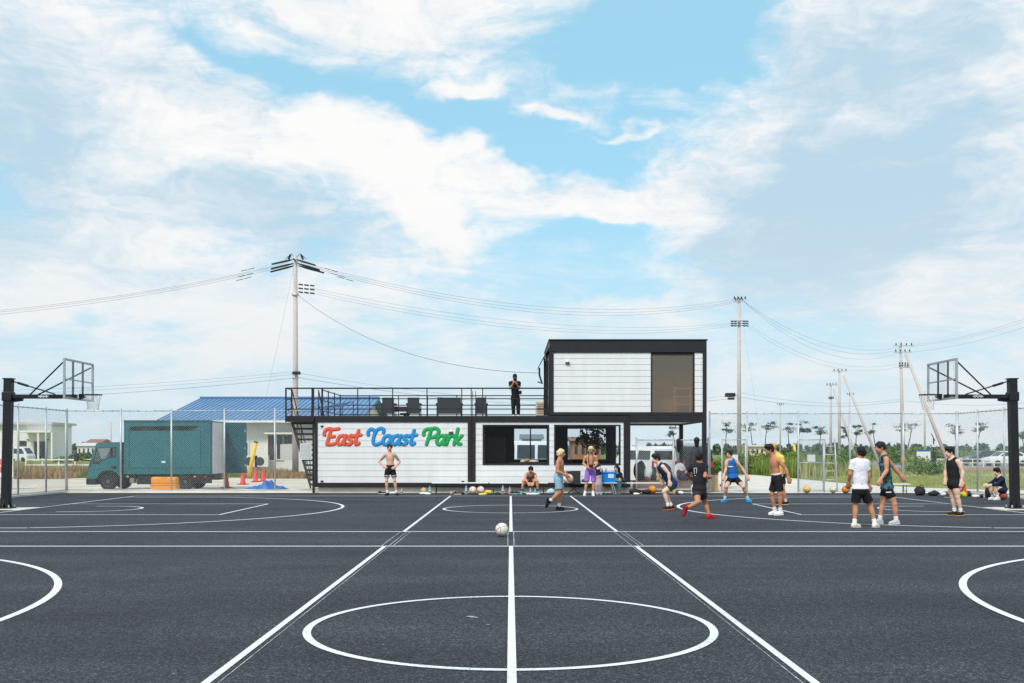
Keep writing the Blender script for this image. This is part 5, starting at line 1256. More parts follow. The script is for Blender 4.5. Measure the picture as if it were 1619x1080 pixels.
blades('weeds', 'yellowing weed stalks among the green weeds', [(14.6, 22.5, 64, 76), (16.2, 20.5, 55, 66)], 1800, .8, 1.5, G2, .02, 3)
blades('weeds', 'short grass along the concrete path behind the right fence', [(16.2, 27, 43, 58), (18, 36, 40.5, 52), (20, 40, 39.5, 46)], 22000, .06, .3, leaf_mat('short grass', rgb(128, 142, 70), rgb(176, 178, 104), .5), .016, 4)
blades('weeds', 'rough meadow grass in front of the car park', [(20, 44, 52, 66), (22, 40, 64, 74)], 9000, .06, .26, leaf_mat('meadow grass', rgb(120, 134, 66), rgb(170, 168, 96), .4), .03, 5)
blades('weeds', 'dry brown weeds on the gravel behind the left hoop', [(-27, -24.4, 54, 59), (-29, -25.5, 56, 60)], 3600, .12, .95, G3, .022, 6)
blades('weeds', 'green weeds among the dry ones at the far left', [(-29, -22, 56, 62)], 3600, .2, .75, G1, .022, 7)
blades('weeds', 'weeds along the foot of the cream building', [(-24, -9.4, 58.6, 60.2), (-14, -10.3, 57, 59)], 5200, .1, .5, G1, .02, 8)
blades('weeds', 'dry reddish weeds by the foot of the stair', [(-15, -10.6, 55, 57.5)], 3000, .2, .6, G3, .02, 9)
blades('weeds', 'grass verge along the road at the far left', [(-50, -24, 62, 76), (-70, -30, 92, 130)], 14000, .1, .45, leaf_mat('verge grass', rgb(132, 142, 74), rgb(180, 176, 104), .4), .03, 10)
def shrub(label, px, py, w, hh, d, m, seed, n=420):
    rs = np.random.RandomState(seed); x = X(px, d); wm = w / F * d / 2; hm = hh / F * d
    t = thing('shrub', label, 'shrub', (x, d, 0), 0, 'shrubs on the meadow')
    cs = []
    for k in range(7):
        c = np.array([rs.uniform(-.7, .7) * wm, rs.uniform(-.4, .4) * wm, hm * rs.uniform(.3, .75)]); q = rs.normal(size=(n // 7, 3)) * np.array([wm * .3, wm * .3, hm * .2]); cs.append(c + q)
    c = np.concatenate(cs); c[:, 2] = np.clip(c[:, 2], .03, hm * 1.1)
    v, f = tri_cloud(c, .12 * d / 60, .9, .55); np_obj('foliage', v, f, m, t)
    st = MB()
    for k in range(5): st.path([(rs.uniform(-.2, .2), rs.uniform(-.1, .1), -.02), (rs.uniform(-.5, .5) * wm, 0, hm * .6)], [.03, .012], 4)
    st.build('stem', M_BARK, t)
for i, (px, w, hh, d, lab) in enumerate(((1338, 44, 26, 70, 'green shrub left of the player in white'), (1320, 30, 20, 66, 'round shrub behind the steel rack'), (1418, 40, 20, 110, 'yellow green bush behind the camouflage shirt'), (1452, 60, 24, 130, 'wide bush row behind the info board'),
        (1395, 50, 24, 135, 'bush left of the info board far off'), (1500, 70, 22, 125, 'broad bush behind the dark-haired player in black vest'), (1452, 40, 15, 62, 'low dark green bush near the grass edge'), (1480, 26, 9, 60, 'small low bush beside the gravel heap'), (1582, 90, 16, 150, 'long hedge beyond the car park'),
        (1290, 60, 18, 90, 'shrub mass behind the open gate leaf'), (130, 40, 12, 150, 'dark bush left of the truck cab'), (96, 30, 9, 120, 'low bush by the guard rail'), (1150, 50, 20, 82, 'weedy shrub behind the player in blue'), (1058, 40, 16, 58, 'bright green shrub between the two parked vans'))):
    shrub(lab, px, 0, w, hh + 12 * (d < 75), d, G4 if i % 3 else G1, 40 + i, 520)

for i in range(13):
    d = 60 + (i * 17) % 15; px = 1130 + i * 17 + (i * 29) % 9
    shrub('tall weedy clump beyond the gateway, ' + ('first', 'second', 'third', 'fourth', 'fifth', 'sixth', 'seventh', 'eighth', 'ninth', 'tenth', 'eleventh', 'twelfth', 'thirteenth')[i] + ' from the left', px, 0, 34 + (i * 7) % 14, 26 + (i * 11) % 9, d, G1 if i % 2 else G4, 90 + i, 600)
# ------------------------------------------------------------------ deck furniture
M_WICK = mat('dark wicker', rgb(58, 60, 66), .7, 0, .15, 60, .3, 90)
DZ = 2.832
def deck_seat(label, px0, px1, cat, name):
    d = 39.0; x0, x1 = X(px0, d), X(px1, d); w = x1 - x0
    t = thing(name, label, cat, ((x0 + x1) / 2, d, DZ), 0, 'dark wicker seats on the roof deck'); h = w / 2; zt = .80
    MB().box(-h + .03, h - .03, -.03, .04, .16, zt, .015).build('backrest', M_WICK, t)
    MB().box(-h + .03, h - .03, .05, .62, .28, .40, .02).build('seat', M_WICK, t)
    for s in (-1, 1):
        MB().box(s * h - .03, s * h + .03, -.02, .62, .52, .58, .01).build('armrest', M_WICK, t)
        for yy in (0, .6): MB().box(s * (h - .02) - .018, s * (h - .02) + .018, yy - .018, yy + .018, 0, .519).build('leg', M_BLACK, t)
    MB().box(-h, h, .06, .61, .44, .50, .02).build('cushion', mat('cushion', rgb(80, 82, 88), .8), t) if False else None
    return t
deck_seat('leftmost dark wicker armchair on the roof deck', 603, 624, 'armchair', 'armchair')
deck_seat('dark wicker armchair left of the wide sofa on the roof deck', 643, 664, 'armchair', 'armchair')
deck_seat('wide dark wicker sofa seen from behind on the roof deck', 690, 730, 'sofa', 'sofa')
deck_seat('dark wicker armchair between the sofa and the photographer on deck', 751, 770, 'armchair', 'armchair')
t = thing('low_table', 'low dark table between two wicker armchairs on the deck', 'table', (X(633, 39.6), 39.6, DZ))
MB().box(-.33, .33, -.3, .3, .28, .46, .01).build('top', M_WICK, t)
for a in (-1, 1):
    for b in (-1, 1): MB().box(a * .28 - .02, a * .28 + .02, b * .25 - .02, b * .25 + .02, 0, .28).build('leg', M_BLACK, t)
t = thing('round_stool', 'small dark round stool under the deck rail near the armchairs', 'stool', (X(640, 38.4), 38.4, DZ))
MB().lathe([(.16, .10), (.2, .13), (.2, .17), (.05, .18)], 14).build('seat', M_WICK, t, True); MB().lathe([(.12, 0), (.05, .02), (.05, .10)], 10).build('base', M_BLACK, t, True)
t = thing('outdoor_unit', 'beige air conditioner unit on the deck beside the upper storey', 'air conditioner', (X(855, 38.2), 38.2, DZ))
MB().box(-.19, .17, -.35, .35, .05, .58, .02).build('casing', mat('beige casing', rgb(206, 194, 170), .6, 0, .06, 6), t)
gr = MB()
for k in range(6): gr.box(-.15, .13, -.362, -.351, .12 + k * .07, .15 + k * .07)
gr.build('louvre', mat('louvre shade', rgb(150, 136, 116), .6), t); MB().box(-.15, -.1, -.3, .3, 0, .05).box(.1, .15, -.3, .3, 0, .05).build('foot', M_BLACK, t)
t = thing('shade_sail', 'low dark blue canopy sheet at the left corner of the deck', 'canopy', (X(527, 39.5), 39.5, DZ))
o = MB().add([(X(498, 39.5) - X(527, 39.5), -.9, .34), (X(548, 39.5) - X(527, 39.5), -.9, .42), (X(556, 39.5) - X(527, 39.5), .6, .72), (X(512, 39.5) - X(527, 39.5), .6, .46), (0, -.1, .52)], [(0, 1, 4), (1, 2, 4), (2, 3, 4), (3, 0, 4)]).build('sheet', mat('dark blue fabric', rgb(36, 70, 104), .7, 0, .1), t)
for x, y, z in ((-.70, -.88, .34), (.50, -.88, .42), (.70, .58, .70), (-.36, .58, .46)): MB().tube((x, y, 0), (x, y, z), .015, n=6).build('leg', M_BLACK, t)

# ------------------------------------------------------------------ benches along the front
M_BENCH = mat('white bench top', rgb(232, 232, 230), .5, 0, .03)
def bench(label, px0, px1, d, z=.40, back=None):
    x0, x1 = X(px0, d), X(px1, d); c = (x0 + x1) / 2; h = (x1 - x0) / 2
    t = thing('bench', label, 'bench', (c, d, 0), 0, 'white folding benches along the court')
    MB().box(-h, h, -.16, .16, z - .04, z, .008).build('seat', M_BENCH, t)
    for a in (-h + .15, h - .15):
        for b in (-1, 1): MB().path([(a, b * .13, z - .042), (a, b * .17, 0)], .014, 6).build('leg', M_BLACK, t)
        MB().tube((a, -.16, .1), (a, .16, .1), .01, n=6).build('crossbar', M_BLACK, t)
    return t
bench('white folding bench under the green word of the wall sign', 683, 772, 36.2); bench('white folding bench carrying the seated man in grey tank top', 774, 866, 36.15)
bench('white folding bench behind the shirtless man in purple shorts', 918, 975, 36.15); bench('white folding bench in front of the low fence and piled bags', 964, 1062, 36.0)
bench('white bench at the right fence behind the player in camouflage', 1398, 1437, 35.9, .36)

# ------------------------------------------------------------------ small things at the foot of the building
M_BOTTLE = mat('clear plastic', rgb(206, 222, 226), .15, 0, .06, 20, trans=.5); M_CAPB = mat('bottle cap', rgb(80, 140, 200), .5); M_LABELB = mat('bottle label', rgb(150, 196, 224), .5)
def bottle(label, px, py, h, d, col=None, group='bottles along the wall foot'):
    t = thing('drink_bottle', label, 'bottle', (X(px, d), d, .003), 0, group); r = h * .15
    MB().lathe([(r * .9, 0), (r, .01), (r, h * .62), (r * .45, h * .82), (r * .4, h * .92)], 12).build('body', mat('plastic ' + str(col), col, .25) if col else M_BOTTLE, t, True)
    MB().lathe([(r * .5, h * .92), (r * .5, h)], 10).build('cap', M_CAPB, t); MB().lathe([(r * 1.02, h * .25), (r * 1.02, h * .5)], 12).build('wrapper', M_LABELB, t, True)
def can(label, px, d, h, col, r=.035):
    t = thing('drink_can', label, 'can', (X(px, d), d, .003), 0, 'cups and cans on the ground'); MB().lathe([(r * .85, 0), (r, .01), (r, h - .012), (r * .85, h)], 12).build('body', mat('can ' + str(col), col, .35), t, True)
    MB().lathe([(r * .8, h), (r * .8, h + .004)], 12).build('lid', M_GALV, t)
def lump(name, label, cat, px, py_top, w, d, col, seed, z0=0.0, group=None, flat=1.0, k=.05, depth=None, n=5, strap=None, rough=.7):
    """soft bag or cloth: a few blended lobes, flattened on what carries it"""
    rs = random.Random(seed); wm = w / F * d; hgt = max(.05, Z(py_top, d) - z0); dp = depth or min(.42, wm * .8)
    t = thing(name, label, cat, (X(px, d), d, z0 + .004), 0, group); pr = []
    E = ((1, 0, 0), (0, 1, 0), (0, 0, 1)); rmax = min(wm / 2, hgt / 2)
    pr.append(('e', (0, 0, hgt * .42), E, (wm * .40, dp * .42, hgt * .46)))
    for q in range(n):
        a = rs.uniform(-.32, .32) * wm; b = rs.uniform(-.25, .25) * dp; z = rs.uniform(.2, .7) * hgt
        pr.append(('e', (a, b, z), E, (wm * rs.uniform(.12, .22), dp * rs.uniform(.15, .25), hgt * rs.uniform(.2, .32))))
    h_ = max(.008, min(.02, wm / 34))
    sdf_obj('body', pr, h_, mat(f'cloth {col} {rough}', col, rough, 0, .12, 9, .35, 22), t, k, [((0, 0, 0), (0, 0, -1))])
    if strap: MB().path([(-wm * .18, -dp * .3, hgt * .8), (-wm * .1, -dp * .35, hgt * 1.02), (wm * .1, -dp * .35, hgt * 1.03), (wm * .18, -dp * .3, hgt * .8)], .012, 6).build('strap', mat('strap', strap, .7), t, True)
    return t
BD = 35.35
ball('ball', 'tan ball on the ground by the wall under the green lettering', (X(670, BD), BD), .12, rgb(206, 176, 140), group='balls along the wall foot')
ball('ball', 'cream ball beside the tall bottle under the first black column', (X(747.5, BD), BD), .14, rgb(240, 220, 200), M_SEAMG, 'balls along the wall foot')
ball('ball', 'pinkish ball next to the yellow bag', (X(760, BD + .15), BD + .15), .14, rgb(244, 212, 206), M_SEAMG, 'balls along the wall foot')
for a in ((679.5, 0, .30, 'clear bottle beside the tan ball'), (737, 0, .32, 'tall clear bottle left of the cream ball'), (795, 0, .33, 'clear bottle right of the black cap'), (806, 0, .28, 'clear bottle left of the dark shoes'), (838.5, 0, .24, 'bottle between the feet of the seated man'), (846, 0, .22, 'small bottle by the teal shoe of the seated man')):
    bottle(a[3], a[0], 0, a[2], BD - .05)
bottle('white plastic jug at the heel of the runner in black', 1094.5, 0, .36, 35.6, rgb(236, 236, 232), None)
can('pale paper cup on the ground, left of a matching orange cup', 713.5, BD, .11, rgb(236, 190, 160)); can('orange paper cup on the ground near the bench leg', 718.5, BD, .12, rgb(226, 170, 96)); can('red drink can between two bottles', 800.5, BD, .16, rgb(196, 70, 70)); can('orange cup at the foot of the low fence post', 1066, 35.6, .16, rgb(240, 180, 70), .05)
for a in (('towel', 'white crumpled towel in front of the tan ball', 'towel', 672, 778, 22, BD - .25, rgb(226, 232, 230), 1), ('shoe_bag', 'dark crumpled shoe bag left of the tall bottle', 'bag', 728, 777, 13, BD, rgb(70, 54, 58), 2), ('yellow_bag', 'crumpled yellow plastic bag beside the pinkish ball', 'bag', 772, 774.5, 14, BD, rgb(240, 214, 84), 3),
          ('towel', 'flat yellow cloth in front of the yellow bag', 'cloth', 763, 781.2, 14, BD - .3, rgb(236, 222, 120), 4), ('cap', 'black cap lying on the ground left of a bottle', 'cap', 787, 779, 10, BD - .15, rgb(40, 40, 46), 5), ('towel', 'white cloth on the ground by the feet of the seated man', 'cloth', 842, 781.6, 24, BD - .35, rgb(230, 228, 232), 6),
          ('plastic_bag', 'pale blue plastic bag behind the walking man', 'bag', 871, 772, 16, BD + .05, rgb(186, 214, 224), 7), ('shoe_bag', 'white rolled towel behind the bare-chested man with hands on hips', 'towel', 622, 777.5, 14, 35.6, rgb(226, 228, 232), 8),
          ('black_bag', 'black sports bag under the white bench by the low fence', 'bag', 1004, 772.5, 22, 35.7, rgb(40, 38, 40), 9), ('black_bag', 'black sports bag right of another under the bench', 'bag', 1022, 773, 20, 35.75, rgb(50, 40, 40), 10), ('cap', 'white cap lying in front of the black sports bags', 'cap', 1007, 780, 12, 35.2, rgb(236, 234, 226), 11),
          ('cloth', 'navy and white clothes heap beside the low fence', 'clothes', 1076, 777.5, 17, 35.4, rgb(56, 60, 92), 12), ('cloth', 'white shirt thrown on the navy clothes heap', 'shirt', 1077, 776.5, 10, 35.3, rgb(234, 232, 236), 13),
          ('backpack', 'black and white backpack on the asphalt by the white bench', 'backpack', 1455, 767.5, 20, 34.4, rgb(44, 42, 46), 14), ('duffel_bag', 'long black duffel bag on the asphalt by the right fence', 'bag', 1475, 776, 20, 34.2, rgb(40, 42, 54), 15), ('cloth', 'white and blue clothes beside the duffel bag', 'clothes', 1491, 778, 10, 34.0, rgb(206, 214, 226), 16),
          ('black_bag', 'black bag behind the man in the black vest', 'bag', 1497, 777, 14, 34.2, rgb(36, 36, 40), 17), ('black_bag', 'dark pouch right of the person in orange', 'bag', 1531, 775.5, 9, 33.9, rgb(40, 38, 44), 18), ('cloth', 'white towel on the asphalt left of the backpack by the seated man', 'towel', 1543, 782, 13, 32.9, rgb(228, 228, 232), 19),
          ('cloth', 'navy cloth beside the white towel at the right', 'clothes', 1554, 781, 8, 32.9, rgb(50, 48, 70), 20), ('backpack', 'black backpack standing in front of the man seated on a ball', 'backpack', 1563.5, 767, 13, 32.3, rgb(34, 34, 38), 21)):
    lump(a[0], a[1], a[2], a[3], a[4], a[5], a[6], a[7], a[8], strap=(rgb(30, 30, 34) if a[0] in ('backpack', 'duffel_bag') else None), depth=.3)
bottle('pink drink bottle standing in front of the black backpack', 1556, 0, .17, 32.2, rgb(240, 130, 170), None)
def shoe(label, px, d, col, rz=0.3, sole=(.8, .8, .8)):
    t = thing('sports_shoe', label, 'shoe', (X(px, d), d, .004), rz, 'spare shoes on the ground')
    sdf_obj('upper', [('c', (-.1, 0, .045), (.11, 0, .035), .042, .036), ('c', (-.1, 0, .05), (-.07, 0, .09), .04, .036)], .01, mat('shoe' + str(col), col, .6), t, .03, [((0, 0, .02), (0, 0, -1))])
    sdf_obj('sole', [('c', (-.1, 0, .02), (.11, 0, .02), .046, .042)], .01, mat('sole' + str(sole), sole, .7), t, .01, [((0, 0, .002), (0, 0, -1)), ((0, 0, .024), (0, 0, 1))])
shoe('dark shoe between the clear bottle and its pair', 813, BD, rgb(44, 44, 50)); shoe('dark shoe beside the seated man, right of its pair', 818, BD + .1, rgb(50, 46, 52), .9); shoe('dark shoe left of the tall bottle', 723, BD - .2, rgb(60, 50, 54), .1)
shoe('spare dark shoe behind the bare-chested man with hands on hips', 604, 35.5, rgb(46, 50, 60), .2)
bottle('slim bottle right of the bare-chested man with hands on hips', 635, 0, .24, 35.5)
ball('ball', 'orange ball under the white bench by the low fence', (X(1031.5, 35.75), 35.75), .15, rgb(240, 150, 50), M_SEAMB, 'balls by the fences')
ball('ball', 'yellow ball at the foot of the right gate post', (X(1275.5, 36.4), 36.4), .135, rgb(240, 198, 110), M_SEAMG, 'balls by the fences')
ball('ball', 'cream ball at the foot of the steel rack', (X(1317, 36.4), 36.4), .125, rgb(232, 228, 200), M_SEAMG, 'balls by the fences')
ball('ball', 'orange and navy ball lying by the fence left of the player in white', (X(1337, 36.0), 36.0), .135, rgb(244, 150, 50), M_SEAMB, 'balls by the fences', panel=rgb(46, 44, 84))
ball('basketball', 'brown basketball used as a seat by the man near the right hoop', (X(1586, 31.4), 31.4), .125, rgb(170, 84, 56))
# camp chair with bag, blue crate on stool, bags
t = thing('camp_chair', 'black folding camp chair holding a cream bag beside the bench', 'chair', (X(907, 36.0), 36.0, 0))
B = lambda mb, n, m, p=None, **k: mb.build(n, m, p or t, **k)
B(MB().add([(-.22, .2, .36), (.24, .2, .36), (.26, .3, .82), (-.24, .3, .80), (-.22, .22, .36), (.24, .22, .36), (.26, .32, .82), (-.24, .32, .80)], [(0, 1, 2, 3), (7, 6, 5, 4), (0, 4, 5, 1), (1, 5, 6, 2), (2, 6, 7, 3), (3, 7, 4, 0)]), 'backrest', mat('black canvas', rgb(42, 42, 44), .8, 0, .1, 20, .2))
B(MB().box(-.24, .24, -.22, .2, .33, .37, .01), 'seat', MATS['black canvas'])
for a in (-1, 1): B(MB().path([(a * .24, -.22, .36), (-a * .22, .22, 0)], .012), 'leg', M_BLACK); B(MB().path([(a * .24, .22, .36), (-a * .22, -.22, 0)], .012), 'leg', M_BLACK); B(MB().path([(a * .24, .24, .36), (a * .26, .3, .82)], .012), 'back_post', M_BLACK)
lump('cloth_bag', 'plump cream cloth bag resting on the black camp chair', 'bag', 898.5, 747.5, 20, 35.75, rgb(226, 214, 204), 31, z0=.372, depth=.32, n=3)
t = thing('storage_crate', 'bright blue plastic crate with white label on a folding stand', 'crate', (X(961.5, 35.6), 35.6, .42))
w0, w1 = .24, .27
M_CRATE = mat('blue crate plastic', rgb(28, 140, 226), .4, 0, .05)
hc = .38
for (a, b, nm) in (((-1, -1), (1, -1), 'wall'), ((1, -1), (1, 1), 'wall'), ((1, 1), (-1, 1), 'wall'), ((-1, 1), (-1, -1), 'wall')):
    B(MB().add([(a[0] * w0, a[1] * .17, 0), (b[0] * w0, b[1] * .17, 0), (b[0] * w1, b[1] * .2, hc), (a[0] * w1, a[1] * .2, hc), (a[0] * (w0 - .012), a[1] * .158, 0), (b[0] * (w0 - .012), b[1] * .158, 0), (b[0] * (w1 - .012), b[1] * .188, hc), (a[0] * (w1 - .012), a[1] * .188, hc)],
               [(0, 1, 2, 3), (7, 6, 5, 4), (3, 2, 6, 7), (0, 4, 5, 1)]), nm, M_CRATE)
B(MB().box(-w0 + .014, w0 - .014, -.156, .156, .002, .015), 'floor', M_CRATE); B(MB().box(-w1 - .02, w1 + .02, -.225, -.203, hc - .05, hc, .006).box(-w1 - .02, w1 + .02, .203, .225, hc - .05, hc, .006), 'rim', M_CRATE)
B(MB().add([(-.02, -.193, .16), (.18, -.193, .16), (.18, -.209, .31), (-.02, -.209, .31)], [(0, 1, 2, 3)]), 'paper_label', mat('paper', rgb(226, 232, 236), .7))
t = thing('folding_stand', 'small folding stand with pale legs under the blue crate', 'stand', (X(961.5, 35.6), 35.6, 0))
B(MB().box(-.3, .3, -.2, .2, .385, .415, .006), 'top', M_BENCH)
for a, b in ((-.25, -.12), (.1, .18), (.16, .26)): 
    for y in (-.16, .16): B(MB().path([(a, y, .385), (b, y, 0)], .013), 'leg', M_GALV)
for i, (px, c) in enumerate(((952, rgb(120, 90, 130)), (958, rgb(160, 120, 130)))):
    bottle(('left' if i == 0 else 'right') + ' coloured bottle sticking out of the blue crate', px, 0, .3, 35.6, c, 'bottles in the blue crate'); bpy.context.scene.collection.objects[-1].parent
for o in list(COL.objects):
    if o.parent is None and o.get('group') == 'bottles in the blue crate': o.location.z = .62
lump('handbag', 'dark handbag on the bench beside the seated woman', 'bag', 986, 757, 9, 35.8, rgb(40, 42, 52), 33, z0=.404, depth=.2)
lump('sports_bag', 'blue and black bag on the bench behind the man in purple shorts', 'bag', 925, 758, 12, 36.1, rgb(44, 60, 110), 34, z0=.404, depth=.2)
# raised timber step with piled bags behind the low fence
t = thing('timber_platform', 'brown timber platform under the overhang behind the low fence', 'platform', (X(1058, 38), 38, 0))
M_TIM = mat('brown timber', rgb(128, 104, 92), .8, 0, .12, 4, .1, 40, stretch=(.6, 4, 4))
x0, x1 = X(1000, 37.6) , X(1108, 37.6)
for k in range(3): B(MB().box(x0, x1, 37.5, 37.54, .02 + k * .12, .13 + k * .12, .004), 'plank', M_TIM, world=True)
for k in range(10): B(MB().box(x0, x1, 37.5 + k * .1, 37.59 + k * .1, .385, .41), 'deck_board', M_TIM, world=True)
for i, a in enumerate(((1012, 727, 26, 38.2, rgb(52, 54, 56), 'black rubbish bag nearest the building column on the platform'), (1032, 738, 26, 37.8, rgb(46, 48, 58), 'dark bag behind the crouching player'), (1024, 735, 14, 37.7, rgb(214, 222, 226), 'white plastic bag among the dark bags'), (1022, 752, 10, 37.65, rgb(120, 40, 56), 'small dark red bag on the platform'),
        (1050, 728, 26, 38.2, rgb(60, 62, 64), 'grey black bag behind the crouching player, farther back'), (1075, 728, 24, 37.8, rgb(232, 230, 232), 'white cloth bundle on the platform left of the runner'), (1082, 741, 30, 37.7, rgb(50, 46, 72), 'large dark bag on the platform beside the runner'), (1042, 726, 12, 37.75, rgb(238, 210, 90), 'yellow carton among the piled bags'), (1105, 740, 16, 38.1, rgb(70, 70, 74), 'dark bag at the right end of the platform'))):
    lump('piled_bag', a[5], 'bag', a[0], a[1], a[2], a[3], a[4], 50 + i, z0=.41, depth=.4, group='bags piled under the overhang', rough=.45)
for px, y0, y1, lab in ((1073, 694, 716, 'long black bag hanging on the low fence rail'), (1101.5, 694, 706, 'short black pouch hanging on the low fence rail')):
    d = 36.82; t = thing('hanging_bag', lab, 'bag', (X(px, d), d, Z(y1, d)), 0, 'black bags hung on the low fence'); hh = Z(y0, d) - Z(y1, d); w = .085 if y1 > 710 else .1
    sdf_obj('body', [('c', (0, 0, hh * .15), (0, 0, hh * .85), w * .75, w * 1.1)], .015, mat('black nylon', rgb(28, 28, 32), .5), t, .03); MB().path([(-.05, 0, hh * .9), (0, 0, hh + .1), (.05, 0, hh * .9)], .01).build('strap', M_BLACK, t)
t = thing('cardboard_box', 'tan cardboard box standing at the right end of the low fence', 'box', (X(1126, 38), 38, 0))
B(MB().box(-.14, .16, -.2, .2, 0, .62, .008), 'carton', mat('cardboard', rgb(190, 160, 126), .8, 0, .08)); B(MB().box(-.145, .165, -.03, .03, .615, .625), 'tape', mat('tape', rgb(206, 184, 150), .4))
t = thing('plastic_sack', 'white plastic sack with a red mark beside the cardboard box', 'sack', (X(1138, 38), 38, 0))
sdf_obj('body', [('e', (0, 0, .28), ((1, 0, 0), (0, 1, 0), (0, 0, 1)), (.2, .16, .34)), ('e', (.02, 0, .6), ((1, 0, 0), (0, 1, 0), (0, 0, 1)), (.1, .09, .16))], .02, mat('white sack', rgb(230, 226, 222), .5, 0, .06, 8, .4, 14), t, .06, [((0, 0, 0), (0, 0, -1))])
MB().box(-.04, .05, -.18, -.165, .2, .28, .01).build('red_mark', M_SRED, t)
# inside the rooms
t = thing('house_plant', 'dark leafy plant inside the second ground floor window', 'plant', (X(935, 38.8), 38.8, 1.03))
cs = np.concatenate([np.random.RandomState(3 + k).normal(size=(60, 3)) * np.array([.22, .2, .16]) + np.array([np.cos(k * 1.3) * .28, 0, .75 + .1 * k]) for k in range(6)]); v, f = tri_cloud(cs, .13, 1, .35)
np_obj('foliage', v, f, leaf_mat('plant leaf', rgb(28, 44, 34), rgb(50, 70, 50), 3), t); MB().lathe([(.1, 0), (.15, .25), (.13, .25)], 12).build('pot', M_BLACK, t, True); MB().path([(0, 0, .25), (.03, 0, .9)], .02).build('stem', M_BARK, t)
lump('folded_cloth', 'white and yellow cloth lying on the counter in the first window', 'cloth', 838, 727, 34, 37.3, rgb(228, 220, 206), 70, z0=1.10, depth=.3)
lump('sun_hat', 'yellow sun hat on the cloth inside the first window', 'cap', 833, 726, 9, 37.15, rgb(226, 180, 70), 71, z0=1.16, depth=.2)
# ------------------------------------------------------------------ people
def V3(*a): return np.array(a, float)
def nrm(v): return v / (np.linalg.norm(v) + 1e-9)
def frame_of(u, r):
    u = nrm(u); r = nrm(r - u * np.dot(r, u)); return np.array([r, np.cross(u, r), u])     # right, forward, up
M_EYE = mat('eye and brow', rgb(40, 28, 24), .5); M_LIP = mat('lips', rgb(170, 96, 84), .5)
def cloth(c, v=.1): return mat('fabric ' + ','.join(f'{x:.3f}' for x in c), c, .85, 0, v, 7, .7, 13, .2)
def skin_m(c): return mat('skin ' + ','.join(f'{x:.3f}' for x in c), c, .55, 0, .05, 5, .03, 60, .35)
def camo_mat(c1, c2):
    mt = bpy.data.materials.new('camouflage'); mt.use_nodes = True; nt = mt.node_tree; b = nt.nodes['Principled BSDF']; N = nt.nodes.new; L = nt.links.new
    n = N('ShaderNodeTexNoise'); n.inputs['Scale'].default_value = 11; n.inputs['Detail'].default_value = 2; n.inputs['Distortion'].default_value = 1.0; L(N('ShaderNodeTexCoord').outputs['Object'], n.inputs['Vector'])
    r = N('ShaderNodeValToRGB'); r.color_ramp.interpolation = 'CONSTANT'; L(n.outputs['Fac'], r.inputs[0]); e = r.color_ramp.elements
    e[0].color = (*c1, 1); e[1].position = .47; e[1].color = (*c2, 1)
    for p, c in ((.54, rgb(20, 28, 34)), (.6, rgb(120, 160, 168)), (.65, rgb(36, 74, 80))): q = e.new(p); q.color = (*c, 1)
    L(r.outputs[0], b.inputs['Base Color']); b.inputs['Roughness'].default_value = .85; return mt
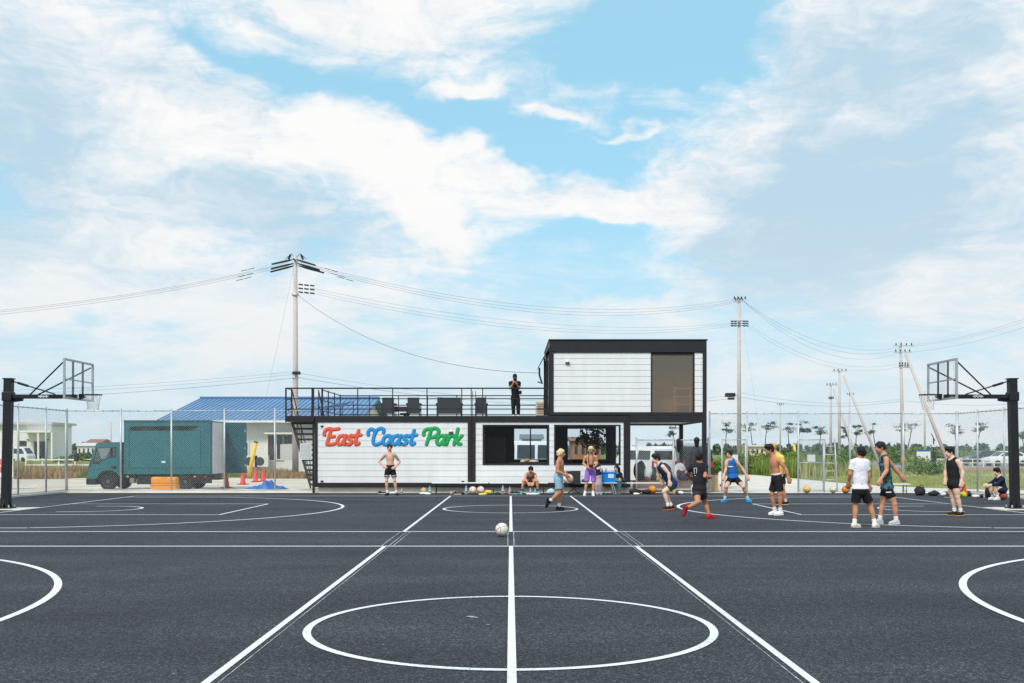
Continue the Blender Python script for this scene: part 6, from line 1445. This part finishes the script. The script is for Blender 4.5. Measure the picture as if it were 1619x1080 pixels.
def person(label, d, gy, J, face, skin, hair, top=None, bottom=None, shoes=(.1, .1, .1), sock=None, sole=(.8, .8, .8), z0=0.0, hairs='short', waist=None, band=None, tattoo=None, cap=None, topcol2=None, h=None, group='people at the court', bulk=.9, lift='', hem=-.03):
    s = F / d; cx = J['pel'][0]; h = h or (.0105 if d < 32 else .012)
    t = thing('person', label, 'person', ((cx - 807) / s, d, z0), 0, group)
    q = {k: V3((v[0] - cx) / s, v[2] if len(v) > 2 else 0.0, (gy - v[1]) / s) for k, v in J.items()}
    for S in 'AB':          # feet that carry weight stand flat on the ground
        if S not in lift:
            q['a' + S][2] = .092; q['t' + S][2] = .012
            v = q['t' + S] - q['a' + S]; v[2] = 0; n_ = np.linalg.norm(v); q['t' + S][:2] = q['a' + S][:2] + v[:2] / n_ * max(n_, .17)
    up = nrm(q['neck'] - q['pel']); R3 = frame_of(q['neck'] - q['pel'], q['sB'] - q['sA']); Lt = np.linalg.norm(q['neck'] - q['pel'])
    w = bulk
    hips_c = (q['hA'] + q['hB']) / 2
    chest = q['pel'] + up * Lt * .70; belly = q['pel'] + up * Lt * .32
    fv = nrm(V3(*face)); hc = q['head']; hu = V3(0, 0, 1) if hairs != 'x' else up
    hu = nrm(.6 * hu + .4 * nrm(hc - q['neck'])); HR = frame_of(hu, np.cross(fv, hu)); hf = fv - hu * np.dot(fv, hu); hf = nrm(hf); hf = nrm(hf + .5 * V3(0, 0, fv[2])); hu2 = nrm(hu - hf * np.dot(hu, hf)); hr = np.cross(hf, hu2); HR = np.array([hr, hf, hu2])
    E = []
    torso = [('e', chest, R3, (.165 * w, .112 * w, Lt * .38)), ('e', belly, R3, (.138 * w, .10 * w, Lt * .40)), ('e', (q['pel'] + hips_c) / 2, R3, (.158 * w, .115 * w, .12)),
             ('c', q['sA'] * .88 + q['sB'] * .12, q['sB'] * .88 + q['sA'] * .12, .058 * w, .058 * w), ('c', q['neck'] + up * .02, q['sA'] * .7 + q['neck'] * .3, .05, .05), ('c', q['neck'] + up * .02, q['sB'] * .7 + q['neck'] * .3, .05, .05)]
    E += torso
    E += [('c', q['neck'] - up * .02, hc - hu2 * .05 - hf * .015, .062, .054)]
    E += [('e', hc + hu2 * .01 - hf * .01, HR, (.076, .094, .108)), ('e', hc + hf * .022 - hu2 * .055, HR, (.057, .066, .066)), ('c', hc + hf * .086 + hu2 * .012, hc + hf * .108 - hu2 * .022, .011, .016),
          ('e', hc + hr * .076 - hu2 * .01, HR, (.012, .022, .032)), ('e', hc - hr * .076 - hu2 * .01, HR, (.012, .022, .032))]
    for S in 'AB':
        sh, el, wr = q['s' + S], q['e' + S], q['w' + S]
        E += [('c', sh, el, .054 * w, .041 * w), ('e', sh * .62 + el * .38, frame_of(el - sh, V3(1, .3, .2)), (.049 * w, .049 * w, .10)), ('c', el, wr, .041 * w, .029), ('e', el * .7 + wr * .3, frame_of(wr - el, V3(1, .3, .2)), (.043 * w, .043 * w, .08))]
        hd = q.get('d' + S); dr = nrm(hd - wr) if hd is not None else nrm(nrm(wr - el) + V3(0, 0, -.25)); sd_ = nrm(np.cross(dr, V3(0.35, 1, .1))); pn = np.cross(sd_, dr)
        E += [('c', wr, wr + dr * .075, .029, .030), ('c', wr + dr * .02 + sd_ * .018, wr + dr * .075 + sd_ * .02, .022, .02), ('c', wr + dr * .02 - sd_ * .018, wr + dr * .075 - sd_ * .02, .022, .02)]
        for f_, ln in ((-1.5, .055), (-.5, .072), (.5, .078), (1.5, .068)):
            b0 = wr + dr * .078 + sd_ * .019 * f_; b1 = b0 + dr * ln * .55 + sd_ * .004 * f_; b2 = b1 + nrm(dr + pn * .6) * ln * .5
            E += [('c', b0, b1, .0095, .009), ('c', b1, b2, .009, .0075)]
        th = wr + dr * .025 + sd_ * .03; E += [('c', th, th + nrm(dr + sd_ * .8 + pn * .3) * .045, .013, .011), ('c', th + nrm(dr + sd_ * .8 + pn * .3) * .045, th + nrm(dr + sd_ * .8 + pn * .3) * .045 + nrm(dr + pn * .4) * .028, .011, .009)]
        hp_, kn, an = q['h' + S], q['k' + S], q['a' + S]
        back = nrm(np.cross(np.cross(kn - hp_, an - kn) + 1e-6, an - kn)) if np.linalg.norm(np.cross(kn - hp_, an - kn)) > .004 else V3(0, .5, 0)
        E += [('c', hp_, kn, .086 * w, .056 * w), ('e', hp_ * .6 + kn * .4, frame_of(kn - hp_, V3(1, .2, .1)), (.088 * w, .09 * w, .16)), ('c', kn, an, .053 * w, .036), ('e', kn * .68 + an * .32 , frame_of(an - kn, V3(1, .2, .1)), (.056 * w, .058 * w, .12)), ('e', kn, R3, (.055 * w, .055 * w, .055 * w))]
    # feet, shoes and socks
    feet = {}
    for S in 'AB':
        kn, an, to = q['k' + S], q['a' + S], q['t' + S]
        dn = nrm(an - kn) if S in lift else V3(0, 0, -1); fd = nrm(to - (an + dn * .07)); dn = nrm(dn - fd * np.dot(dn, fd)); L_ = max(.13, np.dot(to - an, fd)); feet[S] = (an, dn, fd, L_)
        E += [('c', an, an + dn * .035, .036, .036), ('c', an + dn * .04 - fd * .02, an + dn * .05 + fd * (L_ - .06), .034, .028)]
    def mfn(c):
        out = np.zeros(len(c), int); r_ = c - hc
        a, b, z = r_ @ hr, r_ @ hf, r_ @ hu2
        for sg in (-1, 1):
            out[(np.abs(a - sg * .032) < .017) & (np.abs(z - .008) < .008) & (b > .05)] = 1
            out[(np.abs(a - sg * .034) < .022) & (np.abs(z - .033) < .006) & (b > .05)] = 1
        out[(np.abs(a) < .024) & (np.abs(z + .062) < .008) & (b > .05)] = 2
        if tattoo:
            for S in 'AB': out[(np.linalg.norm(c - (q['s' + S] * .8 + q['e' + S] * .2), axis=1) < .16) & (out == 0)] = 3
        return out
    ms = [skin_m(skin), M_EYE, M_LIP] + ([skin_m(tattoo)] if tattoo else [])
    body = sdf_obj('body', E, h, ms, t, .028, matfn=mfn)
    parts = {}
    if cap:
        sdf_obj('cap', [('e', hc + hu2 * .02 - hf * .005, HR, (.09, .108, .112))], .011, cloth(cap), t, .01, [(hc + hu2 * .035, -hu2)])
        sdf_obj('cap_brim', [('e', hc + hu2 * .045 + hf * .10, HR, (.075, .085, .012))], .009, cloth(cap), t, .01)
    nb = ('e', hc + hu2 * .0 - hf * .008, HR, (.089, .106, .122))
    cut = [('e', hc + hf * .085 - hu2 * .05, HR, (.072, .085, .108))]
    hp = [nb]
    if hairs == 'curly': hp += [('e', hc + hu2 * .09 + hf * .03, HR, (.075, .08, .06)), ('e', hc + hu2 * .08 - hf * .05, HR, (.07, .06, .06)), ('e', hc + hu2 * .07 + hr * .05, HR, (.05, .06, .05)), ('e', hc + hu2 * .07 - hr * .05, HR, (.05, .06, .05))]
    elif hairs in ('short', 'top'): hp += [('e', hc + hu2 * .07 + hf * .005, HR, (.07, .075, .052))]
    planes = [(hc - hu2 * .035, -nrm(hu2 - hf * .45))]
    rg = np.random.RandomState(int(cx) + 3)
    if hairs != 'long' and not cap:
        for _ in range(16):
            v = rg.normal(size=3); v[2] = abs(v[2]) * .9; v = nrm(v); v = nrm(v - V3(0, max(0, v[1]) * .35, 0)); a_ = hr * v[0] * .078 + hf * (v[1] * .092 - .012) + hu2 * (v[2] * .112 + .005); hp.append(('e', hc + a_, HR, (.024, .026, .022)))
    if hairs == 'long': hp += [('c', hc + hr * .07 - hf * .03, hc + hr * .08 - hf * .05 - hu2 * .22, .05, .035), ('c', hc - hr * .07 - hf * .03, hc - hr * .08 - hf * .05 - hu2 * .22, .05, .035), ('c', hc - hf * .08, hc - hf * .09 - hu2 * .22, .06, .05)]; planes = []
    sdf_obj('hair', hp, .009 if not cap else .011, mat('hair ' + ','.join(f'{x:.3f}' for x in hair), hair, .6, 0, .25, 30, .5, 60, .3), t, .02, planes + ([(hc + hu2 * .04, hu2)] if cap else []), cut)
    # clothes
    if top:
        kind, tc = top; g = .017
        T = [('e', chest, R3, (.165 * w + g, .112 * w + g, Lt * .38 + g)), ('e', belly, R3, (.145 * w + g * 1.3, .108 * w + g * 1.3, Lt * .42)), ('e', (q['pel'] + hips_c) / 2, R3, (.176 * w + g, .134 * w + g, .17)), ('c', q['pel'] - up * .02, hips_c - up * .02, .145 * w, .145 * w)]
        sub = [('c', q['neck'] + hf * .02 + up * .0, hc, .072 if kind != 'tank' else .085, .09)]
        if kind == 'tank':
            for S in 'AB':
                T += [('c', q['neck'] * .45 + q['s' + S] * .55 + up * .015, chest * .6 + q['s' + S] * .4, .052, .06)]
                out = nrm(q['s' + S] - q['neck']); sub += [('c', q['s' + S] + out * .035, q['s' + S] + out * .035 - up * .13, .07 * w, .07 * w)]
        else:
            T += [('c', q['sA'] * .88 + q['sB'] * .12, q['sB'] * .88 + q['sA'] * .12, .058 * w + g, .058 * w + g), ('c', q['neck'], q['sA'], .055, .06), ('c', q['neck'], q['sB'], .055, .06)]
            for S in 'AB':
                sh, el, wr = q['s' + S], q['e' + S], q['w' + S]
                if kind == 'tee':
                    e2 = sh + (el - sh) * .62; T.append(('c', sh, sh + (el - sh) * .8, .066 * w, .07 * w, [(e2, nrm(el - sh))]))
                else:
                    T += [('c', sh, el, .066 * w, .055 * w), ('c', el, wr, .055 * w, .045, [(wr - nrm(wr - el) * .02, nrm(wr - el))])]
        hemp = q['pel'] + up * hem
        o = sdf_obj('shirt', T, h, cloth(tc) if topcol2 is None else camo_mat(tc, topcol2), t, .03, [(hemp, -up)], sub); parts['shirt'] = o
    if bottom:
        kind, bc, frac = bottom; Bp = [('e', (q['pel'] + hips_c) / 2, R3, (.182 * w, .138 * w, .15)), ('c', q['pel'] + up * .06, hips_c, .13 * w, .125 * w)]
        for S in 'AB':
            hp_, kn, an = q['h' + S], q['k' + S], q['a' + S]
            if kind == 'shorts':
                e2 = hp_ + (kn - hp_) * frac; Bp.append(('c', hp_, hp_ + (kn - hp_) * (frac + .12), .100 * w, .108 * w, [(e2, nrm(kn - hp_))]))
            else:
                Bp += [('c', hp_, kn, .116 * w, .088 * w), ('c', kn, kn + (an - kn) * frac, .086 * w, .076 * w, [(kn + (an - kn) * (frac - .04), nrm(an - kn))])]
        o = sdf_obj('shorts' if kind == 'shorts' else 'trousers', Bp, h, cloth(bc), t, .025, [(q['pel'] + up * .085, up)]); parts['bottom'] = o
        if waist is not None: sdf_obj('waistband', [('e', q['pel'] + up * .07, R3, (.165 * w, .128 * w, .10))], h, cloth(waist), t, .02, [(q['pel'] + up * .10, up), (q['pel'] + up * .055, -up)])
        if band is not None:
            for S in 'AB':
                hp_, kn = q['h' + S], q['k' + S]; dv = nrm(kn - hp_); e1 = hp_ + (kn - hp_) * (frac - .17); e2 = hp_ + (kn - hp_) * (frac - .04)
                sdf_obj('hem_stripe', [('c', hp_, kn, .106 * w, .114 * w, [(e2, dv), (e1, -dv)])], h, cloth(band), t, .01)
    for S in 'AB':
        an, dn, fd, L_ = feet[S]; kn = q['k' + S]
        if shoes is not None:
            sp = an + dn * .082
            so = sdf_obj('shoe', [('c', an + dn * .04 - fd * .03, an + dn * .055 + fd * (L_ - .05), .046, .037), ('c', an + dn * .0, an + dn * .05, .046, .044), ('c', an + dn * .02, an + dn * .05 + fd * L_ * .55, .042, .036)], .0095, cloth(shoes), t, .02, [(an + dn * .07, dn)])
            sdf_obj('sole', [('c', an + dn * .075 - fd * .03, an + dn * .075 + fd * (L_ - .05), .052, .043)], .0095, cloth(sole), so, .01, [(an + dn * .09, dn), (an + dn * .069, -dn)])
        if sock is not None: sdf_obj('sock', [('c', an + (kn - an) * .27, an + dn * .03, .046, .044, [(an + (kn - an) * .24, nrm(kn - an))])], .0095, cloth(sock), t, .01)
    parts['t'] = t; parts['q'] = q; parts['body'] = body
    return parts
def prints(pp, key, strokes, col, d, r=.008):
    """flat print: strokes laid on the front of a garment"""
    o = pp[key]; off = root_loc(o); me = o.data
    bvh = BVHTree.FromPolygons([v.co[:] for v in me.vertices], [p.vertices[:] for p in me.polygons])
    cam_l = Vector((0, 0, H)) - off; mb = MB()
    for st in strokes:
        pts = []
        for (a, b) in zip(st[:-1], st[1:]):
            for k in range(4):
                px = a[0] + (b[0] - a[0]) * k / 4; py = a[1] + (b[1] - a[1]) * k / 4
                hit = bvh.ray_cast(cam_l, (P(px, py, d) - Vector((0, 0, H))).normalized())
                if hit[0] is not None: pts.append(hit[0] + hit[1] * .004)
        if len(pts) > 1: mb.path(pts, r, 5)
    if mb.v: mb.build('print', cloth(col), o)
SK1, SK2, SK3, SK4 = rgb(226, 172, 140), rgb(196, 134, 100), rgb(206, 148, 114), rgb(236, 196, 172)
BLK, DHAIR = rgb(34, 33, 36), rgb(30, 26, 26)
WSOCK = rgb(236, 236, 238)
person('bare-chested man in black shorts standing with hands on hips before the wall sign', 34.2, 784, dict(head=(616, 708, -.03), neck=(616.6, 717), sA=(608.8, 719.8), sB=(625, 719.8), eA=(598.8, 730, .1), eB=(631.2, 730.5, .1), wA=(607, 738, -.06), wB=(625.5, 738.5, -.06), dA=(612, 740, -.14), dB=(620.5, 740.5, -.14),
    pel=(617, 740), hA=(612.4, 745), hB=(621.6, 745), kA=(611.2, 760, -.05), kB=(624, 760, -.04), aA=(612.3, 777, .02), aB=(627, 777.3, .02), tA=(609.5, 783.3, -.2), tB=(630, 783, -.2)), (.15, -1, -.05), SK1, DHAIR, None, ('shorts', BLK, .62), rgb(36, 38, 46), WSOCK, rgb(60, 60, 64), waist=rgb(26, 24, 26), band=rgb(170, 172, 190), tattoo=rgb(186, 160, 148), hairs='short')
p2 = person('photographer in black clothes and cap standing on the deck with a camera', 38.6, 660.3, dict(head=(814, 596.2, -.04), neck=(813.8, 603), sA=(806.6, 605.5), sB=(821, 605.5), eA=(807.2, 614.5, -.12), eB=(820.8, 614.5, -.12), wA=(812, 605.5, -.3), wB=(817, 608, -.3), dA=(813.5, 600.5, -.3), dB=(815.5, 603, -.3),
    pel=(814.5, 626.5), hA=(811.6, 630), hB=(818, 630), kA=(811.5, 643, -.03), kB=(819.3, 643, -.03), aA=(812, 656, .03), aB=(819.5, 656, .03), tA=(811, 660, -.2), tB=(820.5, 660, -.2)), (.1, -1, -.1), SK3, DHAIR, ('tee', rgb(30, 30, 34)), ('pants', rgb(34, 34, 40), .92), rgb(236, 234, 230), None, rgb(226, 224, 220), z0=2.832, cap=rgb(28, 32, 34), hem=-.1)
person('man in grey tank top and black shorts seated on the bench, head bowed', 36.0, 780.4, dict(head=(839, 742, -.3), neck=(838.8, 748.3, -.14), sA=(831.8, 749.8, -.1), sB=(845.8, 749.8, -.1), eA=(830, 757.5, -.3), eB=(847, 757.5, -.3), wA=(834.5, 763, -.52), wB=(842, 763, -.52),
    pel=(838.5, 757.5, .12), hA=(835, 758.5, .1), hB=(842, 758.5, .1), kA=(827.5, 760, -.36), kB=(848.5, 759.8, -.36), aA=(825, 776, -.34), aB=(850, 776, -.34), tA=(823, 780, -.56), tB=(852, 780, -.56)), (0, -1, -.75), SK3, DHAIR, ('tank', rgb(128, 122, 116)), ('shorts', BLK, .85), rgb(70, 190, 186), rgb(60, 66, 74), rgb(190, 220, 216), hem=-.02)
person('bare-chested man with bleached hair and blue-grey shorts walking right across the court', 25.9, 807, dict(head=(886.8, 717, 0), neck=(885.2, 727), sA=(881.3, 730.5, -.17), sB=(888.5, 729.5, .15), eA=(881, 745.3, -.22), wA=(891.5, 749.5, -.2), eB=(890, 746, .2), wB=(897, 754, .15), pel=(882.8, 754), hA=(882.3, 759, -.09), hB=(883.8, 759, .09),
    kA=(883.5, 778.5, -.1), aA=(868.8, 792.5, -.1), tA=(864.3, 803.5, -.1), kB=(887.5, 777, .08), aB=(883.5, 799, .1), tB=(892.3, 806.3, .1)), (1, -.15, 0), SK2, rgb(226, 200, 160), None, ('shorts', rgb(146, 178, 196), .72), rgb(32, 34, 42), WSOCK, rgb(40, 42, 50), hairs='short', lift='A')
p5 = person('bare-chested man in purple shorts looking down at a camera hung from his neck', 34.2, 784, dict(head=(934, 711, -.08), neck=(933.8, 720), sA=(925, 723), sB=(942.4, 722.5), eA=(922.5, 733, .03), eB=(944, 732.5, .03), wA=(929, 739.5, -.22), wB=(939.5, 737.5, -.22), dA=(932.5, 739.5, -.28), dB=(936, 738, -.28),
    pel=(933.5, 741.5), hA=(929, 746), hB=(938, 746), kA=(927.2, 763.5, -.03), kB=(938.5, 764, -.03), aA=(924.7, 778.5, .02), aB=(937.5, 779.3, .02), tA=(922.7, 783.8, -.18), tB=(938, 784, -.2)), (0, -1, -.5), SK3, rgb(222, 198, 140), None, ('shorts', rgb(160, 112, 206), .85), rgb(228, 226, 222), WSOCK, rgb(226, 224, 220))
person('person in pale pink trousers half hidden behind the man in purple shorts', 35.2, 782, dict(head=(937.5, 726, .05), neck=(940, 732.5, .05), sA=(936, 735, .05), sB=(946, 734.5, .05), eA=(936, 742, .05), eB=(948.3, 741, -.05), wA=(938, 748, -.1), wB=(945.5, 740, -.22), pel=(944, 751), hA=(942, 754), hB=(946.8, 754), kA=(943, 766, -.03), kB=(947.3, 766, -.03),
    aA=(944, 777.5, .02), aB=(948, 778, .02), tA=(944, 782, -.15), tB=(950.5, 782, -.15)), (.1, -1, -.2), SK4, DHAIR, ('tee', rgb(52, 44, 60)), ('pants', rgb(238, 210, 208), .84), rgb(232, 230, 226), None, rgb(226, 224, 220), hairs='long')
person('woman with long dark hair, black jacket and jeans seated beside the blue crate', 36.0, 780.4, dict(head=(974.6, 740.3, -.1), neck=(976.2, 747.6), sA=(971.3, 750), sB=(981.2, 750), eA=(970.8, 757, -.12), eB=(982.7, 757, -.12), wA=(974, 760, -.32), wB=(978, 761, -.32), pel=(977, 757.8, .05), hA=(974.3, 759, .03), hB=(980, 759, .03),
    kA=(972.5, 760, -.4), kB=(977.5, 760, -.4), aA=(972, 776, -.38), aB=(977, 776.4, -.38), tA=(971.5, 780, -.56), tB=(976.5, 780, -.56)), (-.6, -.8, -.1), SK4, rgb(44, 32, 30), ('long', rgb(38, 38, 44)), ('pants', rgb(86, 116, 122), .95), rgb(90, 100, 104), None, rgb(160, 160, 160), hairs='long', bulk=.92)
p8 = person('player in navy tank top and green shorts crouching forward, facing left', 26.2, 806, dict(head=(1037.2, 725.3, -.02), neck=(1042, 733.5, -.02), sA=(1047.3, 738, -.17), sB=(1043, 738.5, .15), eA=(1055.5, 749, -.2), wA=(1056.2, 760.5, -.22), eB=(1042, 751, .2), wB=(1047, 760, .2), pel=(1062, 763.5), hA=(1061, 768.5, -.09), hB=(1062.5, 768.5, .09),
    kA=(1048.8, 777, -.1), aA=(1055.8, 797, -.1), tA=(1047.5, 805.3, -.12), kB=(1053, 779.5, .1), aB=(1063, 796.5, .12), tB=(1056.5, 804.6, .12)), (-1, -.15, .05), SK4, DHAIR, ('tank', rgb(32, 52, 92)), ('shorts', rgb(52, 96, 82), .45), rgb(44, 38, 44), WSOCK, rgb(232, 112, 60), hairs='curly', hem=-.12)
p9 = person('player in black shirt and red shoes running away with his back turned', 22.6, 821, dict(head=(1105.8, 722.5), neck=(1106, 733), sA=(1094, 739), sB=(1116, 738, .05), eA=(1086.3, 747.5, .1), wA=(1094, 754, .26), eB=(1112.8, 753, -.12), wB=(1121.8, 754, .1), pel=(1105, 773), hA=(1101.3, 778), hB=(1109.7, 777.5),
    kA=(1100.5, 793, -.2), aA=(1080.5, 802, -.42), tA=(1074.8, 815.8, -.42), kB=(1117.2, 795, .18), aB=(1122.7, 813.8, .12), tB=(1135.5, 820.4, .2)), (.35, .9, 0), SK2, DHAIR, ('tee', rgb(42, 42, 46)), ('shorts', rgb(54, 52, 54), .5), rgb(184, 40, 58), rgb(196, 130, 96), rgb(150, 40, 52), hem=-.02, lift='A')
prints(p9, 'shirt', [[(1097.5, 741.5), (1098, 752)], [(1101.5, 740.5), (1101, 751.5)], [(1096.5, 741), (1103, 739.5)], [(1098, 752), (1101, 752)]], rgb(210, 210, 206), 22.6, .008)
p10 = person('player in blue tank top in a wide defensive stance by the gateway', 30.2, 793.5, dict(head=(1152.6, 718, -.03), neck=(1154.4, 726), sA=(1148, 729.5, -.06), sB=(1163.3, 728.5, .08), eA=(1146.5, 741.5, -.1), wA=(1142.5, 752, -.18), eB=(1174.5, 740.5, .08), wB=(1180, 752.5, -.02), pel=(1159, 752.5, .05), hA=(1154.5, 757, .03), hB=(1164.3, 757, .05),
    kA=(1146, 769, -.2), kB=(1173.3, 769.5, -.15), aA=(1146, 786.5), aB=(1183, 786.8, .05), tA=(1138.5, 793, -.1), tB=(1187, 793.6, -.14)), (-.75, -.65, 0), SK1, DHAIR, ('tank', rgb(40, 110, 186)), ('shorts', BLK, .55), rgb(46, 160, 214), WSOCK, rgb(60, 170, 216), hem=-.06)
prints(p10, 'shirt', [[(1151.5, 737.5), (1153, 738.5), (1154.5, 737.3), (1156, 738.6), (1157.5, 737.4), (1159.5, 738.4)]], rgb(236, 240, 244), 30.2, .016)
person('bare-chested player in black shorts and white shoes, facing left', 24.0, 814.5, dict(head=(1216.3, 711), neck=(1222.6, 723.3), sA=(1229.5, 728.8, -.16), sB=(1223.5, 729.3, .15), eA=(1239.5, 742.5, -.2), wA=(1242.3, 754.5, -.22), eB=(1224, 744, .2), wB=(1225, 755, .15), pel=(1228.5, 754.5), hA=(1229, 760, -.09), hB=(1226.5, 760, .09),
    kA=(1231.3, 780, -.12), aA=(1232.3, 804, -.08), tA=(1221.5, 814, -.1), kB=(1221.8, 781, .08), aB=(1227, 801.5, .12), tB=(1217, 811, .12)), (-1, -.1, 0), SK2, DHAIR, None, ('shorts', BLK, .80), rgb(238, 238, 238), WSOCK, rgb(232, 232, 232), hairs='curly', waist=rgb(222, 212, 204))
person('player in yellow shirt and black shoes hidden behind the bare-chested player', 28.6, 798, dict(head=(1221, 707), neck=(1227.5, 717.5), sA=(1233.5, 723, -.16), sB=(1227, 723, .15), eA=(1235.5, 737, -.2), wA=(1232, 748, -.22), eB=(1228, 737, .2), wB=(1226, 748, .15), pel=(1234, 747.5), hA=(1235, 753, -.09), hB=(1233, 753, .09),
    kA=(1236, 773, -.12), aA=(1242, 790.5, -.05), tA=(1234.5, 797.5, -.08), kB=(1231.5, 772, .08), aB=(1237, 787, .12), tB=(1230, 793.5, .12)), (-1, 0, 0), SK3, rgb(214, 160, 80), ('tee', rgb(238, 206, 96)), ('shorts', BLK, .6), rgb(36, 36, 40), rgb(230, 200, 180), rgb(220, 190, 130), hem=-.04)
person('player in white t-shirt and black shorts seen from behind', 20.1, 835, dict(head=(1361.5, 716, 0), neck=(1360, 727), sA=(1348.5, 732), sB=(1370, 732), eA=(1344.3, 750), eB=(1373, 751.5), wA=(1344.8, 764, .12), wB=(1375.3, 768, .06), pel=(1360, 771.5), hA=(1354.3, 778), hB=(1366, 778), kA=(1353.8, 800, .04), kB=(1377, 799, .04),
    aA=(1350.5, 824, -.02), aB=(1381.8, 826, -.05), tA=(1361, 834.3, .04), tB=(1391.5, 834.6, .06)), (-.3, .95, 0), SK2, DHAIR, ('tee', rgb(234, 230, 236)), ('shorts', BLK, .75), rgb(236, 228, 216), WSOCK, rgb(206, 192, 176), hem=-.03)
p14 = person('player in dark camouflage tank top facing left with one arm stretched back', 21.1, 829.5, dict(head=(1391.8, 708.3), neck=(1397.3, 720.3), sA=(1397, 727.5, -.16), sB=(1406.5, 727.8, .14), eA=(1396, 745, -.2), wA=(1386, 757.5, -.24), eB=(1420.3, 742, .2), wB=(1430.8, 754, .22), pel=(1402.5, 770), hA=(1403, 777, -.085), hB=(1402, 777, .085),
    kA=(1410.5, 797, -.12), aA=(1414, 820, -.1), tA=(1400.5, 829.2, -.12), kB=(1398, 795, .08), aB=(1393.5, 815, .1), tB=(1386.5, 823, .1)), (-1, -.1, 0), SK3, DHAIR, ('tank', rgb(26, 40, 46)), ('shorts', BLK, .5), rgb(190, 190, 192), WSOCK, rgb(226, 226, 226), topcol2=rgb(64, 116, 124), hem=-.05, band=rgb(24, 24, 28))
prints(p14, 'bottom', [[(1401, 778.5), (1404, 778.5), (1410.5, 778)]], rgb(232, 232, 232), 21.1, .014)
person('player in black vest and short black shorts facing left near the right hoop', 23.8, 815.5, dict(head=(1501.6, 715), neck=(1505.2, 724.5), sA=(1511, 730, -.16), sB=(1503, 730, .15), eA=(1516, 747, -.2), wA=(1513.8, 760.5, -.21), eB=(1500.5, 746, .2), wB=(1499, 758.5, .15), pel=(1508, 762), hA=(1508.7, 767.5, -.09), hB=(1507, 767.5, .09),
    kA=(1510.8, 785, -.1), aA=(1517, 805.3, -.08), tA=(1507.5, 815, -.1), kB=(1508.5, 784.5, .1), aB=(1513, 803.5, .12), tB=(1500.5, 812, .12)), (-1, -.15, 0), SK4, DHAIR, ('tank', rgb(38, 38, 42)), ('shorts', BLK, .22), rgb(40, 36, 34), WSOCK, rgb(232, 150, 50), hairs='curly', hem=-.08)
person('person in orange shirt and lime shorts sitting on the asphalt behind the black vest', 33.0, 786.6, dict(head=(1514, 754), neck=(1518.3, 761.3), sA=(1519, 764.5, -.15), sB=(1519.5, 764.5, .17), eA=(1514.5, 773, -.2), wA=(1506.5, 775, -.16), eB=(1514.5, 773, .22), wB=(1507, 775, .18), pel=(1523, 781), hA=(1522, 782, -.09), hB=(1522, 782, .09),
    kA=(1506.5, 772, -.12), aA=(1502.5, 783, -.12), tA=(1495.5, 786.3, -.13), kB=(1506.5, 772, .12), aB=(1502.5, 783, .12), tB=(1495.5, 786.3, .13)), (-1, -.1, 0), SK3, DHAIR, ('tee', rgb(244, 112, 62)), ('shorts', rgb(214, 236, 70), .6), rgb(60, 60, 66), None, rgb(200, 200, 200))
person('man in navy sweatshirt sitting on a basketball beside the right hoop post', 31.4, 790.4, dict(head=(1576.6, 746), neck=(1579.8, 753.6), sA=(1581.5, 757.5, -.16), sB=(1579.5, 757.5, .15), eA=(1570.5, 765.5, -.21), wA=(1563, 766.5, -.16), eB=(1570.5, 765, .2), wB=(1563, 766, .12), pel=(1585.5, 773.3), hA=(1584, 775, -.09), hB=(1584, 775, .09),
    kA=(1568.8, 770, -.13), aA=(1575, 785.8, -.1), tA=(1566.5, 790.2, -.13), kB=(1567.5, 770, .12), aB=(1573, 785.6, .12), tB=(1565, 790.1, .13)), (-1, -.2, -.3), SK4, DHAIR, ('long', rgb(30, 42, 62)), ('shorts', rgb(44, 44, 66), .6), rgb(232, 230, 226), WSOCK, rgb(226, 224, 220), hairs='curly', hem=-.06)
# cameras carried by two of them
def camera_thing(label, c, strap=None):
    t = thing('photo_camera', label, 'camera', c); mk = mat('camera black', rgb(24, 24, 26), .4)
    MB().box(-.07, .07, -.035, .035, -.045, .045, .01).build('body', mk, t)
    R = Matrix.Rotation(math.pi / 2, 3, 'X'); mb = MB().lathe([(.036, 0), (.036, .06), (.042, .065), (.042, .12), (.03, .12)], 16); mb.v = [tuple(R @ Vector(v) + Vector((0, -.03, 0))) for v in mb.v]; mb.build('lens', mk, t, True)
    MB().box(-.025, .025, -.03, .03, .045, .07, .008).build('viewfinder', mk, t)
    if strap: MB().path([Vector(p) - Vector(c) for p in strap], .011, 5).build('strap', mk, t, True)
s = F / 34.2; cl = P(934.5, 737, 33.92)
camera_thing('black camera hanging at the belly of the man in purple shorts', cl[:], [P(931.5, 735.5, 33.93), P(930.2, 728, 34.03), P(930, 722, 34.06), P(931.3, 718, 34.12), P(933.8, 716.6, 34.28), P(936.3, 718, 34.12), P(937.6, 722, 34.06), P(937.6, 728, 34.03), P(937, 735.5, 33.93)])
camera_thing('black camera held up to the face of the photographer on deck', P(814.3, 599.5, 38.28)[:])
lump('shoulder_bag', 'small black bag slung at the hip of the photographer on deck', 'bag', 822, 617, 6, 38.5, rgb(30, 30, 34), 81, z0=Z(624, 38.5), depth=.12)
